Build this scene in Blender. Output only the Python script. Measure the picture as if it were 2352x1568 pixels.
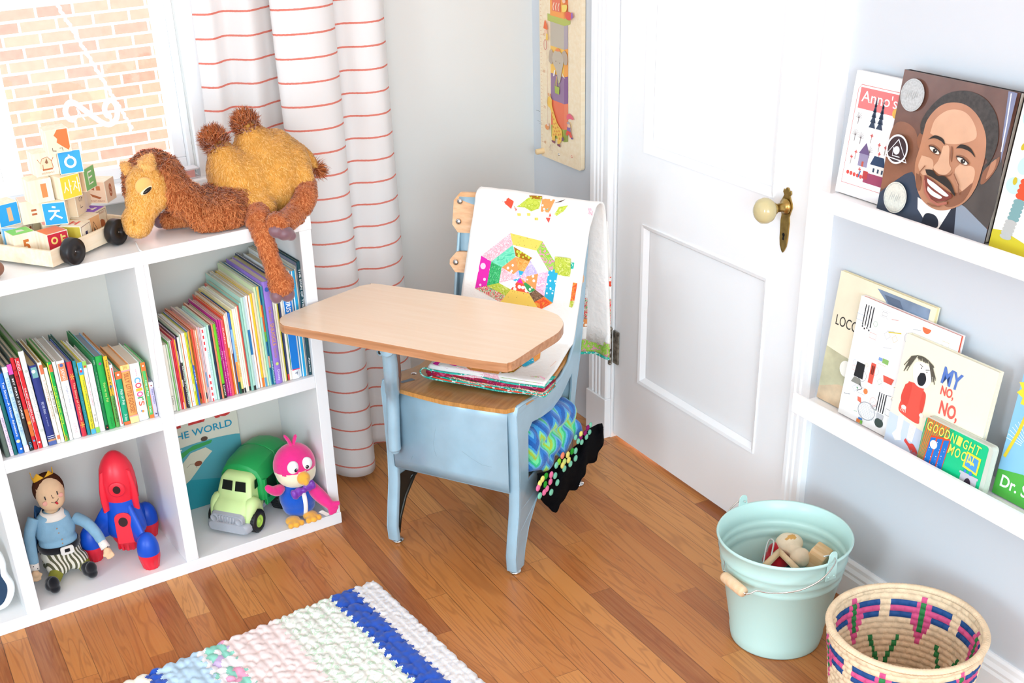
import bpy, math, random
from math import sin, cos, pi, radians
from mathutils import Matrix, Vector, noise
for o in list(bpy.data.objects): bpy.data.objects.remove(o)
SC = bpy.context.scene; COL = SC.collection
# ---------------------------------------------------------------- camera
FPX = 2869.084; PPX = 1176 - 150.962; PPY = 784 + 367.536
CAM = Vector((-1.68677, -2.99409, 1.54219))
CR = Matrix(((0.89691733, -0.43945334, -0.04919411), (-0.25439435, -0.42179321, -0.87027237), (0.36169436, 0.79307708, -0.49010809)))  # rows: right, down, forward
cam = bpy.data.cameras.new('camera'); camo = bpy.data.objects.new('camera', cam); COL.objects.link(camo)
cam.sensor_width = 36; cam.lens = FPX / 2352 * 36
cam.shift_x = -(PPX - 1176) / 2352; cam.shift_y = (PPY - 784) / 2352
cam.clip_start = 0.05; cam.clip_end = 60
camo.matrix_world = Matrix.Translation(CAM) @ Matrix((CR[0], -CR[1], -CR[2])).transposed().to_4x4()
SC.camera = camo
# ---------------------------------------------------------------- light and exposure
SC.view_settings.view_transform = 'Standard'; SC.view_settings.look = 'None'
SC.view_settings.gamma = 1; SC.view_settings.use_curve_mapping = False
SC.view_settings.exposure = EXPO = 0.38
wd = bpy.data.worlds.new('daylight'); SC.world = wd; wd.use_nodes = True
wd.node_tree.nodes['Background'].inputs[0].default_value = (0.74, 0.91, 1.05, 1)
wd.node_tree.nodes['Background'].inputs[1].default_value = 1.2
def lamp(name, kind, loc, target, power, size=None, sizey=None, color=(1, 1, 1)):
    l = bpy.data.lights.new(name, kind); l.energy = power; l.color = color
    o = bpy.data.objects.new(name, l); COL.objects.link(o); o.location = loc
    o.rotation_euler = (Vector(target) - Vector(loc)).to_track_quat('-Z', 'Y').to_euler()
    if kind == 'AREA': l.shape = 'RECTANGLE'; l.size = size; l.size_y = sizey
    if kind == 'SUN': l.angle = size
    return o
lamp('side_window_daylight', 'AREA', (-4.2, -2.75, 1.25), (-0.4, -0.95, 0.45), 30, 0.75, 0.95, (0.76, 0.91, 1.0))
lamp('rear_fill_light', 'AREA', (-2.3, -5.4, 1.5), (-1.2, 0, 0.7), 88, 2.6, 1.7, (0.74, 0.90, 1.0))  # added soft fill behind the camera, evens out back wall and shelf fronts
lamp('sun', 'SUN', (0, -6, 8), (-1.2, 0, 0), 19.0, 0.02, color=(1.0, 0.97, 0.95))
# ---------------------------------------------------------------- pixel -> point helpers (photo frame 2352 x 1568)
def ray(u, v): return CR.transposed() @ Vector(((u - PPX) / FPX, (v - PPY) / FPX, 1.0))
def onax(u, v, ax, val, F=None):
    """point on the plane coordinate[ax]=val of frame F that the photo shows at (u,v); result in frame F"""
    c, d = CAM, ray(u, v)
    if F is not None:
        I = F.inverted(); c = I @ c; d = I.to_3x3() @ d
    return c + d * ((val - c[ax]) / d[ax])
SHELF = Matrix.Translation((-0.8157, -0.45966, 0)) @ Matrix.Rotation(radians(4.9365), 4, 'Z')
DESK = Matrix.Translation((-0.655, -0.749, 0)) @ Matrix(((0.5535, 0.8328, 0), (-0.8328, 0.5535, 0), (0, 0, 1))).to_4x4()
ID = Matrix.Identity(4)
# ---------------------------------------------------------------- materials
def lin(h):
    h = h.lstrip('#'); c = [int(h[i:i + 2], 16) / 255 for i in (0, 2, 4)]
    return tuple(x / 12.92 if x < .04045 else ((x + .055) / 1.055) ** 2.4 for x in c) + (1,)
MATS = {}
class N:
    """small node helper"""
    def __init__(s, name):
        s.m = bpy.data.materials.new(name); s.m.use_nodes = True; s.t = s.m.node_tree; s.b = s.t.nodes['Principled BSDF']
        s.out = s.t.nodes['Material Output']
    def n(s, typ, **kw):
        nd = s.t.nodes.new(typ)
        for k, v in kw.items():
            if k.startswith('i_'):
                key = k[2:]; key = int(key) if key.isdigit() else key.replace('_', ' ')
                if isinstance(v, bpy.types.NodeSocket): s.t.links.new(v, nd.inputs[key])
                else: nd.inputs[key].default_value = v
            else: setattr(nd, k, v)
        return nd
    def l(s, a, b): s.t.links.new(a, b)
    def math(s, op, a, b=0.0, c=None):
        nd = s.n('ShaderNodeMath', operation=op, i_0=a, i_1=b)
        if c is not None:
            if isinstance(c, bpy.types.NodeSocket): s.l(c, nd.inputs[2])
            else: nd.inputs[2].default_value = c
        return nd.outputs[0]
    def ramp(s, fac, stops, interp='LINEAR'):
        r = s.n('ShaderNodeValToRGB', i_0=fac); r.color_ramp.interpolation = interp
        e = r.color_ramp.elements
        while len(e) < len(stops): e.new(0.5)
        for k, (p, c) in enumerate(stops): e[k].position = p; e[k].color = lin(c) if isinstance(c, str) else c
        return r.outputs[0]
    def mix(s, fac, a, b, typ='MIX'):
        nd = s.n('ShaderNodeMix', data_type='RGBA', blend_type=typ)
        for k, v in ((0, fac), (6, a), (7, b)):
            if isinstance(v, bpy.types.NodeSocket): s.l(v, nd.inputs[k])
            else: nd.inputs[k].default_value = lin(v) if isinstance(v, str) else v
        return nd.outputs[2]
    def obj(s, which='Object'): return s.n('ShaderNodeTexCoord').outputs[which]
    def bump(s, h, strength=.3, dist=.002):
        b = s.n('ShaderNodeBump', i_Strength=strength, i_Distance=dist, i_Height=h); s.l(b.outputs[0], s.b.inputs['Normal'])
def mat(name, col=None, rough=.5, spec=.4, metal=0, vary=0.0, vscale=40, bump=0.0, bscale=200, sheen=0, coat=0, trans=0):
    """flat procedural paint/plastic/cloth with optional mottling and bump"""
    if name in MATS: return MATS[name]
    q = N(name); b = q.b
    b.inputs['Roughness'].default_value = rough; b.inputs['Specular IOR Level'].default_value = spec; b.inputs['Metallic'].default_value = metal
    if sheen: b.inputs['Sheen Weight'].default_value = sheen
    if coat: b.inputs['Coat Weight'].default_value = coat; b.inputs['Coat Roughness'].default_value = .15
    c = lin(col)
    if vary:
        nz = q.n('ShaderNodeTexNoise', i_Vector=q.obj(), i_Scale=float(vscale), i_Detail=4.0)
        d = tuple(max(0, x * (1 - vary)) for x in c[:3]) + (1,); e = tuple(min(1, x * (1 + vary)) for x in c[:3]) + (1,)
        q.l(q.ramp(nz.outputs[0], [(.3, d), (.7, e)]), b.inputs['Base Color'])
    else: b.inputs['Base Color'].default_value = c
    if bump:
        nz = q.n('ShaderNodeTexNoise', i_Vector=q.obj(), i_Scale=float(bscale), i_Detail=3.0); q.bump(nz.outputs[0], bump)
    if trans:
        tr = q.n('ShaderNodeBsdfTranslucent'); tr.inputs[0].default_value = c
        mx = q.n('ShaderNodeMixShader', i_0=trans); q.l(b.outputs[0], mx.inputs[1]); q.l(tr.outputs[0], mx.inputs[2]); q.l(mx.outputs[0], q.out.inputs[0])
    MATS[name] = q.m; return q.m
def C_(h, rough=.45, **k): return mat('paint_' + h.strip('#').lower() + ('' if rough == .45 else '_r%d' % int(rough * 100)), h, rough, **k)
def floor_mat():
    q = N('oak_strip_floor'); o = q.obj(); sx = q.n('ShaderNodeSeparateXYZ', i_0=o); x, y = sx.outputs[0], sx.outputs[1]
    W = .05405
    u = q.math('DIVIDE', q.math('ADD', x, .19), W); i = q.math('FLOOR', u); fu = q.math('SUBTRACT', u, i)
    wn = q.n('ShaderNodeTexWhiteNoise', noise_dimensions='1D', i_W=i)
    L = q.math('MULTIPLY_ADD', wn.outputs[0], .35, .55)
    v = q.math('DIVIDE', q.math('ADD', y, q.math('MULTIPLY', wn.outputs[0], 7.3)), L); j = q.math('FLOOR', v); fv = q.math('SUBTRACT', v, j)
    cmb = q.n('ShaderNodeCombineXYZ', i_0=i, i_1=j); w2 = q.n('ShaderNodeTexWhiteNoise', noise_dimensions='2D', i_Vector=cmb.outputs[0])
    r = w2.outputs[0]
    base = q.ramp(r, [(0, '#8f4c25'), (.2, '#aa602e'), (.45, '#c1763a'), (.75, '#cf8745'), (1, '#df9c58')])
    # grain: long streaks plus cathedral figure
    off = q.math('MULTIPLY', r, 31.0)
    gv = q.n('ShaderNodeCombineXYZ', i_0=q.math('MULTIPLY', x, 210.0), i_1=q.math('MULTIPLY_ADD', y, 5.0, off), i_2=off)
    g = q.n('ShaderNodeTexNoise', i_Vector=gv.outputs[0], i_Scale=1.0, i_Detail=5.0, i_Roughness=.65)
    gv2 = q.n('ShaderNodeCombineXYZ', i_0=q.math('MULTIPLY', x, 22.0), i_1=q.math('MULTIPLY_ADD', y, 2.2, off), i_2=off)
    g2n = q.n('ShaderNodeTexNoise', i_Vector=gv2.outputs[0], i_Scale=1.0, i_Detail=2.0, i_Distortion=.6)
    rings = q.math('SINE', q.math('MULTIPLY', g2n.outputs[0], 62.0))
    ringm = q.math('MULTIPLY', q.math('POWER', q.math('MAXIMUM', rings, 0.0), 2.0), .3)
    c = q.mix(q.math('MULTIPLY', g.outputs[0], .28), base, '#8a4a22', 'MIX')
    c = q.mix(q.ramp(g.outputs[0], [(.35, (0, 0, 0, 1)), (.66, (.3, .3, .3, 1))]), c, '#d59a5c')
    c = q.mix(ringm, c, '#7c411e')
    gap = q.math('MAXIMUM', q.math('MAXIMUM', q.math('LESS_THAN', fu, .016), q.math('GREATER_THAN', fu, .984)),
                 q.math('LESS_THAN', q.math('MULTIPLY', fv, L), .0012))
    seam = q.math('MULTIPLY', gap, q.math('MULTIPLY_ADD', wn.outputs[0], .55, .25))
    c = q.mix(seam, c, '#3a1c0c')
    q.l(c, q.b.inputs['Base Color']); q.b.inputs['Roughness'].default_value = .3; q.b.inputs['Specular IOR Level'].default_value = .45
    q.bump(q.math('SUBTRACT', q.math('MULTIPLY', g.outputs[0], .25), gap), .25, .0008)
    return q.m
def wood(name, a, b, c3, scale=1.0, axis=0, rough=.42, ring=0.0):
    if name in MATS: return MATS[name]
    q = N(name); mp = q.n('ShaderNodeMapping', i_Vector=q.obj()); s = [90 * scale] * 3; s[axis] = 5 * scale
    mp.inputs['Scale'].default_value = s
    g = q.n('ShaderNodeTexNoise', i_Vector=mp.outputs[0], i_Scale=1.0, i_Detail=4.0, i_Roughness=.6)
    col = q.ramp(g.outputs[0], [(.3, a), (.5, b), (.7, c3)])
    q.l(col, q.b.inputs['Base Color']); q.b.inputs['Roughness'].default_value = rough
    q.b.inputs['Specular IOR Level'].default_value = .35
    q.bump(g.outputs[0], .12, .0005); MATS[name] = q.m; return q.m
def brick_mat():
    q = N('outdoor_brick'); o = q.obj(); mp = q.n('ShaderNodeMapping', i_Vector=o); mp.inputs['Rotation'].default_value = (radians(90), 0, 0)
    b = q.n('ShaderNodeTexBrick', i_Vector=mp.outputs[0]); b.inputs['Scale'].default_value = 1.0
    b.inputs['Brick Width'].default_value = .185; b.inputs['Row Height'].default_value = .0615; b.inputs['Mortar Size'].default_value = .0065
    b.inputs['Color1'].default_value = lin('#8f4a3e'); b.inputs['Color2'].default_value = lin('#a8604f'); b.inputs['Mortar'].default_value = lin('#cfc6bd')
    b.inputs['Bias'].default_value = -.1
    nz = q.n('ShaderNodeTexNoise', i_Vector=o, i_Scale=30.0, i_Detail=4.0)
    c = q.mix(q.math('MULTIPLY', nz.outputs[0], .35), b.outputs[0], '#b98474')
    q.l(c, q.b.inputs['Base Color']); q.b.inputs['Roughness'].default_value = .9
    return q.m
WHITE = lambda: mat('white_gloss_paint', '#fafbfc', .3, .4)
# ---------------------------------------------------------------- mesh builder
class M:
    def __init__(s, F=None):
        s.v = []; s.f = []; s.fm = []; s.fs = []; s.mats = []; s.F = F.copy() if F else ID.copy(); s.cm = 0; s.sm = False
    def mat(s, m):
        if m not in s.mats: s.mats.append(m)
        s.cm = s.mats.index(m); return s
    def fr(s, F): s.F = F.copy(); return s
    def add(s, vs, fs, smooth=None):
        k = len(s.v); s.v += [s.F @ Vector(p) for p in vs]
        flip = s.F.to_3x3().determinant() < 0
        for f in fs:
            f = [k + i for i in f]; s.f.append(f[::-1] if flip else f); s.fm.append(s.cm); s.fs.append(s.sm if smooth is None else smooth)
        return s
    def box(s, x0, x1, y0, y1, z0, z1):
        vs = [(x, y, z) for z in (z0, z1) for y in (y0, y1) for x in (x0, x1)]
        return s.add(vs, [(0, 2, 3, 1), (4, 5, 7, 6), (0, 1, 5, 4), (2, 6, 7, 3), (0, 4, 6, 2), (1, 3, 7, 5)], False)
    def prism(s, poly, z0, z1, smooth=False):
        """extrude a CCW 2-D polygon along local z"""
        n = len(poly); a = sum(poly[i][0] * poly[(i + 1) % n][1] - poly[(i + 1) % n][0] * poly[i][1] for i in range(n))
        if a < 0: poly = poly[::-1]
        vs = [(x, y, z0) for x, y in poly] + [(x, y, z1) for x, y in poly]
        s.add(vs, [tuple(range(n))[::-1], tuple(range(n, 2 * n))], False)
        k = len(s.v) - 2 * n
        flip = s.F.to_3x3().determinant() < 0
        for i in range(n):
            j = (i + 1) % n; f = [k + i, k + j, k + n + j, k + n + i]
            s.f.append(f[::-1] if flip else f); s.fm.append(s.cm); s.fs.append(smooth)
        return s
    def tube(s, pts, rad, n=10, caps=True, flat=1.0, up=None):
        pts = [Vector(p) for p in pts]; m = len(pts)
        rad = list(rad) if hasattr(rad, '__len__') else [rad] * m
        T = []
        for i in range(m):
            d = (pts[min(i + 1, m - 1)] - pts[max(i - 1, 0)]); T.append(d.normalized() if d.length > 1e-9 else Vector((0, 0, 1)))
        r = Vector(up) if up else (Vector((0, 0, 1)) if abs(T[0].z) < .9 else Vector((1, 0, 0)))
        vs = []
        for i in range(m):
            r = (r - T[i] * r.dot(T[i])).normalized(); b = T[i].cross(r)
            for k in range(n):
                a = 2 * pi * k / n; vs.append(pts[i] + (r * cos(a) * flat + b * sin(a)) * rad[i])
        fs = [(i * n + k, i * n + (k + 1) % n, (i + 1) * n + (k + 1) % n, (i + 1) * n + k) for i in range(m - 1) for k in range(n)]
        if caps: fs += [tuple(range(n))[::-1], tuple(range((m - 1) * n, m * n))]
        return s.add(vs, fs, True)
    def cyl(s, a, b, r0, r1=None, n=24): return s.tube([a, b], [r0, r0 if r1 is None else r1], n)
    def lathe(s, prof, n=48, smooth=True, c=(0, 0), caps=(False, False)):
        m = len(prof); vs = [(c[0] + r * cos(2 * pi * k / n), c[1] + r * sin(2 * pi * k / n), z) for r, z in prof for k in range(n)]
        fs = [(i * n + k, i * n + (k + 1) % n, (i + 1) * n + (k + 1) % n, (i + 1) * n + k) for i in range(m - 1) for k in range(n)]
        if caps[0]: fs.append(tuple(range(n))[::-1])
        if caps[1]: fs.append(tuple(range((m - 1) * n, m * n)))
        return s.add(vs, fs, smooth)
    def ball(s, c, r, rot=None, nu=20, nv=12):
        r = r if hasattr(r, '__len__') else (r, r, r); c = Vector(c); vs = []
        for j in range(1, nv):
            t = pi * j / nv
            for i in range(nu):
                a = 2 * pi * i / nu; p = Vector((r[0] * sin(t) * cos(a), r[1] * sin(t) * sin(a), r[2] * cos(t)))
                vs.append(c + (rot @ p if rot else p))
        top = Vector((0, 0, r[2])); vs += [c + (rot @ top if rot else top), c - (rot @ top if rot else top)]
        k = len(vs); fs = [(j * nu + i, (j + 1) * nu + i, (j + 1) * nu + (i + 1) % nu, j * nu + (i + 1) % nu) for j in range(nv - 2) for i in range(nu)]
        fs += [(k - 2, i, (i + 1) % nu) for i in range(nu)] + [(k - 1, (nv - 2) * nu + (i + 1) % nu, (nv - 2) * nu + i) for i in range(nu)]
        return s.add(vs, fs, True)
    def grid(s, fn, nu, nv, closed_u=False, smooth=True):
        vs = [fn(i / (nu if closed_u else nu - 1) if nu > 1 else 0, j / (nv - 1)) for j in range(nv) for i in range(nu)]
        nn = nu if closed_u else nu - 1
        return s.add(vs, [(j * nu + i, j * nu + (i + 1) % nu, (j + 1) * nu + (i + 1) % nu, (j + 1) * nu + i) for j in range(nv - 1) for i in range(nn)], smooth)
    # flat artwork on the local xy plane, each call one layer higher
    def poly(s, pts, z=0.0):
        n = len(pts); a = sum(pts[i][0] * pts[(i + 1) % n][1] - pts[(i + 1) % n][0] * pts[i][1] for i in range(n))
        if a < 0: pts = pts[::-1]
        return s.add([(p[0], p[1], z) for p in pts], [tuple(range(n))], False)
    def rect(s, x0, y0, x1, y1, z=0.0): return s.poly([(x0, y0), (x1, y0), (x1, y1), (x0, y1)], z)
    def disc(s, x, y, r, z=0.0, ry=None, n=20, a0=0, a1=2 * pi, rot=0):
        ry = r if ry is None else ry; full = abs(a1 - a0 - 2 * pi) < 1e-6
        P = [(r * cos(a0 + (a1 - a0) * k / n), ry * sin(a0 + (a1 - a0) * k / n)) for k in range(n if full else n + 1)]
        return s.poly([(x + p * cos(rot) - q_ * sin(rot), y + p * sin(rot) + q_ * cos(rot)) for p, q_ in P], z)
    def line(s, pts, w, z=0.0, closed=False):
        P = [Vector((p[0], p[1])) for p in pts]; n = len(P); L = []; R = []
        for i in range(n):
            a = P[(i - 1) % n] if closed or i > 0 else P[i]; b = P[(i + 1) % n] if closed or i < n - 1 else P[i]
            d = (b - a); d = d.normalized() if d.length > 1e-9 else Vector((1, 0)); nn = Vector((-d.y, d.x)) * w / 2
            L.append(P[i] + nn); R.append(P[i] - nn)
        vs = [(p.x, p.y, z) for p in L] + [(p.x, p.y, z) for p in R]
        return s.add(vs, [(i, n + i, n + (i + 1) % n, (i + 1) % n) for i in range(n if closed else n - 1)], False)
    def text(s, txt, x0, y0, x1, y1, z=0.0, rot=0, bold=0.0, shear=0.0):
        """lettering fitted into the box (x0..x1, y0..y1) of the local plane, turned by rot about the box centre"""
        vs, fs = glyphs(txt, bold, shear)
        if not vs: return s
        xa = min(p[0] for p in vs); xb = max(p[0] for p in vs); ya = min(p[1] for p in vs); yb = max(p[1] for p in vs)
        cx, cy = (x0 + x1) / 2, (y0 + y1) / 2; w, h = x1 - x0, y1 - y0; out = []
        for p in vs:
            px = ((p[0] - xa) / (xb - xa + 1e-9) - .5) * w; py = ((p[1] - ya) / (yb - ya + 1e-9) - .5) * h
            out.append((cx + px * cos(rot) - py * sin(rot), cy + px * sin(rot) + py * cos(rot), z))
        return s.add(out, fs, False)
_GL = {}
def glyphs(txt, bold=0.0, shear=0.0):
    k = (txt, bold, shear)
    if k in _GL: return _GL[k]
    cu = bpy.data.curves.new('lettering', 'FONT'); cu.body = txt; cu.offset = bold; cu.shear = shear; cu.resolution_u = 3; cu.fill_mode = 'FRONT'
    ob = bpy.data.objects.new('lettering', cu); COL.objects.link(ob)
    dg = bpy.context.evaluated_depsgraph_get(); ev = ob.evaluated_get(dg); me = ev.to_mesh()
    vs = [(v.co.x, v.co.y) for v in me.vertices]; fs = [tuple(p.vertices) for p in me.polygons]
    # keep faces up
    fs = [f if sum(vs[f[i]][0] * vs[f[(i + 1) % len(f)]][1] - vs[f[(i + 1) % len(f)]][0] * vs[f[i]][1] for i in range(len(f))) > 0 else f[::-1] for f in fs]
    ev.to_mesh_clear(); bpy.data.objects.remove(ob); bpy.data.curves.remove(cu)
    _GL[k] = (vs, fs); return _GL[k]
# ---------------------------------------------------------------- objects
def empty(name, F, label, cat, group=None):
    o = bpy.data.objects.new(name, None); COL.objects.link(o); o.matrix_world = F; o.empty_display_size = .05
    o['label'] = label; o['category'] = cat
    if group: o['group'] = group
    return o
WM = {}
def build(name, b, parent=None, F=None, bevel=0, seg=2, sub=0, solid=0, label=None, angle=35):
    """one mesh object; vertices of b are world points; F is the object's own frame"""
    PF = WM.get(parent.name, parent.matrix_world) if parent else None
    F = F if F is not None else (PF if parent else ID)
    I = F.inverted(); me = bpy.data.meshes.new(name); me.from_pydata([I @ p for p in b.v], [], b.f)
    for m in b.mats: me.materials.append(m)
    for p, mi, sm in zip(me.polygons, b.fm, b.fs): p.material_index = mi; p.use_smooth = sm
    me.update(); o = bpy.data.objects.new(name, me); COL.objects.link(o)
    if parent: o.parent = parent; o.matrix_local = PF.inverted() @ F
    else: o.matrix_world = F
    WM[o.name] = F.copy()
    if solid: md = o.modifiers.new('thickness', 'SOLIDIFY'); md.thickness = solid; md.offset = 0
    if bevel:
        md = o.modifiers.new('bevel', 'BEVEL'); md.width = bevel; md.segments = seg; md.limit_method = 'ANGLE'; md.angle_limit = radians(angle)
        md.harden_normals = False
    if sub: md = o.modifiers.new('subdivision', 'SUBSURF'); md.levels = sub; md.render_levels = sub
    if label: o['label'] = label
    return o
def thing(name, b, label, cat, group=None, F=None, **k):
    o = build(name, b, None, F, **k); o['label'] = label; o['category'] = cat
    if group: o['group'] = group
    return o
def struct(name, b, parent=None, **k):
    o = build(name, b, parent, **k)
    if not parent: o['kind'] = 'structure'
    return o
def at(x, y, z=0, rz=0, base=None): return (base or ID) @ Matrix.Translation((x, y, z)) @ Matrix.Rotation(rz, 4, 'Z')
def remesh(b, voxel=.004, smooth=4, fn=None):
    """fuse overlapping closed shapes of b into one continuous surface; returns (verts, faces, normals) in world space"""
    me = bpy.data.meshes.new('tmp'); me.from_pydata(b.v, [], b.f); me.update()
    ob = bpy.data.objects.new('tmp', me); COL.objects.link(ob)
    md = ob.modifiers.new('r', 'REMESH'); md.mode = 'VOXEL'; md.voxel_size = voxel; md.use_smooth_shade = True
    md = ob.modifiers.new('s', 'SMOOTH'); md.iterations = smooth; md.factor = .5
    dg = bpy.context.evaluated_depsgraph_get(); ev = ob.evaluated_get(dg); e = ev.to_mesh()
    vs = [v.co.copy() for v in e.vertices]; ns = [v.normal.copy() for v in e.vertices]; fs = [tuple(p.vertices) for p in e.polygons]
    ev.to_mesh_clear(); bpy.data.objects.remove(ob); bpy.data.meshes.remove(me)
    return vs, fs, ns
def fuse(b, mats, voxel=.004, smooth=4, pick=None, disp=None):
    """M holding the fused surface; pick(point)->material index; disp(point)->offset along the normal"""
    vs, fs, ns = remesh(b, voxel, smooth); r = M()
    for m in mats: r.mat(m)
    r.v = [v + n * disp(v) if disp else v for v, n in zip(vs, ns)]
    r.f = [list(f) for f in fs]; r.fs = [True] * len(fs)
    r.fm = [pick(sum((vs[i] for i in f), Vector()) / len(f)) if pick else 0 for f in fs]
    r.ns = ns; return r
def tufts(b, src, count, length, mats, where=None, wid=.0012, comb=Vector((0, 0, -1)), lay=.6, rnd=None, curl=.25):
    """short fur strands grown on the fused surface src"""
    rnd = rnd or random.Random(3); b.F = ID.copy()
    for m in mats: b.mat(m)
    idx = [b.mats.index(m) for m in mats]
    cand = [f for f in src.f if (where is None or where(src.v[f[0]]))]
    if not cand: return b
    for _ in range(count):
        f = rnd.choice(cand); k = [rnd.random() for _ in f]; t = sum(k)
        p = sum((src.v[i] * w for i, w in zip(f, k)), Vector()) / t; nrm = sum((src.ns[i] * w for i, w in zip(f, k)), Vector()).normalized()
        d = comb + Vector((rnd.uniform(-1, 1), rnd.uniform(-1, 1), rnd.uniform(-1, 1))) * .8
        tan = (d - nrm * d.dot(nrm)); tan = tan.normalized() if tan.length > 1e-6 else Vector((1, 0, 0))
        L = length * rnd.uniform(.6, 1.25); g = (nrm * (1 - lay) + tan * lay).normalized(); side = g.cross(nrm); side = side.normalized() if side.length > 1e-6 else Vector((1, 0, 0))
        c = side * rnd.uniform(-curl, curl)
        a0 = p - side * wid; a1 = p + side * wid; mid = p + g * L * .55; m0 = mid - side * wid * .7; m1 = mid + side * wid * .7
        tip = p + (g + (tan * .5 + c)).normalized() * L
        n0 = len(b.v); b.v += [a0, a1, m1, m0, tip]
        b.f += [[n0, n0 + 1, n0 + 2, n0 + 3], [n0 + 3, n0 + 2, n0 + 4]]; mi = rnd.choice(idx); b.fm += [mi, mi]; b.fs += [True, True]
    return b
def bez(pts, n=24):
    """Catmull-Rom through pts"""
    P = [Vector(p) for p in pts]; P = [P[0] * 2 - P[1]] + P + [P[-1] * 2 - P[-2]]; out = []
    m = len(P) - 3
    for k in range(n + 1):
        t = k / n * m; i = min(int(t), m - 1); t -= i; a, b, c, d = P[i:i + 4]
        out.append(.5 * ((2 * b) + (c - a) * t + (2 * a - 5 * b + 4 * c - d) * t * t + (3 * b - a - 3 * c + d) * t ** 3))
    return out
def rrect(x0, y0, x1, y1, r, n=5):
    P = []
    for cx, cy, a in ((x1 - r, y1 - r, 0), (x0 + r, y1 - r, 90), (x0 + r, y0 + r, 180), (x1 - r, y0 + r, 270)):
        P += [(cx + r * cos(radians(a + 90 * k / n)), cy + r * sin(radians(a + 90 * k / n))) for k in range(n + 1)]
    return P
def strip(poly, w):
    """closed band polygons not needed"""
    return poly
# ================================================================ THE ROOM
paint_r = mat('wall_paint_right', '#d3d9df', .6, .3, bump=.04, bscale=300)
paint_b = mat('wall_paint_back', '#dcdbd6', .6, .3, bump=.04, bscale=300)
WX0, WX1, WZ0, WZ1 = -2.35, -.93, .775, 1.95            # window opening in the back wall
b = M().mat(floor_mat()).box(-4.6, .15, -5.5, .15, -.05, 0); struct('floor', b)
b = M().mat(paint_b)
b.box(-4.6, WX0, 0, .14, 0, 2.55).box(WX1, .14, 0, .14, 0, 2.55).box(WX0, WX1, 0, .14, 0, WZ0).box(WX0, WX1, 0, .14, WZ1, 2.55)
struct('wall_back', b)
DY0, DY1, DZ = -1.113, -.409, 2.02                      # door opening in the right wall
b = M().mat(paint_r)
b.box(0, .14, DY1, 0, 0, 2.55).box(0, .14, -5.5, DY0, 0, 2.55).box(0, .14, DY0, DY1, DZ, 2.55); struct('wall_right', b)
b = M().mat(mat('ceiling_paint', '#f2f2f0', .7)); b.box(-4.6, .14, -5.5, .14, 2.55, 2.6); struct('ceiling', b)
# dark hallway floor strip and jamb behind the door
W = WHITE()
b = M().mat(W); b.box(.0, .14, DY1 - .0005, DY1 + .004, 0, DZ).box(.0, .14, DY0 - .004, DY0 + .0005, 0, DZ).box(0, .14, DY0, DY1, DZ - .003, DZ + .004)
b.box(.045, .06, DY0, DY0 + .012, 0, DZ).box(.045, .06, DY1 - .012, DY1, 0, DZ); struct('trim_1', b)      # door jamb lining
def casing(y0, y1, z0, z1, grooves=3, thick=.02):
    b = M().mat(W); n = 2 * grooves + 1; w = (y1 - y0)
    P = [(0, y0), (-thick * .75, y0), (-thick, y0 + .004)]
    for g in range(grooves):
        c = y0 + w * (.22 + .56 * (g + .5) / grooves); P += [(-thick, c - .006), (-thick + .0035, c - .003), (-thick + .0035, c + .003), (-thick, c + .006)]
    P += [(-thick, y1 - .004), (-thick * .75, y1), (0, y1)]
    return b.prism(P, z0, z1)
b = casing(-.405, -.316, .115, DZ + .08, 3); b.box(-.024, 0, -.408, -.313, 0, .115); b.box(-.006, 0, -.412, -.405, 0, DZ)
struct('trim_2', b, bevel=.0015)
b = casing(-1.174, -1.117, 0, DZ + .08, 2); struct('trim_3', b)
b = M().mat(W).box(-.02, 0, -1.174, -.316, DZ + .005, DZ + .085); struct('trim_4', b, bevel=.002)
# door leaf with two recessed panels
b = M().mat(W); y0, y1, x0, x1 = -1.104, -.4135, .002, .037; py0, py1 = -.993, -.524
def slab(ya, yb, za, zb, xa=x0, xb=x1): b.box(xa, xb, ya, yb, za, zb)
slab(y0, py0, .012, DZ - .006); slab(py1, y1, .012, DZ - .006); slab(py0, py1, .012, .205); slab(py0, py1, .622, .795); slab(py0, py1, 1.86, DZ - .006)
slab(py0, py1, .205, .622, x0 + .012, x1 - .01); slab(py0, py1, .795, 1.86, x0 + .012, x1 - .01)
door = struct('door_1', b)
b = M().mat(W)
for za, zb in ((.205, .622), (.795, 1.86)):               # ogee moulding round each panel
    path = [(py0, za), (py1, za), (py1, zb), (py0, zb)]; w1 = .016
    inn = [(py0 + w1, za + w1), (py1 - w1, za + w1), (py1 - w1, zb - w1), (py0 + w1, zb - w1)]
    mid = [(py0 + w1 * .45, za + w1 * .45), (py1 - w1 * .45, za + w1 * .45), (py1 - w1 * .45, zb - w1 * .45), (py0 + w1 * .45, zb - w1 * .45)]
    for k in range(4):
        j = (k + 1) % 4
        for (A, xa), (B, xb) in (((path, x0 - .003), (mid, x0 - .001)), ((mid, x0 - .001), (inn, x0 + .0115))):
            b.add([(xa, *A[k]), (xa, *A[j]), (xb, *B[j]), (xb, *B[k])], [(0, 3, 2, 1)])
        b.add([(x0 + .002, *path[k]), (x0 + .002, *path[j]), (x0 - .003, *path[j]), (x0 - .003, *path[k])], [(0, 3, 2, 1)])
build('panel_moulding', b, door)
brass = mat('aged_brass', '#b79a5a', .3, .5, 1, vary=.25, vscale=60)
kn = at(x0, -1.036, .76); esc = M(kn @ Matrix.Rotation(radians(-90), 4, 'Y') @ Matrix.Rotation(radians(-90), 4, 'Z')).mat(brass)
Hh = [(.003, .066), (.007, .060), (.011, .062), (.013, .055), (.009, .05), (.012, .044), (.017, .036), (.019, .028), (.015, .018), (.012, .008), (.014, -.004), (.013, -.02), (.0125, -.04), (.010, -.055), (.005, -.064), (.001, -.069)]
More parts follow.
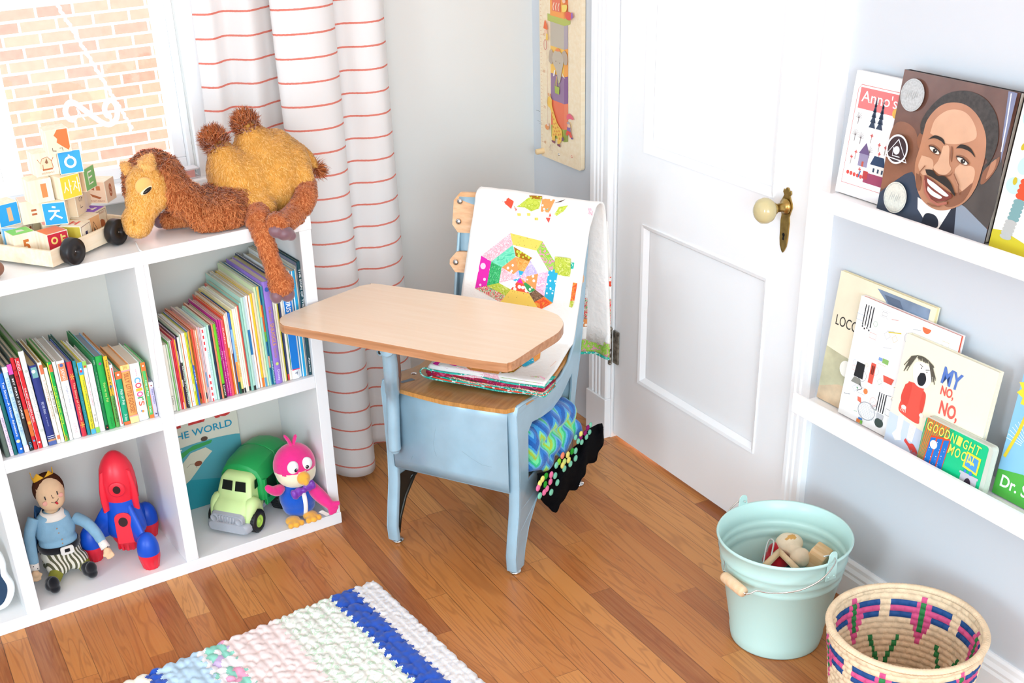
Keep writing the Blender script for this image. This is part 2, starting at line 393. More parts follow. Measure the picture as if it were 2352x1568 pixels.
esc.prism([(x, y) for x, y in Hh] + [(-x, y) for x, y in reversed(Hh)], 0, .003)
plate = build('escutcheon', esc, door, bevel=.001, label='aged brass ornate keyhole plate')
hb = M(kn @ Matrix.Rotation(radians(-90), 4, 'Y') @ Matrix.Rotation(radians(-90), 4, 'Z')).mat(mat('black_void', '#0c0a08', .9))
hb.disc(0, -.031, .0038, .0034).poly([(-.0016, -.032), (.0016, -.032), (.0028, -.042), (-.0028, -.042)], .0034); build('keyhole', hb, plate)
kb = M(kn @ Matrix.Translation((0, 0, .028)) @ Matrix.Rotation(radians(-90), 4, 'Y')).mat(brass)
kb.lathe([(.0, .003), (.0155, .003), (.0165, .006), (.011, .009), (.009, .012), (.0085, .03), (.0125, .032), (.013, .036), (.009, .038)], 32)
kb.mat(mat('cream_porcelain', '#cdbf8f', .12, .6)).lathe([(.009, .037), (.018, .040), (.0245, .048), (.0262, .056), (.0245, .065), (.018, .072), (.009, .0755), (.0001, .0765)], 36)
build('door_knob', kb, door, label='cream and brass round knob')
hg = M().mat(mat('worn_hinge', '#8a8478', .4, .5, .6, vary=.6, vscale=90)); hy = -.409
for k in range(5): hg.cyl((-.010, hy, .222 + k * .018), (-.010, hy, .239 + k * .018), .0052, n=14)
hg.ball((-.010, hy, .316), .006).ball((-.010, hy, .220), .0055); hg.box(-.004, .001, hy - .026, hy + .002, .222, .312)
build('hinge', hg, door, label='paint-worn metal hinge')
# baseboards
def base(P, F, L, nm):
    b = M(F).mat(W); b.prism(P, 0, L); struct(nm, b)
prof = [(0, 0), (.016, 0), (.016, .072), (.013, .078), (.0135, .084), (.009, .092), (.008, .1), (.004, .105), (0, .105)]
def bb(nm, p0, p1, shoe=True):
    p0, p1 = Vector(p0), Vector(p1); d = (p1 - p0).normalized(); n = Vector((d.y, -d.x, 0))
    F = Matrix(((n.x, 0, d.x, p0.x), (n.y, 0, d.y, p0.y), (n.z, 1, d.z, p0.z), (0, 0, 0, 1)))
    b = M(F).mat(W); b.prism(prof, 0, (p1 - p0).length)
    if shoe:
        b.mat(wood('stained_shoe_moulding', '#8a5128', '#a0622f', '#b5733a', axis=1)); b.prism([(.016, 0), (.030, 0), (.0285, .008), (.024, .014), (.016, .017)], 0, (p1 - p0).length)
    struct(nm, b)
bb('baseboard_right', (0, -1.1745, 0), (0, -5.4, 0))
bb('baseboard_back', (-4.5, 0, 0), (-.02, 0, 0))
for o in ('baseboard_right',): pass
# window: outer frame, sash, glass, stool
b = M().mat(W)
b.box(WX0 - .09, WX0, -.02, 0, WZ0, WZ1 + .09).box(WX1, WX1 + .085, -.02, 0, WZ0 - .02, WZ1 + .09).box(WX0 - .09, WX1 + .085, -.022, 0, WZ1, WZ1 + .09)
struct('trim_5', b, bevel=.002)
b = M().mat(W); b.box(WX0 - .1, WX1 + .1, -.045, .048, WZ0 - .022, WZ0 + .004); struct('trim_6', b, bevel=.004)
b = M().mat(W)
b.box(WX0, WX0 + .02, .04, .14, WZ0, WZ1).box(WX1 - .012, WX1, .02, .14, WZ0, WZ1).box(WX0, WX1, .0, .14, WZ1 - .02, WZ1).box(WX0, WX1, .05, .15, WZ0 - .03, WZ0 + .012)
win = struct('window_1', b, bevel=.0015)
b = M().mat(mat('grey_sash_edge', '#cfccc6', .4)); X1 = WX1 - .012
def sash(nm, za, zb, y, wb=.028):
    b = M().mat(W); b.box(WX0 + .02, X1, y, y + .03, za, za + wb).box(WX0 + .02, X1, y, y + .03, zb - wb, zb).box(WX0 + .02, WX0 + .05, y, y + .03, za + wb, zb - wb).box(X1 - .03, X1, y, y + .03, za + wb, zb - wb)
    return build(nm, b, win, bevel=.002)
lo = sash('lower_sash', WZ0 + .012, 1.215, .045); up = sash('upper_sash', 1.19, WZ1 - .02, .08)
gq = N('window_glass'); gt = gq.n('ShaderNodeBsdfTransparent'); gg = gq.n('ShaderNodeBsdfGlossy', i_Roughness=.02)
gx = gq.n('ShaderNodeMixShader', i_0=.05); gq.l(gt.outputs[0], gx.inputs[1]); gq.l(gg.outputs[0], gx.inputs[2]); gq.l(gx.outputs[0], gq.out.inputs[0])
for sh, za, zb, y in ((lo, WZ0 + .035, 1.19, .058), (up, 1.21, WZ1 - .045, .093)):
    b = M().mat(gq.m); b.box(WX0 + .045, X1 - .025, y, y + .004, za, zb); build('glass_pane', b, sh)
# outdoors: brick house next door with a white window, white iron scroll bracket and chain
b = M().mat(brick_mat()); b.box(-4.5, .32, 3.9, 4.1, -1.6, 3.6); house = thing('brick_house', b, 'neighbouring red brick house wall seen through the window', 'house')
b = M().mat(mat('outdoor_white_trim', '#e9e9e6', .6))
b.box(-2.6, -.88, 3.84, 3.9, -1.2, -1.08).box(-.98, -.88, 3.84, 3.9, -1.2, .66).box(-2.6, -.88, 3.84, 3.9, .57, .66).box(-1.75, -1.66, 3.85, 3.9, -1.2, .6)
b.box(-2.6, -.9, 3.85, 3.9, .08, .16).box(-1.66, -.98, 3.86, 3.9, -.55, .6).box(.3, .55, 3.7, 4.1, -1.6, 3.6)
hw = build('window_frame', b, house, bevel=.004)
b = M().mat(mat('outdoor_pane', '#8d98a2', .1, .6)); b.box(-1.63, -1.12, 3.84, 3.859, -.1, .05).box(-1.63, -1.06, 3.84, 3.859, -.52, -.2); build('pane', b, hw)
b = M().mat(mat('outdoor_gravel', '#c9c5bd', .9)); b.box(-6, 3, .2, 6, -1.8, -1.6); struct('ground', b)
wi = mat('white_iron', '#f3f3f3', .5)
b = M().mat(wi)
def sc(u, v, y=.62): return onax(u, v, 1, y)
b.tube(bez([sc(*q) for q in ((168, 276), (158, 272), (150, 256), (156, 238), (170, 236), (190, 250), (215, 268), (240, 284), (256, 284), (268, 270), (268, 245), (258, 231), (246, 234), (240, 250), (247, 266), (255, 262))], 60), .0035, 8, flat=2.2)
b.tube(bez([sc(*q) for q in ((158, 268), (168, 280), (180, 262), (176, 248), (185, 262), (196, 276))], 24), .002, 6)
thing('scroll_bracket', b, 'white wrought iron scroll hanging outside the window glass', 'bracket', F=at(*sc(210, 262)))
b = M().mat(wi); A, B = sc(132, 12, .66), sc(302, 292, .66)
for k in range(46):
    p = A.lerp(B, k / 45); b.ball(p + Vector((.002 * sin(k * 2.1), 0, 0)), (.0052, .0045, .0068), nu=8, nv=6)
thing('bead_chain', b, 'white chain hanging diagonally outside the window', 'chain', F=at(*A))
# ================================================================ CURTAIN
def cat2(P, t):
    n = len(P) - 1; x = min(max(t, 0), 1) * n; i = min(int(x), n - 1); f = x - i
    g = lambda k: Vector(P[min(max(k, 0), n)])
    a, b_, c, d = g(i - 1), g(i), g(i + 1), g(i + 2)
    return .5 * ((2 * b_) + (c - a) * f + (2 * a - 5 * b_ + 4 * c - d) * f * f + (3 * b_ - a - 3 * c + d) * f ** 3)
TOPC = [(-.905, -.055), (-.875, -.085), (-.835, -.06), (-.79, -.10), (-.745, -.075), (-.715, -.06), (-.735, -.10), (-.742, -.135), (-.70, -.165), (-.64, -.17), (-.60, -.14), (-.588, -.10), (-.56, -.09), (-.52, -.115), (-.48, -.115), (-.452, -.085)]
BOTC = [(-.93, -.06), (-.90, -.10), (-.86, -.06), (-.83, -.12), (-.78, -.10), (-.75, -.12), (-.752, -.17), (-.744, -.24), (-.71, -.285), (-.665, -.29), (-.637, -.255), (-.628, -.20), (-.60, -.175), (-.555, -.195), (-.50, -.175), (-.462, -.13)]
def curt(u, v):
    z = .026 + v * 2.2; k = min(1, max(0, (z - .05) / 1.1)); k = k * k * (3 - 2 * k)
    p = cat2(BOTC, u) * (1 - k) + cat2(TOPC, u) * k
    hem = .012 * sin(u * 9) * (1 - min(1, v * 8)) + .02 * (1 - min(1, v * 12)) * max(0, (u - .72)) * 2
    wob = .004 * sin(z * 11 + u * 14) * (1 - k * .6)
    return (p.x + wob * .6, p.y + wob, z + hem)
q = N('striped_curtain_linen'); sz = q.n('ShaderNodeSeparateXYZ', i_0=q.obj()); nz = q.n('ShaderNodeTexNoise', i_Vector=q.obj(), i_Scale=220.0, i_Detail=2.0)
fz = q.math('FRACT', q.math('DIVIDE', q.math('ADD', q.math('MULTIPLY_ADD', nz.outputs[0], .0016, sz.outputs[2]), .0098 + .002), .0526))
msk = q.math('LESS_THAN', fz, .078)
cc = q.mix(msk, '#fdfaf8', '#f29482')
q.l(cc, q.b.inputs['Base Color']); q.b.inputs['Roughness'].default_value = .85; q.bump(nz.outputs[0], .15, .001)
tr = q.n('ShaderNodeBsdfTranslucent'); q.l(cc, tr.inputs[0]); mx = q.n('ShaderNodeMixShader', i_0=.42); q.l(q.b.outputs[0], mx.inputs[1]); q.l(tr.outputs[0], mx.inputs[2]); q.l(mx.outputs[0], q.out.inputs[0])
b = M().mat(q.m).grid(curt, 140, 90)
curtain = thing('curtain', b, 'white curtain with thin coral stripes hanging beside the window', 'curtain', F=at(-.68, -.15, 0), solid=.0012)
# ================================================================ BOOKSHELF (local frame SHELF: x right along the front, y back, z up)
cw, ct = .34046, .0297; SD = .25; HS = 2 * cw + 3 * ct
sw = mat('shelf_white_laminate', '#f0f0f0', .32, .4)
shelf = empty('bookshelf', SHELF @ Matrix.Translation((-1.1, 0, 0)), 'white cube bookshelf full of books and toys under the window', 'bookshelf')
NC = 4; XL = -(NC * cw + (NC + 1) * ct)
def spart(nm, *boxes, **k):
    b = M(SHELF).mat(sw)
    for q_ in boxes: b.box(*q_)
    return build(nm, b, shelf, bevel=.0012, **k)
spart('top_board', (XL, 0, 0, SD, HS - ct, HS)); spart('bottom_board', (XL, 0, 0, SD, 0, ct))
spart('side_panel', (-ct, -.0015, .001, SD, ct, HS - ct)); spart('side_panel', (XL + .0015, XL + ct, .001, SD, ct, HS - ct))
for k in range(1, NC):
    x = -(k * cw + (k + 1) * ct); spart('divider', (x, x + ct, .0012, SD, ct, HS - ct))
for k in range(NC):
    x = -((k + 1) * cw + (k + 1) * ct); spart('shelf_board', (x, x + cw, .0016, SD, cw + ct, cw + 2 * ct))
b = M(SHELF).mat(mat('shelf_back', '#dcd8cf', .6)).box(XL + .002, -.002, SD, SD + .004, .002, HS - .002); build('back_panel', b, shelf)
# ================================================================ PICTURE LEDGES
def ledge(zb, zt, label):
    y1 = -1.222; F = at(0, -1.9, zb); b = M().mat(W)
    b.box(-.094, 0, -3.1, y1, zb, zb + .016); L = thing('picture_ledge', b, label, 'shelf', 'white picture ledges on the right wall', F=F, bevel=.0015)
    b = M().mat(W).box(-.1035, -.094, -3.1, y1, zb - .0015, zt); build('front_lip', b, L, bevel=.0015)
    return zb + .016
LZ2 = ledge(.431, .470, 'lower white picture ledge holding five picture books beside the door')
LZ1 = ledge(.850, .882, 'upper white picture ledge holding the smiling man portrait book')
# ================================================================ SCHOOL DESK (local frame DESK: x to its right seen from the front, y back, z up)
bl = mat('powder_blue_enamel', '#9dbccc', .32, .5, .12, vary=.05, vscale=25, coat=.35)
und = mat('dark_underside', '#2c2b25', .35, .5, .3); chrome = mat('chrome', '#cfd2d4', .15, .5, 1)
q = N('varnished_seat_plywood'); mp = q.n('ShaderNodeMapping', i_Vector=q.obj()); mp.inputs['Scale'].default_value = (120, 7, 40)
g = q.n('ShaderNodeTexNoise', i_Vector=mp.outputs[0], i_Scale=1.0, i_Detail=5.0, i_Roughness=.65); g2 = q.n('ShaderNodeTexNoise', i_Vector=q.obj(), i_Scale=9.0, i_Detail=3.0)
q.l(q.mix(q.ramp(g2.outputs[0], [(.42, (0, 0, 0, 1)), (.62, (.8, .8, .8, 1))]), q.ramp(g.outputs[0], [(.3, '#a8702f'), (.55, '#c98d4a'), (.75, '#d9a263')]), '#b68a58'), q.b.inputs['Base Color'])
q.b.inputs['Roughness'].default_value = .3; seatm = q.m
slat = wood('orange_maple_ply', '#cf935d', '#dfa874', '#e8b98a', axis=0, rough=.3)
desk = empty('school_desk', DESK @ Matrix.Translation((0, .2, 0)), 'powder blue vintage school desk with tablet top and folded quilt on its seat', 'desk')
def D(u, v, ax, val): return onax(u, v, ax, val, DESK)
# side frames: pressed sheet with rolled front flange; section described in (y,z), x follows the taper
def sx_(y, z): return .172 - .055 * min(1, max(0, (y - .02) / .43)) * min(1, max(0, 1 - z / .42)) - .012 * min(1, max(0, (y - .1) / .3))
OUT = [(-.006, .012), (-.009, .05), (.0, .10), (.012, .16), (.016, .22), (.015, .32), (.012, .395), (.020, .412), (.05, .410), (.09, .405), (.14, .392), (.19, .385), (.245, .390), (.285, .408), (.318, .445), (.335, .50), (.35, .58), (.368, .66), (.385, .728),
       (.398, .735), (.402, .725), (.392, .66), (.376, .56), (.362, .47), (.352, .40), (.346, .33), (.348, .25), (.362, .18), (.395, .10), (.432, .045), (.458, .016), (.430, .014), (.395, .04), (.345, .095), (.29, .14), (.225, .165), (.16, .160), (.105, .135), (.065, .095), (.040, .05), (.030, .012)]
HOLE = [(.065, .215), (.065, .335), (.085, .35), (.14, .338), (.20, .33), (.25, .338), (.29, .36), (.312, .372), (.318, .33), (.315, .26), (.318, .215)]
def side(s):
    b = M(DESK).mat(bl); th = .004
    # triangulate with a hole by bridging outline to hole (right side only, the left is closed)
    poly = [Vector((y, z)) for y, z in OUT]
    if s > 0:
        k = min(range(len(OUT)), key=lambda i: abs(OUT[i][0] - .015) + abs(OUT[i][1] - .32)); h = [Vector(p) for p in HOLE]
        poly = poly[:k + 1] + [h[1]] + h[2:] + [h[0], h[1]] + poly[k:]
    def X(y, z, o): return (s * (sx_(y, z) + o), y, z)
    n = len(poly)
    for o in (0, -th):
        vs = [X(p.x, p.y, o) for p in poly]
        from mathutils.geometry import tessellate_polygon
        tri = tessellate_polygon([[Vector((p.x, p.y, 0)) for p in OUTV] for OUTV in ([[Vector(q_) for q_ in OUT]] + ([[Vector(q_) for q_ in HOLE]] if s > 0 else []))])
        allp = OUT + (HOLE if s > 0 else []); b.add([X(y, z, o) for y, z in allp], [t if (s > 0) != (o < 0) else t[::-1] for t in tri], False)
    for loop in ([OUT] + ([HOLE] if s > 0 else [])):
        m = len(loop); b.add([X(y, z, 0) for y, z in loop] + [X(y, z, -th) for y, z in loop], [(i, (i + 1) % m, m + (i + 1) % m, m + i) for i in range(m)], False)
    # front flange (leg face), about 27 mm wide, turned inwards
    fr = [p for p in OUT[:8]]; W2 = .027; vs = []
    for y, z in fr:
        x = sx_(y, z)
        for dx, dy in ((0, .006), (-.001, .001), (-.004, -.001), (-W2 + .003, -.001), (-W2, .002), (-W2, .010)): vs.append((s * (x + dx), y + dy, z))
    m = 6; b.add(vs, [(i * m + k, i * m + k + 1, (i + 1) * m + k + 1, (i + 1) * m + k) for i in range(len(fr) - 1) for k in range(m - 1)], True)
    # rolled rims: round the back edge and the bottom arch
    rim = [(s * (sx_(y, z) - .003), y, z) for y, z in OUT[7:31]]; b.tube(rim, .0042, 8)
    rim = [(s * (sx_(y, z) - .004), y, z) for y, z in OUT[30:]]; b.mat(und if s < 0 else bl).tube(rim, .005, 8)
    return build('side_frame', b, desk)
sr = side(1); sl = side(-1)
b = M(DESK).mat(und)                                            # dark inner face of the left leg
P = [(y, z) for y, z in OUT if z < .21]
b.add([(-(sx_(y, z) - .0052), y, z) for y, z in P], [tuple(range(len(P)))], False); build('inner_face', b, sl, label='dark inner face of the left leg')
# book box with rolled front
b = M(DESK).mat(bl); zt = .402; PR = [(.010, .205), (.008, .23), (.008, .375), (.010, .392), (.016, .401), (.03, .4035), (.30, .375)]
PR2 = [(.010, .205), (.016, .200), (.30, .205), (.325, .215), (.33, .37)]
for prf in (PR, PR2): b.add([(x, y, z) for x in (-.146, .150) for y, z in prf], [(i, len(prf) + i, len(prf) + i + 1, i + 1) for i in range(len(prf) - 1)], True)
b.add([(-.150, y, z) for y, z in PR[:6]] + [(-.148, .3, .38), (-.148, .3, .205)], [tuple(range(8))], False)
build('book_box', b, desk, solid=.002)
for pts in ([(-.03, .0072, .33), (-.038, .0072, .29), (-.036, .0072, .27), (-.032, .0072, .258)], [(.035, .0072, .285), (.06, .0072, .272), (.085, .0072, .262), (.11, .0072, .262)], [(-.10, .0072, .235), (-.096, .0072, .245)]):
    build('scratch', M(DESK).mat(mat('scratch_grey', '#7f98a4', .5)).tube(pts, .0005, 4), desk)

# glides
for x, y, s in ((-.158, .012, 1), (.158, .012, 1), (.113, .447, 1), (-.113, .447, 1)):
    b = M(DESK @ Matrix.Translation((x, y, 0))).mat(chrome).lathe([(0, 0), (.012, 0), (.0145, .003), (.0135, .0065), (.006, .008), (.005, .014), (0, .014)], 24); build('glide', b, desk, label='round chrome glide')
# seat: contoured plywood
SP = [(930, 860), (924, 880), (928, 900), (945, 915), (985, 925), (1100, 946), (1190, 962), (1212, 963), (1228, 950), (1262, 905), (1300, 870), (1335, 842), (1330, 822), (1290, 818), (1150, 800), (1020, 800), (985, 822)]
def seatz(x, y): return .404 + .014 * min(1, max(0, (y - .24) / .1)) - .018 * math.exp(-((y - .17) / .07) ** 2) - .006 * (1 - min(1, abs(x) / .15)) * (1 - y / .4)
def ssh(x0, x1, y0, y1, r): return rrect(x0, y0, x1, y1, r, 6)
sp = [(-.148, .03), (-.135, .008), (-.11, -.002), (.0, -.006), (.135, -.004), (.158, .006), (.168, .03), (.172, .08), (.160, .2), (.152, .33), (.12, .345), (-.12, .345), (-.146, .33), (-.162, .2), (-.165, .09), (-.160, .055)]
from mathutils.geometry import tessellate_polygon
def lumpy_plate(outl, zf, th, mt, nm, par, F=DESK, nrow=14, bevel=0):
    """contoured board: rings shrinking to the centre so the surface can bend"""
    cx = sum(p[0] for p in outl) / len(outl); cy = sum(p[1] for p in outl) / len(outl); n = len(outl); vs = []; fs = []
    b = M(F).mat(mt)
    for top in (1, 0):
        vs = []; fs = []
        for r in range(nrow + 1):
            k = 1 - r / nrow
            for x, y in outl:
                X, Y = cx + (x - cx) * k, cy + (y - cy) * k; vs.append((X, Y, zf(X, Y) - (0 if top else th) - (.0012 if (r == 0 and top) else 0)))
        for r in range(nrow):
            for i in range(n):
                f = (r * n + i, r * n + (i + 1) % n, (r + 1) * n + (i + 1) % n, (r + 1) * n + i); fs.append(f if top else f[::-1])
        b.add(vs, fs, True)
    b.add([(x, y, zf(x, y) - .0012) for x, y in outl] + [(x, y, zf(x, y) - th) for x, y in outl], [(i, n + i, n + (i + 1) % n, (i + 1) % n) for i in range(n)], False)
    return build(nm, b, par)
spd = [tuple(p)[:2] for p in bez([(x, y, 0) for x, y in sp + sp[:1]], 64)[:-1]]
seat = lumpy_plate(spd, lambda x, y: seatz(x, y) + .010, .011, seatm, 'seat', desk)
b = M(DESK).mat(mat('worn_patch', '#6f7f8c', .4)); b.add([(-.132, .028, seatz(-.13, .03) + .0105), (-.122, .026, seatz(-.12, .03) + .0105), (-.105, .055, seatz(-.105, .05) + .0105), (-.118, .058, seatz(-.12, .05) + .0105)], [(0, 1, 2, 3)]); build('worn_patch', b, seat)
for x, y in ((-.13, .088), (.146, .20), (.12, .31)):
    b = M(DESK @ Matrix.Translation((x, y, seatz(x, y) + .010))).mat(chrome).lathe([(.0075, 0), (.0065, .0018), (.003, .0028), (.0001, .003)], 16); build('rivet', b, seat)
# back: posts are the side frames; two bent plywood slats, upper tall and lower narrow
def yback(z): return .318 + .067 * min(1, max(0, (z - .445) / .29))
def slat_(z0, z1, nm, w=.172):
    b = M(DESK).mat(slat); rnd = .018; n = 16
    def f(u, v, o):
        x = (-1 + 2 * u) * w; zz = z0 + (z1 - z0) * v; e = max(0, abs(x) - (w - rnd)) / rnd; c = (z1 - z0) / 2; m_ = (z0 + z1) / 2
        lim = 1 - (1 - math.sqrt(max(0, 1 - e * e))) * rnd / c
        zz = m_ + (zz - m_) * lim
        return (x, yback(zz) - .012 + .022 * (1 - (x / w) ** 2) + o, zz)
    b.grid(lambda u, v: f(u, 1 - v, 0), 25, 9).grid(lambda u, v: f(u, v, .008), 25, 9)
    edge = [f(u / 24, 0, 0) for u in range(25)] + [f(1, v / 8, 0) for v in range(1, 9)] + [f(1 - u / 24, 1, 0) for u in range(1, 25)] + [f(0, 1 - v / 8, 0) for v in range(1, 8)]
    m = len(edge); b.add(edge + [(x, y + .008, z) for x, y, z in edge], [(i, m + i, m + (i + 1) % m, (i + 1) % m) for i in range(m)], False)
    s = build(nm, b, desk); return s
s1 = slat_(.655, .745, 'backrest_slat'); s2 = slat_(.565, .612, 'backrest_slat')
b = M(DESK).mat(bl)
for z0, z1 in ((.545, .70),): b.grid(lambda u, v: ((-1 + 2 * u) * .160, yback(z0 + (z1 - z0) * v) + .016 * (1 - (-1 + 2 * u) ** 2), .44 + (.735 - .44) * v), 20, 8)
build('back_plate', b, desk, solid=.003)
for par, zs in ((s1, (.725, .680)), (s2, (.588,))):
    for z in zs:
        for s in (-1, 1):
            b = M(DESK @ Matrix.Translation((s * .157, yback(z) - .0105, z)) @ Matrix.Rotation(radians(90), 4, 'X')).mat(chrome).lathe([(.007, 0), (.0062, .002), (.003, .0034), (.0001, .0038)], 16); build('rivet', b, par)
# tablet post on the left front, and the tablet
b = M(DESK).mat(bl); TZ = .559
PX_ = [D(894, 808, 2, .547), D(899, 860, 2, .482), D(902, 905, 1, -.008)]
LO = [D(908, 1035, 1, -.006), D(906, 1020, 1, -.006), D(904, 970, 1, -.006)]
b.tube(bez(LO + [PX_[2], PX_[1], PX_[0], PX_[0] + Vector((.003, -.012, TZ - .547))], 36), [.010, .0125] + [.0145] * 17 + [.0165] * 18, 20)
BP = PX_[0] + Vector((-.014, -.008, .002)); b.cyl(BP - Vector((0, .006, 0)), BP + Vector((0, .02, 0)), .0085, n=16)
b.ball(LO[0], (.010, .010, .008)); b.box(-.20, .02, -.06, .08, TZ - .006, TZ)
post = build('tablet_post', b, desk)
b = M(DESK).mat(und).cyl(BP - Vector((0, .0075, 0)), BP - Vector((0, .004, 0)), .0042, n=12); build('bolt', b, post)
b = M(DESK).mat(mat('worn_brown', '#6a4a3c', .5)).tube([PX_[0] + Vector((.016, .006, 0)), PX_[1] + Vector((.016, .006, 0)), PX_[2] + Vector((.013, .006, 0))], [.0045, .0045, .001], 8); build('worn_paint', b, post)
TT = .578; px = [(641.3, 740.2), (642.5, 731), (655, 722), (700, 704), (815, 660.5), (832, 655), (850, 652.5), (868, 651.8), (1033, 674.8), (1215, 703), (1239.8, 707.5), (1274.3, 719.6), (1287, 728), (1293.9, 740.2), (1292, 750), (1280, 765), (1240, 790), (1184.7, 826.3), (1168, 832.5), (1150.3, 833.2), (1033, 816), (826.6, 778.1), (671.7, 750.6), (650, 746.5)]
TP = [tuple(D(u, v, 2, TT)[:2]) for u, v in px]; TP = [tuple(p)[:2] for p in bez([(x, y, 0) for x, y in TP + TP[:1]], 110)[:-1]]
lam = wood('maple_laminate', '#efd3b6', '#f0d6bb', '#f2dac1', axis=0, rough=.25); edg = wood('tablet_edge', '#a87450', '#b9835c', '#c7946c', axis=0, rough=.25)
b = M(DESK).mat(edg).prism(TP, TT - .019, TT - .0005); tab = build('tablet_top', b, desk, bevel=.003)
b = M(DESK).mat(lam).prism([(x * .9965 + TP[0][0] * 0, y * .9965 + .0005) for x, y in TP], TT - .002, TT); build('laminate_face', b, tab)
# ================================================================ BOOKS IN THE BOOKSHELF
FACE = Matrix(((1, 0, 0, 0), (0, 0, -1, 0), (0, 1, 0, 0), (0, 0, 0, 1)))      # local x right, y up, z towards the viewer (-y of the shelf)
def shelfbook(xb0, xb1, z0, h, dp, col, label, lean=0.0, y0=.014, hard=True, pages='#e2d6bf', art=None, group=None, fan=0.0, boardcol=None):
    w = xb1 - xb0; th = .0016 if hard else .0005; ov = .003 if hard else 0
    F = SHELF @ Matrix.Translation((xb0, y0, z0)) @ Matrix.Rotation(math.atan2(lean, h), 4, 'Y')
    r = empty('book', F, label, 'book', group); cm = C_(col, .38); bm = C_(boardcol, .45) if boardcol else cm
    b = M(F).mat(cm); n = 6; rad = min(w / 2, .006 if hard else .0015)
    # rounded spine then two boards
    P = [(w / 2 - (w / 2) * cos(pi * k / n), rad * (1 - sin(pi * k / n)) * .6) for k in range(n + 1)]
    out = P; inn = [(min(max(x, th), w - th), y + th) for x, y in P]
    b.prism([(x, y) for x, y in out] + [(x, y) for x, y in reversed(inn)], 0, h, smooth=False)
    b.mat(bm); b.box(0, th, rad * .6, dp, 0, h).box(w - th, w, rad * .6, dp, 0, h)
    c = build('cover', b, r)
    if art:
        for a in art:
            g = M(F @ Matrix.Translation((0, -.0004, 0)) @ FACE); a(g, w, h)
            k0 = len(c.data.vertices)
            # merge the printed artwork into the cover mesh
            I = WM[c.name].inverted(); me = c.data; vs = [tuple(v.co) for v in me.vertices] + [tuple(I @ v) for v in g.v]
            fs = [tuple(p.vertices) for p in me.polygons] + [tuple(i + k0 for i in f) for f in g.f]
            mi = [p.material_index for p in me.polygons]; ms = list(me.materials)
            for m_ in g.mats:
                if m_ not in ms: ms.append(m_)
            mi += [ms.index(g.mats[i]) for i in g.fm]
            nm = bpy.data.meshes.new('cover'); nm.from_pydata(vs, [], fs)
            for m_ in ms: nm.materials.append(m_)
            for p, i in zip(nm.polygons, mi): p.material_index = i
            c.data = nm; bpy.data.meshes.remove(me)
    b = M(F).mat(mat('paper_' + pages[1:], pages, .8, .1)); b.box(th, w - th, rad * .6 + th, dp - ov, ov, h - ov - (.0006 if not hard else 0)); build('pages', b, r)
    return r
def T_(txt, col, a=.1, b_=.9, s=.55, side=0, bold=.004):
    """title running down the spine between fractions a..b_ measured from the top"""
    def f(g, w, h):
        g.mat(C_(col, .5)); L = h * (b_ - a); cy = h * (1 - (a + b_) / 2); hh = w * s
        g.text(txt, w / 2 - L / 2, cy - hh / 2, w / 2 + L / 2, cy + hh / 2, .0006, rot=-pi / 2, bold=bold)
    return f
def B_(col, a, b_, z=.0002, x0=0, x1=1):
    def f(g, w, h): g.mat(C_(col, .45)).rect(w * x0, h * (1 - b_), w * x1, h * (1 - a), z)
    return f
def Dt(col, a, r=.3, x=.5, z=.0005):
    def f(g, w, h): g.mat(C_(col, .45)).disc(w * x, h * (1 - a), w * r, z, n=12)
    return f
Z2 = 2 * ct + cw + .0009
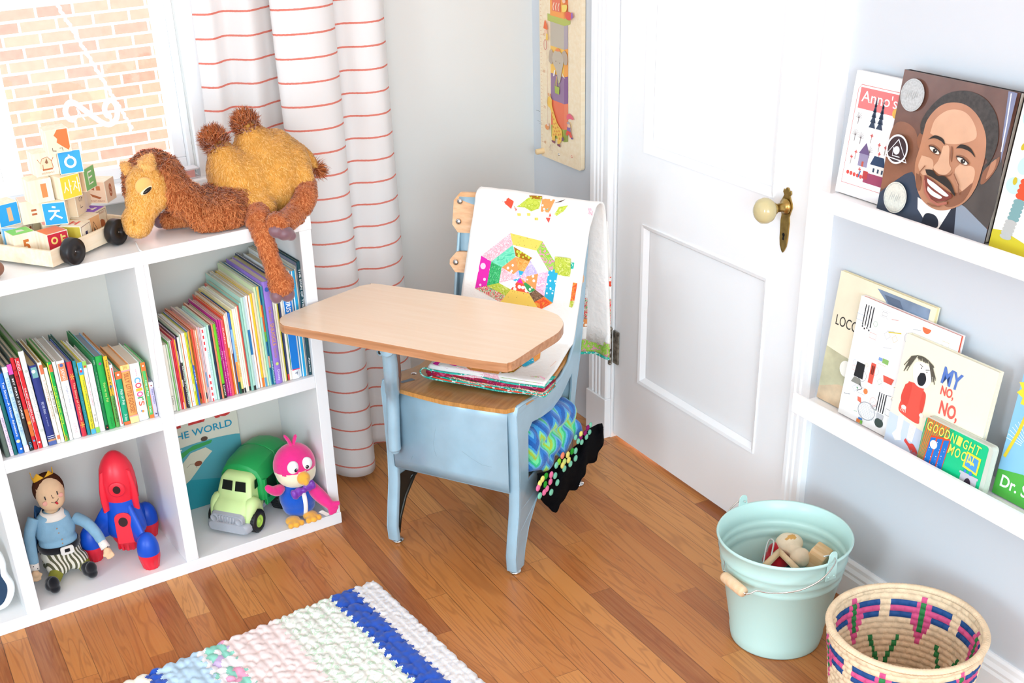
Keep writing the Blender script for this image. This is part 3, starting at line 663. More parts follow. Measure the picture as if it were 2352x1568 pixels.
LB = [  # x0, x1, height, depth, colour, lean, label, art, extra
 (-.7385, -.729, .20, .19, '#5d6f66', -.004, 'grey green spine at the far left end of the left row', [], {}),
 (-.728, -.7185, .165, .16, '#e8dcec', 0, 'pale lavender slim hardback near the left end of the left row', [T_('MISS RUMPHIUS', '#b9a6c8', .45, .98, .4)], {}),
 (-.7175, -.7085, .205, .19, '#0d6464', -.010, 'plain dark teal hardback between the lavender and blue spines', [], dict(boardcol='#2a3a3a')),
 (-.7065, -.6935, .186, .185, '#1769c9', -.008, 'bright blue hardback with white title, left row', [T_('Toy Story—A Winter Adventure', '#f4f8ff', .10, .78, .5), Dt('#d9dfb0', .84, .34, .45), Dt('#eef4ff', .94, .2, .6)], {}),
 (-.6925, -.683, .198, .19, '#c3e0ee', -.010, 'pale blue hardback with a pink foot, left row', [B_('#f1d3e0', .92, 1), B_('#f3dbe8', 0, .06), T_('STELLA  SLEEPY BEAR ABC', '#7fb0d0', .12, .8, .5)], dict(boardcol='#6f7a7c')),
 (-.6825, -.6735, .202, .19, '#2b2a2c', -.012, 'black hardback with a magenta top block, left row', [B_('#d14fae', 0, .115), T_('MY FIRST STORIES', '#f0f0f0', .16, .62, .42), T_('DK', '#5fb7e6', .9, .97, .5)], dict(boardcol='#3a3f3c')),
 (-.6725, -.665, .213, .20, '#c9202c', -.012, 'red and orange hardback with tall grey green boards, left row', [B_('#cf6a2e', .55, .85), Dt('#e6a743', .70, .5), Dt('#4c9bd0', .9, .3), T_('LES', '#7d1018', .12, .3, .4)], dict(boardcol='#4d5a50')),
 (-.664, -.655, .210, .20, '#d6252f', -.011, 'red hardback lettered in white, left of the floral white book', [T_('KING', '#f7e6e6', .03, .13, .5), T_('THE MOST WONDERFUL KING', '#f7e6e6', .32, .70, .42), Dt('#f3dada', .93, .25), B_('#f0c8c8', 0, 1, .0004, 0, .1)], dict(boardcol='#3f6b35')),
 (-.654, -.643, .222, .19, '#eceeea', -.012, 'white hardback with faint grey floral print, left row', [T_('The Complete Tales', '#b8c2bd', .25, .72, .55, bold=0), Dt('#bcc6bc', .2, .3), Dt('#c3ccc6', .82, .35)], dict(boardcol='#53803c', pages='#a8a89c')),
 (-.6415, -.6255, .187, .16, '#27357c', -.008, 'thick navy hardback with a copper band near its foot', [B_('#6fa7a8', .02, .15, .0003, .15, .85), Dt('#e6e9ea', .07, .25, .4), T_('PETER PAN', '#c2cbe4', .45, .60, .3), T_('J. M. BARRIE', '#93a0cc', .62, .76, .2), B_('#e4e7f2', .88, .887, .0006), B_('#e4e7f2', .905, .912, .0006), B_('#c09069', .925, .95), B_('#4a62a0', .95, 1)], dict(pages='#cdb48c')),
 (-.6245, -.616, .190, .16, '#f3efe2', 0, 'cream hardback with orange marks at head and foot', [B_('#e9724d', .03, .14, .0003, .2, .95), T_('A CHRISTMAS STORY', '#cfa98c', .2, .7, .4), B_('#ee7a55', .9, .95, .0003, .3, 1)], dict(pages='#caa777')),
 (-.6155, -.608, .176, .15, '#f5f2e6', 0, 'cream thin book lettered in dark grey beside the green one', [T_('MEET PETER RABBIT', '#6b6456', .3, .62, .45)], dict(pages='#d2bd8a', boardcol='#d3c13a')),
 (-.607, -.5985, .186, .165, '#16b04c', -.006, 'bright green spine edged in yellow, left row', [B_('#e9d93c', 0, 1, .0003, 0, .18), T_('Let us go hiking and camping', '#d6ee52', .3, .78, .5), B_('#ea6a3c', .03, .12, .0004, .3, 1), T_('Little', '#ea6a3c', .92, .99, .5)], dict(boardcol='#4f9a46')),
 (-.597, -.590, .184, .16, '#efefe9', -.004, 'off-white slim book right of the bright green spine', [T_('The Snowy Day', '#a9aca9', .3, .75, .4, bold=0)], dict(pages='#b7ab97')),
 (-.589, -.5725, .183, .165, '#f2f2ee', -.004, 'thick white book with an orange rounded title block', [B_('#f08a5c', .03, .25, .0003, .08, .92), T_('SAFFIAS', '#fbeee6', .1, .24, .45), Dt('#4a64a4', .055, .22), T_('a light in the attic', '#9aa4bd', .32, .62, .3, bold=0), T_('LITTLE', '#ddb0b8', .8, .93, .3, bold=0)], dict(pages='#c2bdb4', boardcol='#f4f4f2')),
 (-.5705, -.560, .176, .155, '#cb3142', -.002, 'crimson hardback with gold stars at both ends', [T_('The Story of Christmas', '#f1c9a4', .27, .78, .5), T_('*', '#f0b04a', .15, .23, .9), T_('*', '#f0b04a', .8, .88, .9)], dict(pages='#b9b2a6', boardcol='#4b5bb0')),
 (-.5585, -.5515, .176, .185, '#1b8490', -.001, 'teal slim hardback right of the crimson one', [T_('TEN', '#7fc3c6', .08, .16, .5), T_('A STORY BOOK FOR YOU', '#5fb0b4', .35, .85, .35)], dict(boardcol='#2f6f66', pages='#7a7468')),
 (-.5505, -.541, .170, .15, '#e6d932', 0, 'yellow slim hardback with a sky blue head and foot', [B_('#3aa6e0', 0, .17), Dt('#e03a3a', .12, .3), Dt('#ffffff', .09, .2), T_('There is a Wocket in my Pocket', '#49a05c', .24, .8, .45), T_('Dr. Seuss', '#3a5a3c', .8, .92, .4), B_('#4fb0e2', .93, 1)], dict(pages='#c9c3b6')),
 (-.540, -.532, .170, .14, '#f4f6f0', 0, 'white slim hardback with green tips and pink lettering', [B_('#8bc95a', 0, .09), Dt('#e03a3a', .07, .3), T_('I can read with eyes shut HOPPER', '#e0739a', .2, .62, .4), T_('Dr. Seuss', '#333333', .74, .84, .4), B_('#8bc95a', .92, 1)], dict(pages='#dcd6ca')),
 (-.531, -.5195, .160, .13, '#f7f7f5', 0, 'plain white book left of the dark green spine', [T_('because he loves me', '#b0b4b8', .35, .7, .35, bold=0)], dict(pages='#cfc8ba')),
 (-.5185, -.5125, .174, .185, '#0f7444', 0, 'dark green slim book with tall green boards', [T_('LIFE', '#a6d8b4', .04, .1, .5), T_('A Treasury of Bedtime', '#83c49a', .2, .62, .5), B_('#1c1c1c', .93, 1), Dt('#e0622e', .965, .2)], dict(boardcol='#1c8a4c')),
 (-.512, -.4965, .173, .16, '#22a84a', 0, 'thick bright green book with gold lettering', [T_("You're my Pal", '#cfe27a', .35, .62, .45), Dt('#a0508c', .1, .2), T_('little', '#1c7a36', .84, .97, .2)], dict(boardcol='#7fb4dc', pages='#8c9094')),
 (-.4955, -.4875, .170, .165, '#5aa24c', 0, 'green and yellow hardback with a running title down the spine', [B_('#e8b832', 0, .55), T_('The Little Engine That Could', '#2c3a30', .04, .92, .55), Dt('#4a7ac0', .42, .35)], dict(boardcol='#c77b34')),
 (-.4865, -.479, .148, .13, '#f4f2ee', 0, 'short white book with a red wavy stripe', [B_('#e0403c', .05, .97, .0003, .4, .7)], dict(pages='#d8cdb9')),
 (-.478, -.465, .130, .13, '#18a57a', 0, 'short teal board book with orange ends', [B_('#ee6f3a', 0, .14), Dt('#f7f0e8', .06, .2), T_('Hop on Pop', '#e6f8ee', .33, .62, .6), T_('Dr. Seuss', '#e6f8ee', .8, .92, .4), B_('#ee6f3a', .94, 1)], dict(pages='#d9c6aa')),
 (-.464, -.4455, .140, .14, '#f5a860', 0, 'thick peach board book with brown lettering', [B_('#f8d98a', 0, .085), B_('#f6a0a4', .085, .11), T_('LARGE', '#caa040', .01, .07, .5), T_('SILLY LITTLE GOOSE!', '#a8623a', .14, .82, .55), B_('#f6a0a4', .87, .89), B_('#f8e09a', .89, 1)], dict(pages='#e2c3a0')),
 (-.4445, -.422, .138, .135, '#f8f8f6', 0, 'chunky white board book with rainbow lettering', [T_('my first', '#d888a0', .1, .22, .2), T_('c', '#6bb4e4', .24, .33, .6), T_('o', '#e8455a', .335, .425, .6), T_('l', '#f0c040', .43, .48, .6), T_('o', '#f0559a', .49, .58, .6), T_('r', '#4cab5c', .585, .655, .55), T_('s', '#f2705a', .66, .74, .55), Dt('#f0a050', .84, .13), Dt('#5a9be0', .83, .09, .38), T_('DK', '#dddddd', .91, .96, .4)], dict(pages='#ddd0bd')),
 (-.421, -.411, .136, .13, '#58c46c', 0, 'green board book framed in orange beside the lavender one', [B_('#f07a38', 0, .15), B_('#f07a38', 0, 1, .0003, 0, .12), B_('#f07a38', 0, 1, .0003, .88, 1), Dt('#f8f0e8', .06, .2), T_('Hop on Pop', '#e9f9ec', .32, .6, .55), T_('Dr. Seuss', '#e9f9ec', .78, .9, .4), B_('#f07a38', .94, 1)], dict(pages='#ddd6c8')),
 (-.4105, -.4015, .088, .12, '#cfc8ec', 0, 'tiny lavender board book beside the divider', [B_('#f4f4f8', 0, .15), Dt('#8a3040', .1, .2), T_('baby kitten', '#6a62a0', .2, .62, .5), T_('J', '#3a3a5a', .85, .93, .5)], dict(pages='#e6e2ea')),
]
def lean_at(x): return -.028 * min(1, max(0, (-.55 - x) / .1))
for x0, x1, h, dp, col, ln, lab, art, ex in LB:
    if x0 < -.70: x0, x1 = x0 + .0065 * min(1, (-.70 - x0) / .03), x1 + .0065 * max(0, min(1, (-.70 - x1) / .03))
    shelfbook(x0, x1, Z2, h - .006, dp, col, lab, h * lean_at(x0), art=art, group='books in the left row of the bookshelf', **ex)
rr = random.Random(7)
RB = [  # px boundary at the foot (zoomed), colour words, hex, optional art, pages
 (215, 'cream', '#efe9dc', [T_('Tales', '#8a8474', .75, .9, .5)]), (245, 'pale green', '#d7e4cf', []), (256, 'grass green', '#6dbb58', []), (266, 'white', '#f3f2ee', []), (276, 'silver grey', '#d2cec6', []),
 (290, 'crimson', '#cf2f3c', []), (304, 'scarlet', '#dc4050', [B_('#f0b0b0', .9, 1)]), (316, 'amber', '#eab13c', []), (328, 'plum', '#8a5a88', [B_('#d8b0d0', .2, .4), B_('#f2e8f0', .6, .7)]), (340, 'black speckled', '#3a3836', [B_('#e8e6e0', .0, .35), T_('READING IS FUN TODAY', '#f4f4f4', .4, .95, .5)]),
 (357, 'mint', '#bfe3cd', []), (366, 'ivory', '#f3ead6', []), (377, 'orange', '#ee8a3e', []), (385, 'snow white', '#fafafa', [Dt('#5a6ab0', .93, .3)]), (399, 'off-white', '#ecebe8', []), (411, 'lemon yellow', '#f0d83c', [B_('#e8f0a0', .7, .8)]), (424, 'lime green', '#b6d24a', []),
 (432, 'royal blue', '#2b62c8', [B_('#f0a040', 0, .45), T_('TREE', '#e8eefc', .5, .7, .5)]), (446, 'rust orange', '#cd7a30', []), (458, 'brown', '#a8742e', [B_('#20242a', .85, .93)]), (468, 'coral red', '#f0604c', []), (482, 'salmon', '#f58a70', []), (494, 'beige', '#eaddc6', [T_('OLD BEAR', '#504a44', .1, .4, .5)]),
 (504, 'peach', '#f4a878', [B_('#30383e', .86, .95)]), (514, 'dusty pink', '#e2b6b4', []), (526, 'mottled grey', '#c8c4c8', [B_('#7aa6c8', .6, .8)]), (538, 'rose striped', '#ecc8cc', []),
 (547, 'red-dashed white', '#f8f6f2', [B_('#e23c46', k, k + .045, .0004, .1, .6) for k in (.02, .10, .18, .26, .63, .72, .80, .88, .96)]), (572, 'icy blue', '#d8eef0', [T_('THE LITTLE HOUSE', '#a8c8cc', .3, .8, .3, bold=0)]), (598, 'seafoam', '#bce8d0', []),
 (612, 'midnight navy', '#23324a', []), (632, 'salmon orange', '#f28a68', []), (648, 'leaf green', '#6cc52c', [B_('#222222', .8, 1), T_('KUMAK', '#e8e8e8', .82, .97, .5)]),
 (672, 'deep magenta', '#a01878', [T_('STONE SOUP', '#e0a0c8', .05, .5, .5)]), (686, 'bright magenta', '#c62890', [T_('PIPPI GOES ON BOARD', '#f0c0dc', .4, .95, .5)]), (702, 'fuchsia', '#cf2f8e', [T_('PIPPI IN THE SOUTH', '#f0c0dc', .4, .95, .5)]),
 (718, 'watermelon', '#f25a6a', [T_('RAIN', '#fbe0e0', .1, .3, .5)]), (736, 'tomato', '#ee5a44', []), (748, 'tangerine', '#f0902e', [B_('#fae6d0', 0, .4)]), (760, 'linen', '#eee4d4', []), (772, 'chestnut', '#b06a40', [B_('#e8d8c8', 0, .5)]),
 (784, 'cobalt', '#2e6cc0', [B_('#8cc0e8', .2, .6), B_('#f09a4a', .6, .85), B_('#1c5a3c', .85, 1)]), (803, 'butter yellow', '#f4e488', [T_('THE ROSE IN MY GARDEN', '#f08a6a', .35, .8, .6), B_('#222222', .95, 1)]), (822, 'pale cream', '#f6f0dc', [B_('#303030', .94, 1)]), (838, 'milky white', '#fbfaf6', []), (853, 'vanilla', '#f2ecd0', []),
 (868, 'coral', '#ee5a50', [B_('#222222', .95, 1)]), (884, 'sage teal', '#8fc8b8', []), (902, 'pale teal', '#b4dccc', [B_('#2a2c2a', .95, 1)]), (922, 'frosted blue', '#cfe4e8', [B_('#2a7ab4', .35, .62)]), (944, 'orange-edged white', '#f6efe8', [B_('#c0703c', 0, 1, .0003, .7, 1)]),
 (966, 'bone white', '#f0ece4', []), (984, 'sunflower', '#f4c832', [B_('#e87a30', .9, 1)]), (1002, 'sand', '#e6d6b4', [B_('#5aa0c8', .9, 1)]), (1020, 'celery', '#d4e4b8', []), (1038, 'aqua green', '#9cd4c0', [B_('#e8c860', 0, .3)]),
 (1056, 'patchwork blue', '#2a7cae', [B_('#e8602e', .18, .45), B_('#7ac040', .45, .55), B_('#f0a890', .7, .82)]), (1072, 'steel teal', '#3a8a9c', [T_('DREAMERS', '#d8e8ec', .75, .98, .5)]),
 (1090, 'purple', '#9a7ad4', [Dt('#3a62c0', .075, .3), T_('5-Minute', '#c79a70', .24, .38, .4), T_('SNUGGLE', '#e8b04a', .4, .62, .5), T_('Stories', '#c79a70', .64, .74, .4), Dt('#cfe07a', .8, .22), T_('Disney', '#f0ecfa', .86, .97, .4)]),
 (1150, 'pearl grey', '#dcd8cc', []), (1166, 'mottled cream', '#efe6cc', []), (1182, 'yellow-black', '#e8e03c', [B_('#20242c', 0, 1, .0003, .5, 1)]), (1198, 'slate navy', '#3a4a78', [B_('#e23c46', .94, 1)]), (1214, 'eggshell', '#efe8da', [B_('#3a8a5c', .5, .9, .0003, .7, 1)]),
 (1235, 'blue-white', '#f0f4f8', [B_('#0f7cd6', .14, .9), T_('CHRISTMAS', '#fafcff', .17, .5, .62, bold=.02), B_('#e23a5c', .9, .91), T_('T', '#26406a', .925, .96, .3)]),
 (1298, 'chalk white', '#f6f4ee', []), (1318, 'cyan', '#25a8e0', [B_('#e8f4fa', 0, 1, .0003, 0, .3)]), (1350, 'parchment', '#d9d3bf', []), (1368, 'stone grey', '#c9c8be', []), (1386, 'blue grey', '#7f8498', []),
 (1403, 'dark teal', '#12454f', [T_('THE SIGN OF THE SEAHORSE', '#f0f4f4', .06, .6, .6), T_('Abrams', '#e8eef0', .84, .97, .5)]), (1428, None, None, None)]
XR = [(215, -.367), (290, -.347), (345, -.332), (432, -.308), (545, -.276), (615, -.257), (680, -.239), (765, -.215), (805, -.204), (895, -.178), (950, -.162), (1020, -.142), (1090, -.122), (1150, -.104), (1235, -.079), (1355, -.043), (1405, -.0385), (1428, -.0305)]
HR = [(215, .163), (345, .175), (545, .182), (680, .186), (725, .190), (765, .197), (805, .204), (870, .210), (890, .224), (1000, .232), (1020, .240), (1090, .243), (1150, .245), (1235, .25), (1298, .262), (1355, .268), (1405, .275), (1428, .278)]
def ip(T, x):
    for (a, p_), (b_, q_) in zip(T, T[1:]):
        if x <= b_: return p_ + (q_ - p_) * (x - a) / (b_ - a)
    return T[-1][1]
pgs = ['#e9dfc8', '#dccdae', '#f0ead8', '#e3d2b2', '#f1eee4', '#d9cdb6']
for i in range(len(RB) - 1):
    x, nm, hx, art = RB[i]; x1 = RB[i + 1][0]; pv = RB[i - 1][1] if i else None; nx = RB[i + 1][1]
    where = ('between %s and %s ones' % (pv, nx)) if pv and nx else ('left of the %s one' % nx if nx else 'at the end beside the %s one' % pv)
    big = nm in ('purple', 'blue-white', 'dark teal')
    h = ip(HR, x) * (1 if big else rr.uniform(.965, 1.0)) - .004; dp = min(.226, h * rr.uniform(.84, .95))
    if nm == 'purple': h = .243
    shelfbook(ip(XR, x) + .0002, ip(XR, x1) - .0002, Z2, h, dp, hx, '%s %s %s, right row' % (nm, 'hardback' if big else 'picture book', where), -h * .014 * max(0, min((x - 215) / 500, 1, (1390 - x) / 300)), hard=big or rr.random() < .25, pages=rr.choice(pgs), art=art, group='picture books in the right row of the bookshelf', y0=.012 + (0 if big else rr.uniform(0, .006)))
# atlas standing behind the truck
FA = SHELF @ Matrix.Translation((-.372 + .003, .236, ct + .0005)) @ Matrix.Rotation(radians(-1.0), 4, 'X')
r = empty('book', FA, 'large cream atlas with a blue globe cover standing behind the toy truck', 'book')
b = M(FA).mat(C_('#dcd8c6', .4)); AW, AH = .222, .295; b.box(0, AW, -.004, -.0025, 0, AH).box(0, AW, .006, .0075, 0, AH).box(0, .0015, -.0025, .006, 0, AH)
g = b.fr(FA @ Matrix.Translation((0, -.0044, 0)) @ FACE)
g.mat(C_('#1b6f80')).rect(0, 0, AW, .05, 0); E_ = []
def clipc(cx, cy, r, x0, x1, y0, y1, n=90):
    return [(min(max(cx + r * cos(2 * pi * k / n), x0), x1), min(max(cy + r * sin(2 * pi * k / n), y0), y1)) for k in range(n)]
g.mat(C_('#57a3ae')).poly([(0, 0), (AW, 0)] + [(AW, .165)] + [(AW * (1 - k / 20), .165 + .028 * sin(pi * (1 - k / 20) * .55 + .55) - .02) for k in range(1, 20)] + [(0, .125)], .0003)
g.mat(C_('#2c97a4')).poly([(0, 0), (AW * .6, 0), (AW * .75, .06), (AW * .35, .08), (0, .07)], .0005)
g.mat(C_('#3f9e55')).poly([(0, .10), (.02, .125), (.05, .15), (.10, .168), (.15, .17), (.145, .162), (.09, .155), (.05, .132), (.02, .10), (0, .085)], .0006)
g.mat(C_('#d8d3bb')).poly([(.05, .095), (.062, .125), (.09, .15), (.13, .155), (.145, .14), (.12, .12), (.10, .10), (.078, .08), (.06, .07), (.045, .075)], .0008)
g.mat(C_('#9a8f7a')).line([(.075, .115), (.085, .122), (.095, .12), (.1, .108)], .0012, .001); g.mat(C_('#e7eee9')).line([(.02, .15), (.05, .163), (.07, .165)], .004, .0009)
g.mat(C_('#8a4a34')).disc(.105, .118, .010, .0011, ry=.007); g.mat(C_('#5d4538')).disc(.13, .178, .009, .0011, ry=.006)
g.mat(C_('#e4402f')).poly([(.018, .03), (.028, .022), (.055, .024), (.062, .033), (.03, .036)], .0010); g.mat(C_('#e7c64a')).disc(.038, .0355, .008, .0012, ry=.003)
g.mat(C_('#eeeae0')).poly([(.006, .168), (.04, .172), (.052, .175), (.046, .178), (.02, .176)], .0011); g.mat(C_('#c4372e')).poly([(.0, .182), (.012, .17), (.016, .176)], .0012); g.mat(C_('#f2efe6')).poly([(.022, .174), (.003, .157), (.008, .157), (.034, .174)], .0012)
g.mat(C_('#cf3b37')).text('ATLAS', -.0, .222, .208, .266, .0009, bold=.03); g.mat(C_('#1f93b4')).text('OF THE WORLD', -.0, .192, .206, .210, .0009, bold=.012)
cv = build('cover', b, r); b = M(FA).mat(mat('paper_e9dfc8', '#e9dfc8', .8)).box(.0015, AW - .002, -.0025, .006, .002, AH - .002); build('pages', b, r)
# ================================================================ TOYS ON THE LOWER SHELVES
ZF = ct + .0006
green, lime, tyre, tgrey = C_('#1f9c50', .4), C_('#cfe9a0', .42), mat('black_rubber', '#17181a', .5), C_('#a9acb4', .5)
TF = SHELF @ Matrix.Translation((-.262, .064, ZF)) @ Matrix(((.588, .809, 0), (-.809, .588, 0), (0, 0, 1))).to_4x4()      # x across, y to the back
tr_ = empty('toy_truck', TF, 'green plastic toy truck with lime cab on the bottom shelf', 'toy truck')
def loft(b, secs, n_per=1, smooth=True, caps=True):
    n = len(secs[0]); vs = [p for s_ in secs for p in s_]
    b.add(vs, [(i * n + k, i * n + (k + 1) % n, (i + 1) * n + (k + 1) % n, (i + 1) * n + k) for i in range(len(secs) - 1) for k in range(n)], smooth)
    if caps: b.add(secs[0], [tuple(range(n))[::-1]], False); b.add(secs[-1], [tuple(range(n))], False)
def usec(y, w, z0, z1, r, round_=4):
    """rounded box section in the xz plane at depth y"""
    P = rrect(-w, z0, w, z1, r, round_); return [(x, y, z) for x, z in P]
b = M(TF).mat(lime)
loft(b, [usec(-.004, .040, .028, .060, .014), usec(.004, .047, .024, .072, .018), usec(.018, .050, .024, .082, .022), usec(.030, .050, .026, .088, .022), usec(.036, .047, .03, .105, .018), usec(.048, .043, .03, .128, .014), usec(.056, .042, .03, .133, .016), usec(.082, .044, .03, .136, .018), usec(.088, .043, .03, .130, .018)])
for s in (-1, 1):      # bulging mudguards
    b.tube([(s * .046, .004 + .062 * k / 12, .034 + .036 * sin(pi * k / 12)) for k in range(13)], [.008 + .010 * sin(pi * k / 12) for k in range(13)], 10)
cab = build('cab', b, tr_)
wn = C_('#101512', .15)
b = M(TF).mat(wn)
for s in (-1, 1):
    P = [(s * .004, .0335, .099), (s * .033, .0350, .099), (s * .031, .0435, .121), (s * .004, .0425, .121)]
    b.add([(x, y - .0018, z) for x, y, z in P], [(0, 1, 2, 3) if s > 0 else (3, 2, 1, 0)]); build('windscreen', b, cab); b = M(TF).mat(wn)
for s in (-1, 1):
    P = [(s * .0458, .054, .099), (s * .0462, .078, .100), (s * .0452, .079, .121), (s * .0445, .060, .120)]
    b.add(P, [(0, 1, 2, 3) if s > 0 else (3, 2, 1, 0)]); build('side_window', b, cab); b = M(TF).mat(wn)
b = M(TF).mat(tgrey)
loft(b, [usec(-.016, .050, .012, .034, .009), usec(-.012, .056, .010, .036, .010), usec(.004, .060, .012, .036, .010), usec(.016, .058, .014, .034, .009)])
loft(b, [usec(-.012, .044, .03, .056, .010), usec(-.004, .046, .03, .060, .012)])
for k in range(6): b.tube([(-.0195 + k * .0078, -.0125, .036), (-.0195 + k * .0078, -.013, .053)], [.0018, .0024], 8)
for s in (-1, 1):
    b.fr(TF @ Matrix.Translation((s * .034, -.0125, .044)) @ Matrix.Rotation(radians(90), 4, 'X')); b.lathe([(.011, -.002), (.0105, .002), (.0085, .003), (.0083, .0015), (.0001, .003)], 20)
build('grille_bumper', b, tr_)
b = M(TF).mat(tgrey).box(-.034, .034, .02, .222, .022, .034); build('chassis', b, tr_, bevel=.002)
b = M(TF).mat(green)
def csec(y, w, top, dz=0): return [(x * w / .06, y, z) for x, z in ((-.060, .062), (-.060, .100 + dz), (-.058, .118 + dz), (-.046, .140 + top), (-.024, .150 + top), (0, .153 + top), (.024, .150 + top), (.046, .140 + top), (.058, .118 + dz), (.060, .100 + dz), (.060, .062), (.02, .050), (-.02, .050))]
loft(b, [csec(.070, .052, -.010), csec(.073, .058, -.003), csec(.095, .060, .006), csec(.150, .060, .013), csec(.151, .0585, .011), csec(.154, .0585, .011), csec(.155, .060, .013), csec(.205, .060, .010), csec(.222, .057, .003), csec(.228, .050, -.012)])
b.box(.0595, .0640, .072, .226, .050, .066).box(-.0640, -.0595, .072, .226, .050, .066).box(.0575, .0655, .072, .080, .052, .118).box(.0575, .0645, .13, .138, .055, .128)
body = build('cargo_box', b, tr_, bevel=.0012)
b = M(TF).mat(C_('#0b3d1f', .5)); b.box(.0590, .0615, .084, .128, .070, .112).box(.0590, .0615, .142, .216, .070, .112); build('side_opening', b, body)
for y, s in ((.030, 1), (.030, -1), (.150, 1), (.150, -1), (.198, 1), (.198, -1)):
    WF = TF @ Matrix.Translation((s * .052, y, .0285)) @ Matrix.Rotation(radians(90 * s), 4, 'Y'); b = M(WF).mat(tyre)
    b.lathe([(.012, -.014), (.024, -.014), (.0275, -.011), (.0283, -.004), (.0283, .004), (.0275, .011), (.024, .0135), (.0165, .0135), (.0150, .009)], 40)
    for k in range(22):
        a = 2 * pi * k / 22; b.fr(WF @ Matrix.Rotation(a, 4, 'Z') @ Matrix.Translation((.0279, 0, 0))); b.box(-.0004, .0009, -.0022, .0022, -.010, .010)
    wh = build('wheel', b, tr_)
    if y < .1:
        b = M(WF).mat(C_('#b5de5a', .45)).lathe([(.0155, .006), (.0155, .0122), (.0125, .0128), (.0115, .0105), (.006, .0105), (.0045, .014), (.0001, .0145)], 30); build('hub', b, wh)
# ---------------------------------------------------------------- pink bird
def plush(name, hexc, bump=.25, sc=260): return mat(name, hexc, .95, .1, sheen=.6, vary=.05, vscale=60, bump=bump, bscale=sc)
pk, crm, blu = plush('pink_plush', '#e62f84'), plush('cream_plush', '#efe6c6'), plush('blue_plush', '#1557c0')
yel, ppl, wht = plush('yellow_plush', '#f2b040'), mat('purple_satin', '#7a2fae', .35, .6, sheen=.3), C_('#fbfbfb', .25)
BX, BY = -.088, .045
bird = empty('plush_bird', at(BX, BY, ZF, 0, SHELF), 'pink plush bird in blue vest and purple bow tie beside the toy truck', 'plush toy')
def BS(x, y, z): return SHELF @ Vector((x, y, z))
hc = Vector((BX - .001, BY, .170)); b = M(SHELF); b.ball(hc, (.053, .045, .056)); b.ball(hc - Vector((0, .004, .018)), (.050, .044, .036))
f = fuse(b, [pk, crm], .004, 3, pick=lambda p: 1 if ((SHELF.inverted() @ p).z < hc.z + .0 - .006 * abs(sin(((SHELF.inverted() @ p).x - hc.x) * 40)) and (SHELF.inverted() @ p).y < hc.y + .01 and (SHELF.inverted() @ p).z < hc.z - .001) else 0)
head = build('head', f, bird)
b = M(SHELF).mat(pk); b.tube(bez([(BX - .004, BY, .222), (BX - .008, BY, .236), (BX - .018, BY, .254)], 8), [.009, .008, .0075, .007, .007, .007, .007, .006, .002], 10, flat=.6)
b.tube(bez([(BX + .001, BY, .222), (BX + .006, BY, .234), (BX + .012, BY, .247)], 8), [.008, .0075, .007, .0065, .0065, .0065, .006, .006, .002], 10, flat=.6); build('comb', b, head)
for s, px_ in ((-1, -.0190), (1, .0165)):
    c = hc + Vector((px_, -.037, .014)); b = M(SHELF).mat(wht); b.ball(c, (.0145, .010, .0165)); e = build('eye', b, head)
    b = M(SHELF).mat(C_('#0a1020', .1)).ball(c + Vector((-s * .003, -.0092, -.0045)), (.0045, .002, .0048)); pu = build('pupil', b, e)
    b = M(SHELF).mat(wht).ball(c + Vector((-s * .0045, -.0112, -.003)), .0012, nu=8, nv=6); build('glint', b, pu)
b = M(SHELF).mat(yel); b.ball(hc + Vector((.0, -.048, -.016)), (.0165, .014, .0165)); b.ball(hc + Vector((.0, -.056, -.020)), (.009, .012, .011)); build('beak', b, head)
b = M(SHELF); b.ball((BX, BY + .004, .082), (.047, .038, .045)); b.ball((BX, BY + .004, .060), (.042, .036, .03)); b.ball((BX, BY, .115), (.034, .030, .02))
f = fuse(b, [blu], .004, 3); bd = build('body', f, bird)
b = M(SHELF).mat(wht).grid(lambda u, v: (BX + .0015 + (-.0055 + .011 * u), BY - .0365 + .028 * ((v - .55) ** 2) * 1.6 + .0018 - .0015, .118 - .072 * v), 4, 12); build('vest_stripe', b, bd, solid=.002)
bw = empty  # bow tie is a part of the bird
b = M(SHELF)
for s, dz in ((-1, -.007), (1, .006)):
    b.ball((BX + s * .014, BY - .036, .118 + dz * .6), (.015, .008, .012), Matrix.Rotation(s * .35 - .35, 3, 'Y')); b.ball((BX + s * .024, BY - .036, .118 + dz), (.008, .009, .014), Matrix.Rotation(-.3, 3, 'Y'))
b.ball((BX, BY - .040, .117), (.006, .006, .007)); f = fuse(b, [ppl], .002, 2, disp=lambda p: .0012 * noise.noise(p * 160)); build('bow_tie', f, bird)
# wings: the left one waves, the right one hangs with fingers
b = M(SHELF); b.tube(bez([(BX - .036, BY + .004, .118), (BX - .055, BY - .004, .118), (BX - .072, BY - .01, .128), (BX - .083, BY - .014, .142)], 12), [.009, .011, .013, .014, .014, .013, .012, .011, .010, .010, .009, .008, .006], 12)
f = fuse(b, [pk], .0025, 2); build('wing', f, bird)
b = M(SHELF); b.tube(bez([(BX + .026, BY + .0, .118), (BX + .034, BY - .032, .098), (BX + .050, BY - .074, .074)], 12), [.012, .0125, .013, .014, .015, .016, .0165, .017, .0165, .016, .015, .013, .011], 12)
for dx, dz, yy in ((.016, -.012, -.080), (.010, -.022, -.078), (-.001, -.026, -.076), (.022, .003, -.082)): b.tube([(BX + .049, BY - .072, .076), (BX + .049 + dx, BY + yy, .076 + dz)], [.009, .0055], 10)
f = fuse(b, [pk], .0025, 2); build('wing', f, bird)
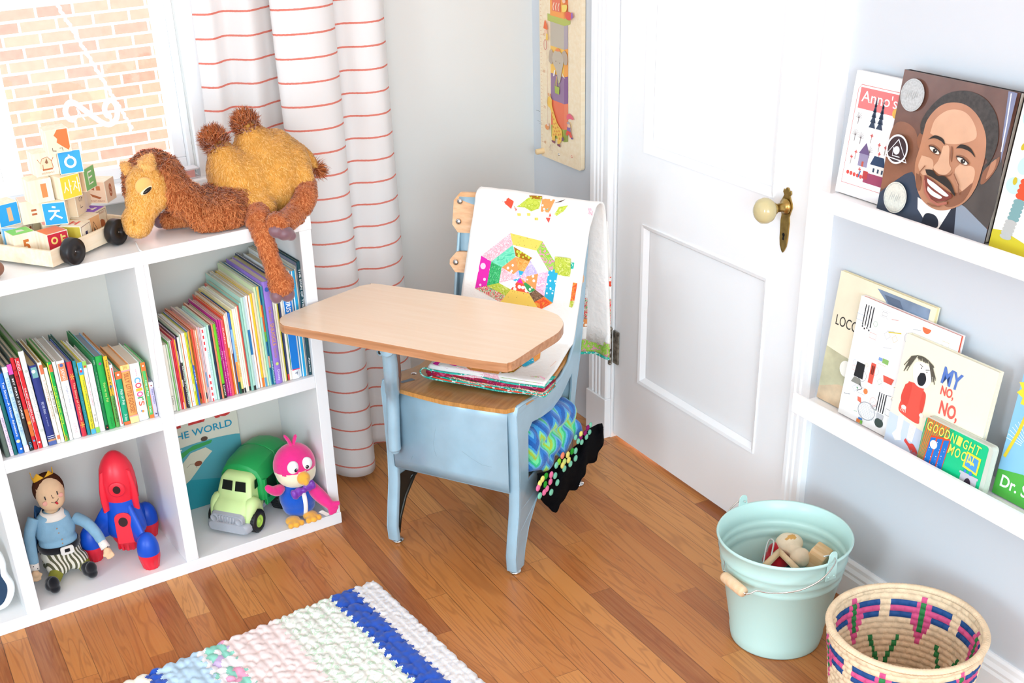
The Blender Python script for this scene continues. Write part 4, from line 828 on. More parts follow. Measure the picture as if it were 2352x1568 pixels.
for s, x, y in ((-1, BX - .034, BY - .042), (1, BX + .012, BY - .043)):
    b = M(SHELF); b.ball((x, y + .012, ZF + .010), (.019, .018, .010))
    for k in (-1, 0, 1): b.tube([(x, y + .008, ZF + .010), (x + k * .014, y - .010 + abs(k) * .003, ZF + .0085)], [.009, .0075], 10); b.ball((x + k * .014, y - .010 + abs(k) * .003, ZF + .0085), .0078, nu=10, nv=8)
    f = fuse(b, [yel], .0025, 2); build('foot', f, bird)
b = M(at(BX + .042, BY - .048, ZF + .0135, 0, SHELF) @ Matrix.Rotation(radians(42), 4, 'Y') @ Matrix.Rotation(radians(-50), 4, 'X')).mat(C_('#f7f3ee', .6)).box(-.013, .013, -.0065, .0065, -.0004, .0004); build('care_tag', b, bird, label='white sewn care tag')
# ---------------------------------------------------------------- rocket
RX, RY = -.492, .118; rf = at(RX, RY, ZF, 0, SHELF); rocket = empty('toy_rocket', rf, 'red and blue plastic toy rocket with three landing pods on the bottom shelf', 'toy rocket')
red, rblu, hol = C_('#e8283c', .35), C_('#0f4fc4', .35), C_('#2a0608', .6)
b = M(rf).mat(rblu); b.lathe([(.033, .178), (.0345, .172), (.0355, .15), (.038, .12), (.042, .095), (.045, .075), (.044, .066), (.036, .060)], 40)
for k, ang in enumerate((-78, 42, 162)):
    a = radians(ang); Fk = rf @ Matrix.Rotation(a, 4, 'Z'); b.fr(Fk)
    secs = []
    for t_ in range(9):
        t = t_ / 8; x = .030 + .052 * t; zt_ = .150 - .072 * t ** 1.2 - .0; zb_ = .068 - .02 * t; w = .016 * (1 - t * .45)
        secs.append([(x, -w, zb_), (x, -w * .9, (zt_ + zb_) / 2), (x, -w * .3, zt_ - .004), (x, 0, zt_), (x, w * .3, zt_ - .004), (x, w * .9, (zt_ + zb_) / 2), (x, w, zb_)])
    loft(b, secs)
hull = build('hull', b, rocket)
b = M(rf).mat(red); b.lathe([(.0345, .150), (.0375, .168), (.0400, .185), (.0405, .205), (.037, .228), (.029, .247), (.018, .261), (.010, .267), (.0001, .270)], 44)
for ang in (-165, -58, 25, 110):
    a = radians(ang); b.fr(rf @ Matrix.Rotation(a, 4, 'Z')); loft(b, [[(.030 - t * 0, s_ * (.008 - .004 * t), .235 - .1 * t) if q_ == 0 else (.041 + .010 * sin(pi * min(1, t * 1.1) * .7), s_ * .0025, .228 - .098 * t) for q_, s_ in ((0, -1), (1, -1), (1, 1), (0, 1))] for t in [i / 8 for i in range(9)]])
nose = build('nose_cone', b, rocket)
for par, ang, z, rr_, hr in ((nose, -112, .192, .0412, .0085),):
    a = radians(ang); Fk = rf @ Matrix.Rotation(a + pi / 2, 4, 'Z') @ Matrix.Translation((0, -rr_, z)) @ Matrix.Rotation(radians(90), 4, 'X')
    b = M(Fk).mat(red); b.lathe([(.0195, -.010), (.0185, .0005), (.016, .0018), (.0001, .0018)], 30); pl = build('hatch_door', b, par); b = M(Fk).mat(hol).disc(0, .0, hr, .0024, ry=hr * 1.15); build('porthole', b, pl)
Fk = rf @ Matrix.Rotation(radians(-112) + pi / 2, 4, 'Z') @ Matrix.Translation((0, -.041, .090)) @ Matrix.Rotation(radians(82), 4, 'X')
b = M(Fk).mat(red); P = [(.019 * cos(pi * k / 12), .026 + .014 * sin(pi * k / 12)) for k in range(13)] + [(-.019, -.035), (.019, -.035)]
b.prism(P, -.012, .0045); dr = build('lower_door', b, rocket, bevel=.001); b = M(Fk).mat(hol).disc(0, .018, .0105, .0052, ry=.0115); build('porthole', b, dr)
b = M(rf).mat(red); b.lathe([(.0001, .020), (.020, .020), (.026, .024), (.030, .038), (.036, .050), (.0385, .064), (.0385, .070)], 30)
for k in range(6): b.fr(rf @ Matrix.Rotation(radians(-160 + k * 22), 4, 'Z')); b.prism([(.022, .0), (.0325, .0028), (.0325, -.0028)], .026, .050)
build('engine', b, rocket)
for ang in (-78, 42, 162):
    a = radians(ang); x, y = .092 * cos(a), .092 * sin(a); x, y = (x, min(y, .085)) ; Fp = rf @ Matrix.Translation((x * .93, y * .93, 0))
    b = M(Fp).mat(rblu); b.lathe([(.0252, .038), (.0255, .045), (.0245, .058), (.021, .072), (.014, .083), (.006, .088), (.0001, .089)], 32); pd = build('pod', b, rocket)
    b = M(Fp).mat(red)
    b.grid(lambda u, v: ((.0175 + .0077 * min(1, v * 1.3) + .0011 * cos(u * 2 * pi * 12) * (1 - v)) * cos(u * 2 * pi), (.0175 + .0077 * min(1, v * 1.3) + .0011 * cos(u * 2 * pi * 12) * (1 - v)) * sin(u * 2 * pi), .038 * v), 96, 8, closed_u=True); b.lathe([(.0001, .0), (.0175, .0)], 24)
    build('pod_foot', b, pd)
# ---------------------------------------------------------------- prince doll
DXc, DYc = -.652, .135; dl_ = empty('prince_doll', at(DXc, DYc, ZF, 0, SHELF), 'cloth prince doll with gold crown and blue shirt sitting beside the rocket', 'doll')
skin, shirt, cape = mat('muslin_skin', '#e2bd97', .95, .1, vary=.05, bump=.15, bscale=400), mat('pale_blue_cotton', '#86aec6', .9, .15, vary=.06, bump=.2, bscale=350), mat('denim_cape', '#2f4f74', .9, .1, vary=.1, bump=.2)
cuffm, blk, olive, hair = mat('spotted_white_cotton', '#e9e2d8', .9), mat('black_velvet', '#15151b', .95, .1, sheen=.5), mat('olive_cotton', '#8f8f3c', .95, .1, vary=.06), mat('brown_felt_hair', '#4a2718', .95, .1, vary=.1)
def SV(u, v, y): return onax(u, v, 1, y, SHELF)
hcx = Vector((-.642, .135, .236)); b = M(SHELF); b.ball(hcx, (.033, .027, .042)); b.ball(hcx + Vector((0, -.002, -.018)), (.030, .026, .026)); b.tube([(-.645, .138, .20), (-.648, .14, .17)], .016, 10)
I_ = SHELF.inverted()
f = fuse(b, [skin], .003, 3); hd = build('head', f, dl_)
b = M(SHELF); b.ball(hcx + Vector((.0, .006, .006)), (.0355, .028, .0400)); 
f = fuse(b, [hair], .0025, 1)
keep = []
for fc in f.f:
    c = I_ @ (sum((f.v[i] for i in fc), Vector()) / len(fc)); dx = (c.x - hcx.x); front = c.y < hcx.y - .004
    edge = hcx.z + .026 - .012 * (abs(dx) / .03) ** 2 + .004 * sin(dx * 380)
    if (not front) and c.z > hcx.z - .028: keep.append(fc)
    elif front and (c.z > edge or abs(dx) > .029): keep.append(fc)
f.f = keep; f.fm = [0] * len(keep); f.fs = [True] * len(keep); build('hair', f, hd)
def onface(x, z): return Vector((hcx.x + x, hcx.y - .0283 * math.sqrt(max(0.05, 1 - (x / .034) ** 2 - (max(0, z) / .05) ** 2)) - .0008, hcx.z + z))
def facemark(pts, r, mt, nm, par):
    b = M(SHELF).mat(mt).tube([onface(*p) for p in pts], r, 6); return build(nm, b, par)
ink = C_('#2c2a33', .8)
facemark([(-.017, .004), (-.0165, -.004)], .0012, ink, 'eye', hd); facemark([(.011, .010), (.0115, .002)], .0012, ink, 'eye', hd)
facemark([(-.003, .006), (-.001, -.003), (.002, -.002)], .0005, ink, 'nose', hd); facemark([(-.006, -.012), (.0, -.015), (.007, -.013), (.011, -.008)], .0006, ink, 'smile', hd)
facemark([(.0025, -.0145), (.005, -.0165), (.0065, -.0195)], .0024, C_('#c92f3a', .7), 'mouth', hd)
for x, z in ((-.019, -.014), (.018, -.003)): b = M(SHELF).mat(C_('#e3a393', .9)).ball(onface(x, z) + Vector((0, .0016, 0)), (.006, .0022, .0055)); build('blush', b, hd)
b = M(SHELF).mat(mat('gold_felt', '#e0a628', .85)); cr = []; n = 30
def crown(u, v):
    a = -pi * 1.05 + u * pi * 1.1; zt = .010 + .014 * abs(((u * 3 + .001) % 1) - .5) * 2; return (hcx.x - .006 + .022 * cos(a) * (1 + .1 * v), hcx.y + .008 + .014 * sin(a), hcx.z + .030 + v * zt + .004 * (u - .5) * 0)
b.grid(crown, 61, 4); build('crown', b, hd, solid=.0015)
tc = Vector((-.648, .138, .140)); b = M(SHELF); b.ball(tc, (.046, .034, .042)); b.ball(tc + Vector((0, .0, .026)), (.040, .028, .026)); b.ball(tc + Vector((.001, 0, -.028)), (.045, .036, .022))
f = fuse(b, [shirt], .0035, 3, disp=lambda p: .0009 * noise.noise(p * 70)); tso = build('shirt', f, dl_)
b = M(SHELF).mat(blk); b.lathe([(.0455, .094), (.048, .098), (.048, .107), (.0455, .111)], 40, c=(0, 0)); b.v = [SHELF @ Vector((-.647 + (I_ @ v).x, .138 + (I_ @ v).y * .80, (I_ @ v).z + .000)) for v in b.v]; belt = build('belt', b, dl_)
b = M(SHELF @ Matrix.Translation((-.640, .096, .103)) @ Matrix.Rotation(radians(90), 4, 'X')).mat(C_('#e8e4de', .8))
P0 = rrect(-.015, -.010, .015, .010, .005); P1 = rrect(-.006, -.0045, .006, .0045, .0015); m = len(P0); b.add([(x, y, 0) for x, y in P0] + [(x, y, 0) for x, y in P1] + [(x, y, .003) for x, y in P0] + [(x, y, .003) for x, y in P1], [(2 * m + i, 2 * m + (i + 1) % m, 3 * m + (i + 1) % m, 3 * m + i) for i in range(m)] + [(i, (i + 1) % m, 2 * m + (i + 1) % m, 2 * m + i) for i in range(m)]); build('buckle', b, belt)
# collar and cape
b = M(SHELF).mat(cuffm).grid(lambda u, v: (-.647 + (.021 + .011 * v) * cos(-pi * 1.2 + u * pi * 1.4), .138 + (.018 + .011 * v) * sin(-pi * 1.2 + u * pi * 1.4), .193 - .016 * v - .004 * sin(u * pi)), 26, 4); col_ = build('collar', b, dl_, solid=.002)
b = M(SHELF).mat(cape).grid(lambda u, v: (-.654 + (.025 + .022 * v) * cos(-.15 + u * (pi + .3)) * 1.05, .146 + (.018 + .022 * v) * sin(-.15 + u * (pi + .3)), .196 - .12 * v ** 1.1 + .006 * sin(u * 18) * (1 - v)), 40, 12); build('cape', b, dl_, solid=.003)
for x, z in ((-.006, .158), (-.004, .146), (.0, .128), (-.001, .118)): b = M(SHELF).mat(C_('#c08a5a', .6)).ball((tc.x + x + .004, tc.y - .034, z), (.0016, .001, .0016), nu=8, nv=6); build('button', b, tso)
def limb(nm, pts, rad, mt, par, vox=.003):
    b = M(SHELF); b.tube(bez(pts, 14), [rad[0] + (rad[-1] - rad[0]) * k / 14 if len(rad) == 2 else rad[min(len(rad) - 1, int(k / 14 * (len(rad) - 1) + .5))] for k in range(15)], 14); b.ball(pts[-1], rad[-1] * .99); f = fuse(b, [mt], vox, 2, disp=lambda p: .0006 * noise.noise(p * 90)); return build(nm, f, par)
def cloth_cuff(p0, p1, r, par):
    b = M(SHELF).mat(cuffm).cyl(p0, p1, r * .95, r * 1.06, 20); c = build('cuff', b, par); d = (Vector(p1) - Vector(p0)); 
    for t, s_ in ((.3, -1), (.7, 1)):
        b = M(SHELF).mat(ink).ball(Vector(p0) + d * t + Vector((s_ * r * .4, -r * .93, 0)), .0014, nu=8, nv=6); build('dot', b, c)
def hand_(p, d, par, s=1):
    b = M(SHELF); p = Vector(p); d = Vector(d).normalized(); side = d.cross(Vector((0, 1, 0))).normalized()
    b.ball(p, (.0095, .0075, .0105)); 
    for k in (-1.2, -.4, .4, 1.2): b.tube([p + side * k * .005, p + side * k * .006 + d * (.016 - abs(k) * .002)], [.0036, .0030], 8); b.ball(p + side * k * .006 + d * (.016 - abs(k) * .002), .0031, nu=8, nv=6)
    b.tube([p + side * s * .006, p + side * s * .013 + d * .006], [.0038, .0032], 8)
    f = fuse(b, [skin], .0018, 2); build('hand', f, par)
aL = [SV(78, 1190, .140), SV(68, 1225, .13), SV(72, 1262, .115), SV(78, 1290, .100)]
arm = limb('sleeve', aL, (.014, .0115), shirt, dl_); cloth_cuff(aL[-1], SV(80, 1308, .095), .0105, arm); hand_(SV(82, 1318, .092), (0, -.2, -1), arm, 1)
aR = [SV(172, 1188, .140), SV(198, 1200, .115), SV(220, 1222, .092), SV(232, 1240, .075)]
arm = limb('sleeve', aR, (.0145, .0115), shirt, dl_); cloth_cuff(aR[-1], SV(243, 1258, .062), .0105, arm); hand_(SV(247, 1266, .056), (.25, -.5, -.8), arm, -1)
q = N('striped_breeches'); sp_ = q.n('ShaderNodeSeparateXYZ', i_0=q.obj()); st = q.math('LESS_THAN', q.math('FRACT', q.math('MULTIPLY', q.math('ADD', sp_.outputs[0], q.math('MULTIPLY', sp_.outputs[1], .4)), 105.0)), .5)
q.l(q.mix(st, '#e6e0d0', '#5a5840'), q.b.inputs['Base Color']); q.b.inputs['Roughness'].default_value = .95
b = M(SHELF); b.ball((-.647, .138, .080), (.047, .040, .034)); b.ball((-.664, .112, .062), (.028, .030, .022)); b.ball((-.622, .112, .064), (.028, .030, .022)); b.ball((-.647, .15, .052), (.045, .035, .024))
f = fuse(b, [q.m], .0035, 3, disp=lambda p: .0015 * noise.noise(p * 60))
for v in f.v: v.z = max(v.z, ZF)
build('breeches', f, dl_)
b0 = SV(112, 1318, .062); b1 = SV(198, 1283, .075)
for p_hip, p_boot, toe in ((Vector((-.668, .105, .058)), b0, Vector((-.004, -.006, .012))), (Vector((-.612, .105, .060)), b1, Vector((.006, -.008, .018)))):
    pb = Vector((p_boot.x, p_boot.y, ZF + .020)); lg = limb('stocking', [p_hip, (p_hip + pb) / 2 + Vector((0, 0, -.004)), pb], (.0165, .014), olive, dl_)
    b = M(SHELF); b.tube([pb + (p_hip - pb).normalized() * .012, pb], [.0150, .0155], 14); b.ball(pb + Vector((0, -.002, -.002)), (.0155, .0155, .0155)); b.ball(pb + Vector((.004 if toe.x > 0 else .004, -.014, .008)), (.0130, .010, .017)); b.ball(pb + Vector((.004, -.012, -.006)), (.013, .012, .0125))
    f = fuse(b, [blk], .0025, 2); build('boot', f, lg)
# ---------------------------------------------------------------- navy panel with puffy white border at the far left
FN = SHELF @ Matrix.Translation((-.835, .06, ZF)) @ Matrix.Rotation(radians(-12), 4, 'Z') @ Matrix.Rotation(radians(80), 4, 'X')
P = [(.0, .0), (.035, .006), (.055, .028), (.062, .055), (.053, .085), (.055, .11), (.045, .14), (.01, .152), (-.04, .15), (-.062, .10), (-.058, .04), (-.03, .006)]; P = [tuple(p)[:2] for p in bez([(x, y + .004, 0) for x, y in P + P[:1]], 60)[:-1]]
n0 = empty('starry_toy', FN, 'navy plush shape with white dots and thick white border, far left compartment', 'plush toy')
b = M(FN).mat(plush('white_plush', '#eef0ee')).prism(P, 0, .024); build('border', b, n0, bevel=.008, seg=4)
cx, cy = 0, .078; b = M(FN).mat(mat('navy_cloth', '#26405c', .9, vary=.1)).prism([(cx + (x - cx) * .76, cy + (y - cy) * .84) for x, y in P], .022, .0255)
for k in range(14): b.mat(wht).disc(cx + .045 * cos(k * 2.4) * (.3 + .65 * ((k * 7) % 5) / 5), cy + .062 * sin(k * 2.4) * (.4 + .6 * ((k * 3) % 4) / 4), .0014, .0258, n=8)
build('starry_front', b, n0)
# ================================================================ ON TOP OF THE BOOKSHELF
HZ = HS + .0004
pine = wood('pale_pine', '#ecd5b2', '#f0ddbf', '#f4e4ca', axis=0, rough=.5); endg = wood('pine_end', '#e0c093', '#e8cca4', '#ecd4b0', axis=1, rough=.5)
CA = math.atan2(.537, .843); CF = SHELF @ Matrix.Translation((-.561, -.004, HZ)) @ Matrix.Rotation(CA, 4, 'Z')
cart = empty('block_cart', CF, 'pale wooden toy cart with black wheels carrying alphabet blocks on the shelf top', 'toy cart')
CWx, CWy, ch = .246, .188, .038
for y0_ in (0, CWy - .007): b = M(CF).mat(pine).box(0, CWx, y0_, y0_ + .007, .006, ch); build('side_rail', b, cart, bevel=.0008)
for x0_ in (.0002, CWx - .007): b = M(CF).mat(pine).box(x0_, x0_ + .007, .007, CWy - .007, .006, ch); build('end_board', b, cart, bevel=.0008)
b = M(CF).mat(pine).box(.006, CWx - .006, .006, CWy - .006, .006, .011); build('tray_floor', b, cart)
for x in (.045, CWx - .069):
    for s, y in ((-1, -.003), (1, CWy + .003)):
        WF = CF @ Matrix.Translation((x, y, .0268)) @ Matrix.Rotation(radians(-90 * s), 4, 'X'); b = M(WF).mat(mat('black_wheel', '#1b191b', .35))
        b.lathe([(.0001, .0), (.0225, .0), (.0262, .003), (.0266, .008), (.0266, .019), (.0255, .0225), (.004, .0225), (.0035, .018), (.0001, .018)], 44); w_ = build('wheel', b, cart)
        b = M(WF).mat(chrome).lathe([(.0001, .0205), (.0022, .0205), (.0024, .0182)], 12); build('screw', b, w_)
bs = .046
maple = wood('block_maple', '#efdcbc', '#f3e4c9', '#f7ecd8', axis=2, rough=.5, scale=1.2)
def fc(hexc): return lambda g: g.mat(C_(hexc, .5)).rect(-.94, -.94, .94, .94, 0)
def stroke(col, *lines, w=.16):
    def f(g):
        g.mat(C_(col, .5))
        for L in lines: g.line(L, w, .0018)
    return f
def ringd(col, x, y, r, w=.15):
    def f(g): g.mat(C_(col, .5)).line([(x + r * cos(2 * pi * k / 24), y + r * sin(2 * pi * k / 24)) for k in range(24)], w, .0018, closed=True)
    return f
def txt(col, t, x0=-.4, y0=-.5, x1=.4, y1=.5, bold=.04): return lambda g: g.mat(C_(col, .5)).text(t, x0, y0, x1, y1, .0018, bold=bold)
def frame_(col): return lambda g: g.mat(C_(col, .5)).line([(-.85, -.85), (.85, -.85), (.85, .85), (-.85, .85)], .06, .001, closed=True)
def blobd(col, pts): return lambda g: g.mat(C_(col, .5)).poly(pts, .0016)
burn, lw = '#b5653a', '#f6efe0'
BLK = []
def block(u, v, z, yaw, label, F=None, R=None, L=None, T=None, dy=0):
    p = onax(u, v, 2, z, SHELF); BLK.append([Vector((p.x, p.y + dy)), z, yaw, label, F, R, L, T])
def place(P2, z, yaw, label, F, R, L, T):
    p = Vector((P2.x, P2.y, z)); dy = 0; Fb = SHELF @ Matrix.Translation((p.x, p.y + dy, z - bs / 2)) @ Matrix.Rotation(radians(yaw), 4, 'Z')
    h = bs / 2; b = M(Fb).mat(maple).box(-h, h, -h, h, 0, bs)
    t = thing('toy_block', b, label, 'toy block', 'alphabet blocks piled in the cart', F=Fb)
    # printed faces live in the same mesh
    g = M(); 
    for art, Mx in ((F, Matrix(((1, 0, 0, 0), (0, 0, -1, -h - .0002), (0, 1, 0, h), (0, 0, 0, 1)))), (R, Matrix(((0, 0, 1, h + .0002), (1, 0, 0, 0), (0, 1, 0, h), (0, 0, 0, 1)))),
                    (L, Matrix(((0, 0, -1, -h - .0002), (-1, 0, 0, 0), (0, 1, 0, h), (0, 0, 0, 1)))), (T, Matrix(((1, 0, 0, 0), (0, 1, 0, 0), (0, 0, 1, bs + .0002), (0, 0, 0, 1))))):
        if not art: continue
        g.fr(Fb @ Mx @ Matrix.Scale(h, 4))
        for a in art: a(g)
    if g.v:
        I = Fb.inverted(); me = t.data; vs = [tuple(q_.co) for q_ in me.vertices]; k0 = len(vs); vs += [tuple(I @ q_) for q_ in g.v]
        fs = [tuple(q_.vertices) for q_ in me.polygons] + [tuple(i + k0 for i in f_) for f_ in g.f]; ms = [maple] + [m_ for m_ in g.mats if m_ != maple]
        mi = [0] * len(me.polygons) + [ms.index(g.mats[i]) for i in g.fm]; nm = bpy.data.meshes.new('toy_block'); nm.from_pydata(vs, [], fs)
        for m_ in ms: nm.materials.append(m_)
        for q_, i in zip(nm.polygons, mi): q_.material_index = i
        t.data = nm; bpy.data.meshes.remove(me)
    return t
L1 = HZ + .0115 + bs / 2; dz_ = bs + .0004
cherry = [stroke('#b98a5a', *[[(-.8 + k * .4, -.9), (-.2 + k * .4, .9)] for k in range(4)], w=.03)] + [(lambda x, y: (lambda g: g.mat(C_(burn, .5)).disc(x, y, .16, .0019, ry=.12)))(-.6 + .6 * (k % 3), -.55 + .55 * (k // 3)) for k in range(9)]
block(40, 538, L1, 38, 'block with brown dotted face and pale blue letter side, front left of cart', F=cherry, L=[fc('#6ab8ea'), frame_(lw), txt(lw, 'g')])
block(92, 541, L1, 7, 'block showing a burnt orange number 5 with a green top', F=[txt('#c9702e', '5', -.25, -.6, .35, .45)], T=[fc('#86d860'), blobd('#e8e0c8', [(-.4, -.3), (.4, -.2), (.3, .3), (-.2, .4)])])
block(146, 533, L1, 14, 'crimson block with yellow Korean letters beside the number 5', F=[fc('#c7263c'), ringd('#f2d27a', -.35, .35, .25), stroke('#f2d27a', [(.35, .75), (.35, -.1)], [(.35, .5), (.75, .5)], [(.35, .2), (.75, .2)]), ringd('#f2d27a', .1, -.55, .25)], T=[fc('#f07a3a')])
block(202, 507, L1, -42, 'block with olive side, dark letter I side and red H top', F=[fc('#c2ae3a')], R=[frame_('#6a4a50'), txt('#2b2a55', 'I', -.2, -.6, .2, .3)], T=[txt('#e05a50', 'H')])
block(243, 489, L1, -48, 'block with purple lettered top and brown animal print side', F=[fc('#e8d8b8')], R=[frame_('#8a5a3a'), blobd(burn, [(-.5, -.6), (.5, -.6), (.4, -.1), (0, .1), (-.5, 0)]), txt(burn, 'ELEPHANT', -.7, .55, .7, .75, 0)], T=[fc('#8a56c8'), txt(lw, 'H', -.5, -.4, .5, .4)])
block(280, 470, L1, -52, 'block with yellow side and black triangle letter near the camel nose', F=[fc('#e8c23c')], R=[fc('#eab27c'), stroke('#2a2420', [(-.5, -.5), (0, .5), (.5, -.5), (-.5, -.5)], w=.1), txt('#2a2420', 'A', -.15, -.4, .15, 0)])
block(60, 512, L1, 20, 'yellow topped block behind the number 5 block', T=[fc('#e8cf52')], F=[fc('#f2e4ba')])
block(118, 502, L1, -8, 'plain block hidden in the middle of the cart under the blue letter block', T=[fc('#f2a0a0')])
block(168, 482, L1, 12, 'red sided block in the second row of the cart', F=[fc('#d83a4a')], T=[fc('#f0d8c0')])
block(225, 458, L1, -20, 'red topped block under the number 8 block', T=[fc('#cf2f3f')])
block(33, 484, L1 + dz_, 12, 'sky blue block with a pale wood window at the left end', F=[fc('#2a9bdc'), blobd('#d8b08a', [(-.1, -.6), (.35, -.6), (.3, .6), (-.1, .6)])])
block(66, 483, L1 + dz_, -6, 'natural wood block with brown equals sign', F=[stroke(burn, [(-.1, .15), (.35, .15)], [(-.1, -.2), (.35, -.2)], w=.18)], T=[fc('#f4cdbd')])
block(112, 483, L1 + dz_, -20, 'blue block with a white Korean letter in the middle of the pile', F=[fc('#1f9bd8'), stroke(lw, [(-.15, .62), (.15, .55)], [(-.5, .28), (.45, .22)], [(.15, .22), (-.1, -.15), (-.5, -.5)], [(-.05, -.1), (.55, -.45)])], R=[stroke('#3a3030', [(-.1, -.1), (.1, .1)], w=.05)])
block(160, 466, L1 + dz_, -38, 'natural block with small dark Korean letters, centre of the pile', F=[fc('#eed8b8')], R=[fc('#eed6b4'), ringd('#5a4a44', -.1, .35, .16, .06), stroke('#5a4a44', [(.3, .6), (.3, .1)], [(.3, .35), (.5, .35)], [(-.2, -.1), (-.2, -.4), (.3, -.4)], w=.07)])
block(182, 456, L1 + dz_, -30, 'block with brown framed face print beside the vegetable block', F=[fc('#e2b78a'), frame_('#5a4a66'), frame_('#5a4a66'), ringd('#8a6a5a', 0, 0, .4, .05)], dy=.02)
block(228, 437, L1 + dz_, -42, 'peach block with brown number 8 and vegetable print', F=[fc('#f3d2b4'), blobd(burn, [(-.6, .5), (-.1, .7), (-.1, .2), (-.5, .3)]), blobd('#d08050', [(.1, .6), (.5, .6), (.5, .2), (.1, .2)]), blobd(burn, [(-.6, -.1), (.5, -.45), (.3, -.6), (-.4, -.4)]), txt(burn, 'VEGETABLES', -.75, -.85, .75, -.7, 0)], R=[fc('#f3cfae'), txt('#b5653a', '8', -.3, -.6, .3, .6)])
block(104, 430, L1 + 2 * dz_, 4, 'block with an orange number 1 below the elephant block', F=[txt('#e88a50', '1', .0, -.6, .5, .6)])
block(136, 425, L1 + 2 * dz_, 18, 'yellow block with white Korean letters below the blue letter O block', F=[fc('#e8cf3e'), stroke(lw, [(-.5, .5), (-.55, .0), (-.75, -.4)], [(-.52, .1), (-.3, -.3)], [(-.1, .65), (-.1, -.6)], [(-.1, .05), (.05, .05)], [(.2, .4), (.55, .35), (.2, -.35)], [(.4, .05), (.6, -.3)], [(.75, .7), (.75, -.6)], [(.75, .1), (.92, .1)], w=.10)], T=[stroke('#4a4060', [(-.4, -.3), (.2, .4), (.5, -.2), (-.4, -.3)], w=.06)])
block(178, 411, L1 + 2 * dz_, -44, 'block with light green letter E side on the right of the pile', F=[fc('#e8c49a'), stroke('#6a5040', [(.2, .2), (.3, .2)], [(.25, -.1), (.4, -.15)], w=.1)], R=[fc('#7fba6e'), stroke(lw, [(-.3, .55), (-.3, -.5), (.45, -.45)], [(-.3, .05), (.4, .1)], [(-.3, .55), (.4, .55)], w=.13)])
block(106, 371, L1 + 3 * dz_, 2, 'natural block with burnt elephant picture near the top', F=[blobd('#e8cfae', [(-.6, -.3), (-.5, .3), (0, .6), (.5, .3), (.6, -.4), (.3, -.5), (-.3, -.5)]), stroke(burn, [(-.7, .5), (-.5, .1), (-.3, .5), (.2, .6), (.5, .2), (.55, -.4)], [(-.3, .0), (-.35, -.45)], [(.7, .5), (.5, .2)], w=.05), blobd(burn, [(-.1, .15), (.1, .5), (.2, .1), (.05, 0)]), stroke(burn, [(-.4, -.45), (.5, -.45)], w=.14), txt(burn, 'ELEPHANT', -.55, -.82, .6, -.68, 0)])
block(151, 367, L1 + 3 * dz_, -10, 'sky blue block with a white letter O near the top', F=[fc('#2a9fdc'), ringd(lw, 0, 0, .42, .2), stroke(lw, [(-.1, .62), (.05, .55)], w=.1)], R=[fc('#f6f0e4')])
block(127, 319, L1 + 4 * dz_, -2, 'topmost block with an orange flame shape', F=[fc('#ecd9bb'), blobd('#f0743a', [(.05, .95), (-.3, .5), (-.05, .2), (-.15, -.1), (.3, -.5), (.75, -.85), (.9, -.6), (.9, .95)]), stroke('#5a4034', [(-.6, -.5), (-.6, -.75), (-.3, -.8)], [(.0, -.6), (.25, -.6), (.25, -.85)], w=.06)])
def corners(c, yaw, h):
    a = radians(yaw); return [c + Vector((x * cos(a) - y * sin(a), x * sin(a) + y * cos(a))) for x, y in ((-h, -h), (h, -h), (h, h), (-h, h))]
def sep(A, B):
    best = None
    for P in (A, B):
        for k in (0, 1):
            n_ = (P[k + 1] - P[k]).normalized(); pa = [q_.dot(n_) for q_ in A]; pb = [q_.dot(n_) for q_ in B]; o_ = min(max(pa), max(pb)) - max(min(pa), min(pb))
            if o_ <= 0: return None
            d_ = (sum(B, Vector((0, 0))) - sum(A, Vector((0, 0)))).dot(n_); 
            if best is None or o_ < best[0]: best = (o_, n_ if d_ >= 0 else -n_)
    return best
hb = bs / 2 + .0004; CI = Matrix.Rotation(-CA, 2); C0_ = Vector((-.561, -.004))
for it in range(300):
    for i in range(len(BLK)):
        for j in range(i + 1, len(BLK)):
            if abs(BLK[i][1] - BLK[j][1]) > .02: continue
            o_ = sep(corners(BLK[i][0], BLK[i][2], hb), corners(BLK[j][0], BLK[j][2], hb))
            if o_: BLK[i][0] -= o_[1] * o_[0] * .5; BLK[j][0] += o_[1] * o_[0] * .5
    for q_ in BLK:
        if q_[1] < L1 + .01:
            loc = [CI @ (c_ - C0_) for c_ in corners(q_[0], q_[2], hb)]; m_ = .0078
            dx = max(0, m_ - min(c_.x for c_ in loc)) - max(0, max(c_.x for c_ in loc) - (CWx - m_)); dy_ = max(0, m_ - min(c_.y for c_ in loc)) - max(0, max(c_.y for c_ in loc) - (CWy - m_))
            q_[0] += Matrix.Rotation(CA, 2) @ Vector((dx, dy_))
for q_ in BLK: place(*q_)
# brown wooden pull knob at the left edge, trailing from the cart
b = M(SHELF).mat(mat('brown_knob', '#8a5c48', .45)); b.ball((-.668, .030, HZ + .017), (.0215, .017, .017)); thing('wooden_bead', b, 'brown wooden bead on the shelf top at the left edge', 'bead', F=at(-.668, .030, HZ, 0, SHELF))
# white cord lying over the top and down the divider
def K(u, v, y): return onax(u, v, 1, y, SHELF)
cp = [onax(u, v, 2, HZ + .0016, SHELF) for u, v in ((312, 556), (318, 568), (321, 574))] + [Vector((-.3815, -.0030, HS + .0003)), Vector((-.382, -.0035, HS - .02))] + [K(u, v, -.0018) for u, v in ((327, 605), (334, 650), (343, 700), (352, 760), (352, 800), (360, 850), (364, 890))]
b = M(SHELF).mat(mat('white_cord', '#f4f4f4', .5)).tube(bez(cp, 90), .0016, 8); thing('cord', b, 'thin white cord hanging over the shelf edge between the two book rows', 'cord', F=at(-.38, 0, HZ, 0, SHELF))
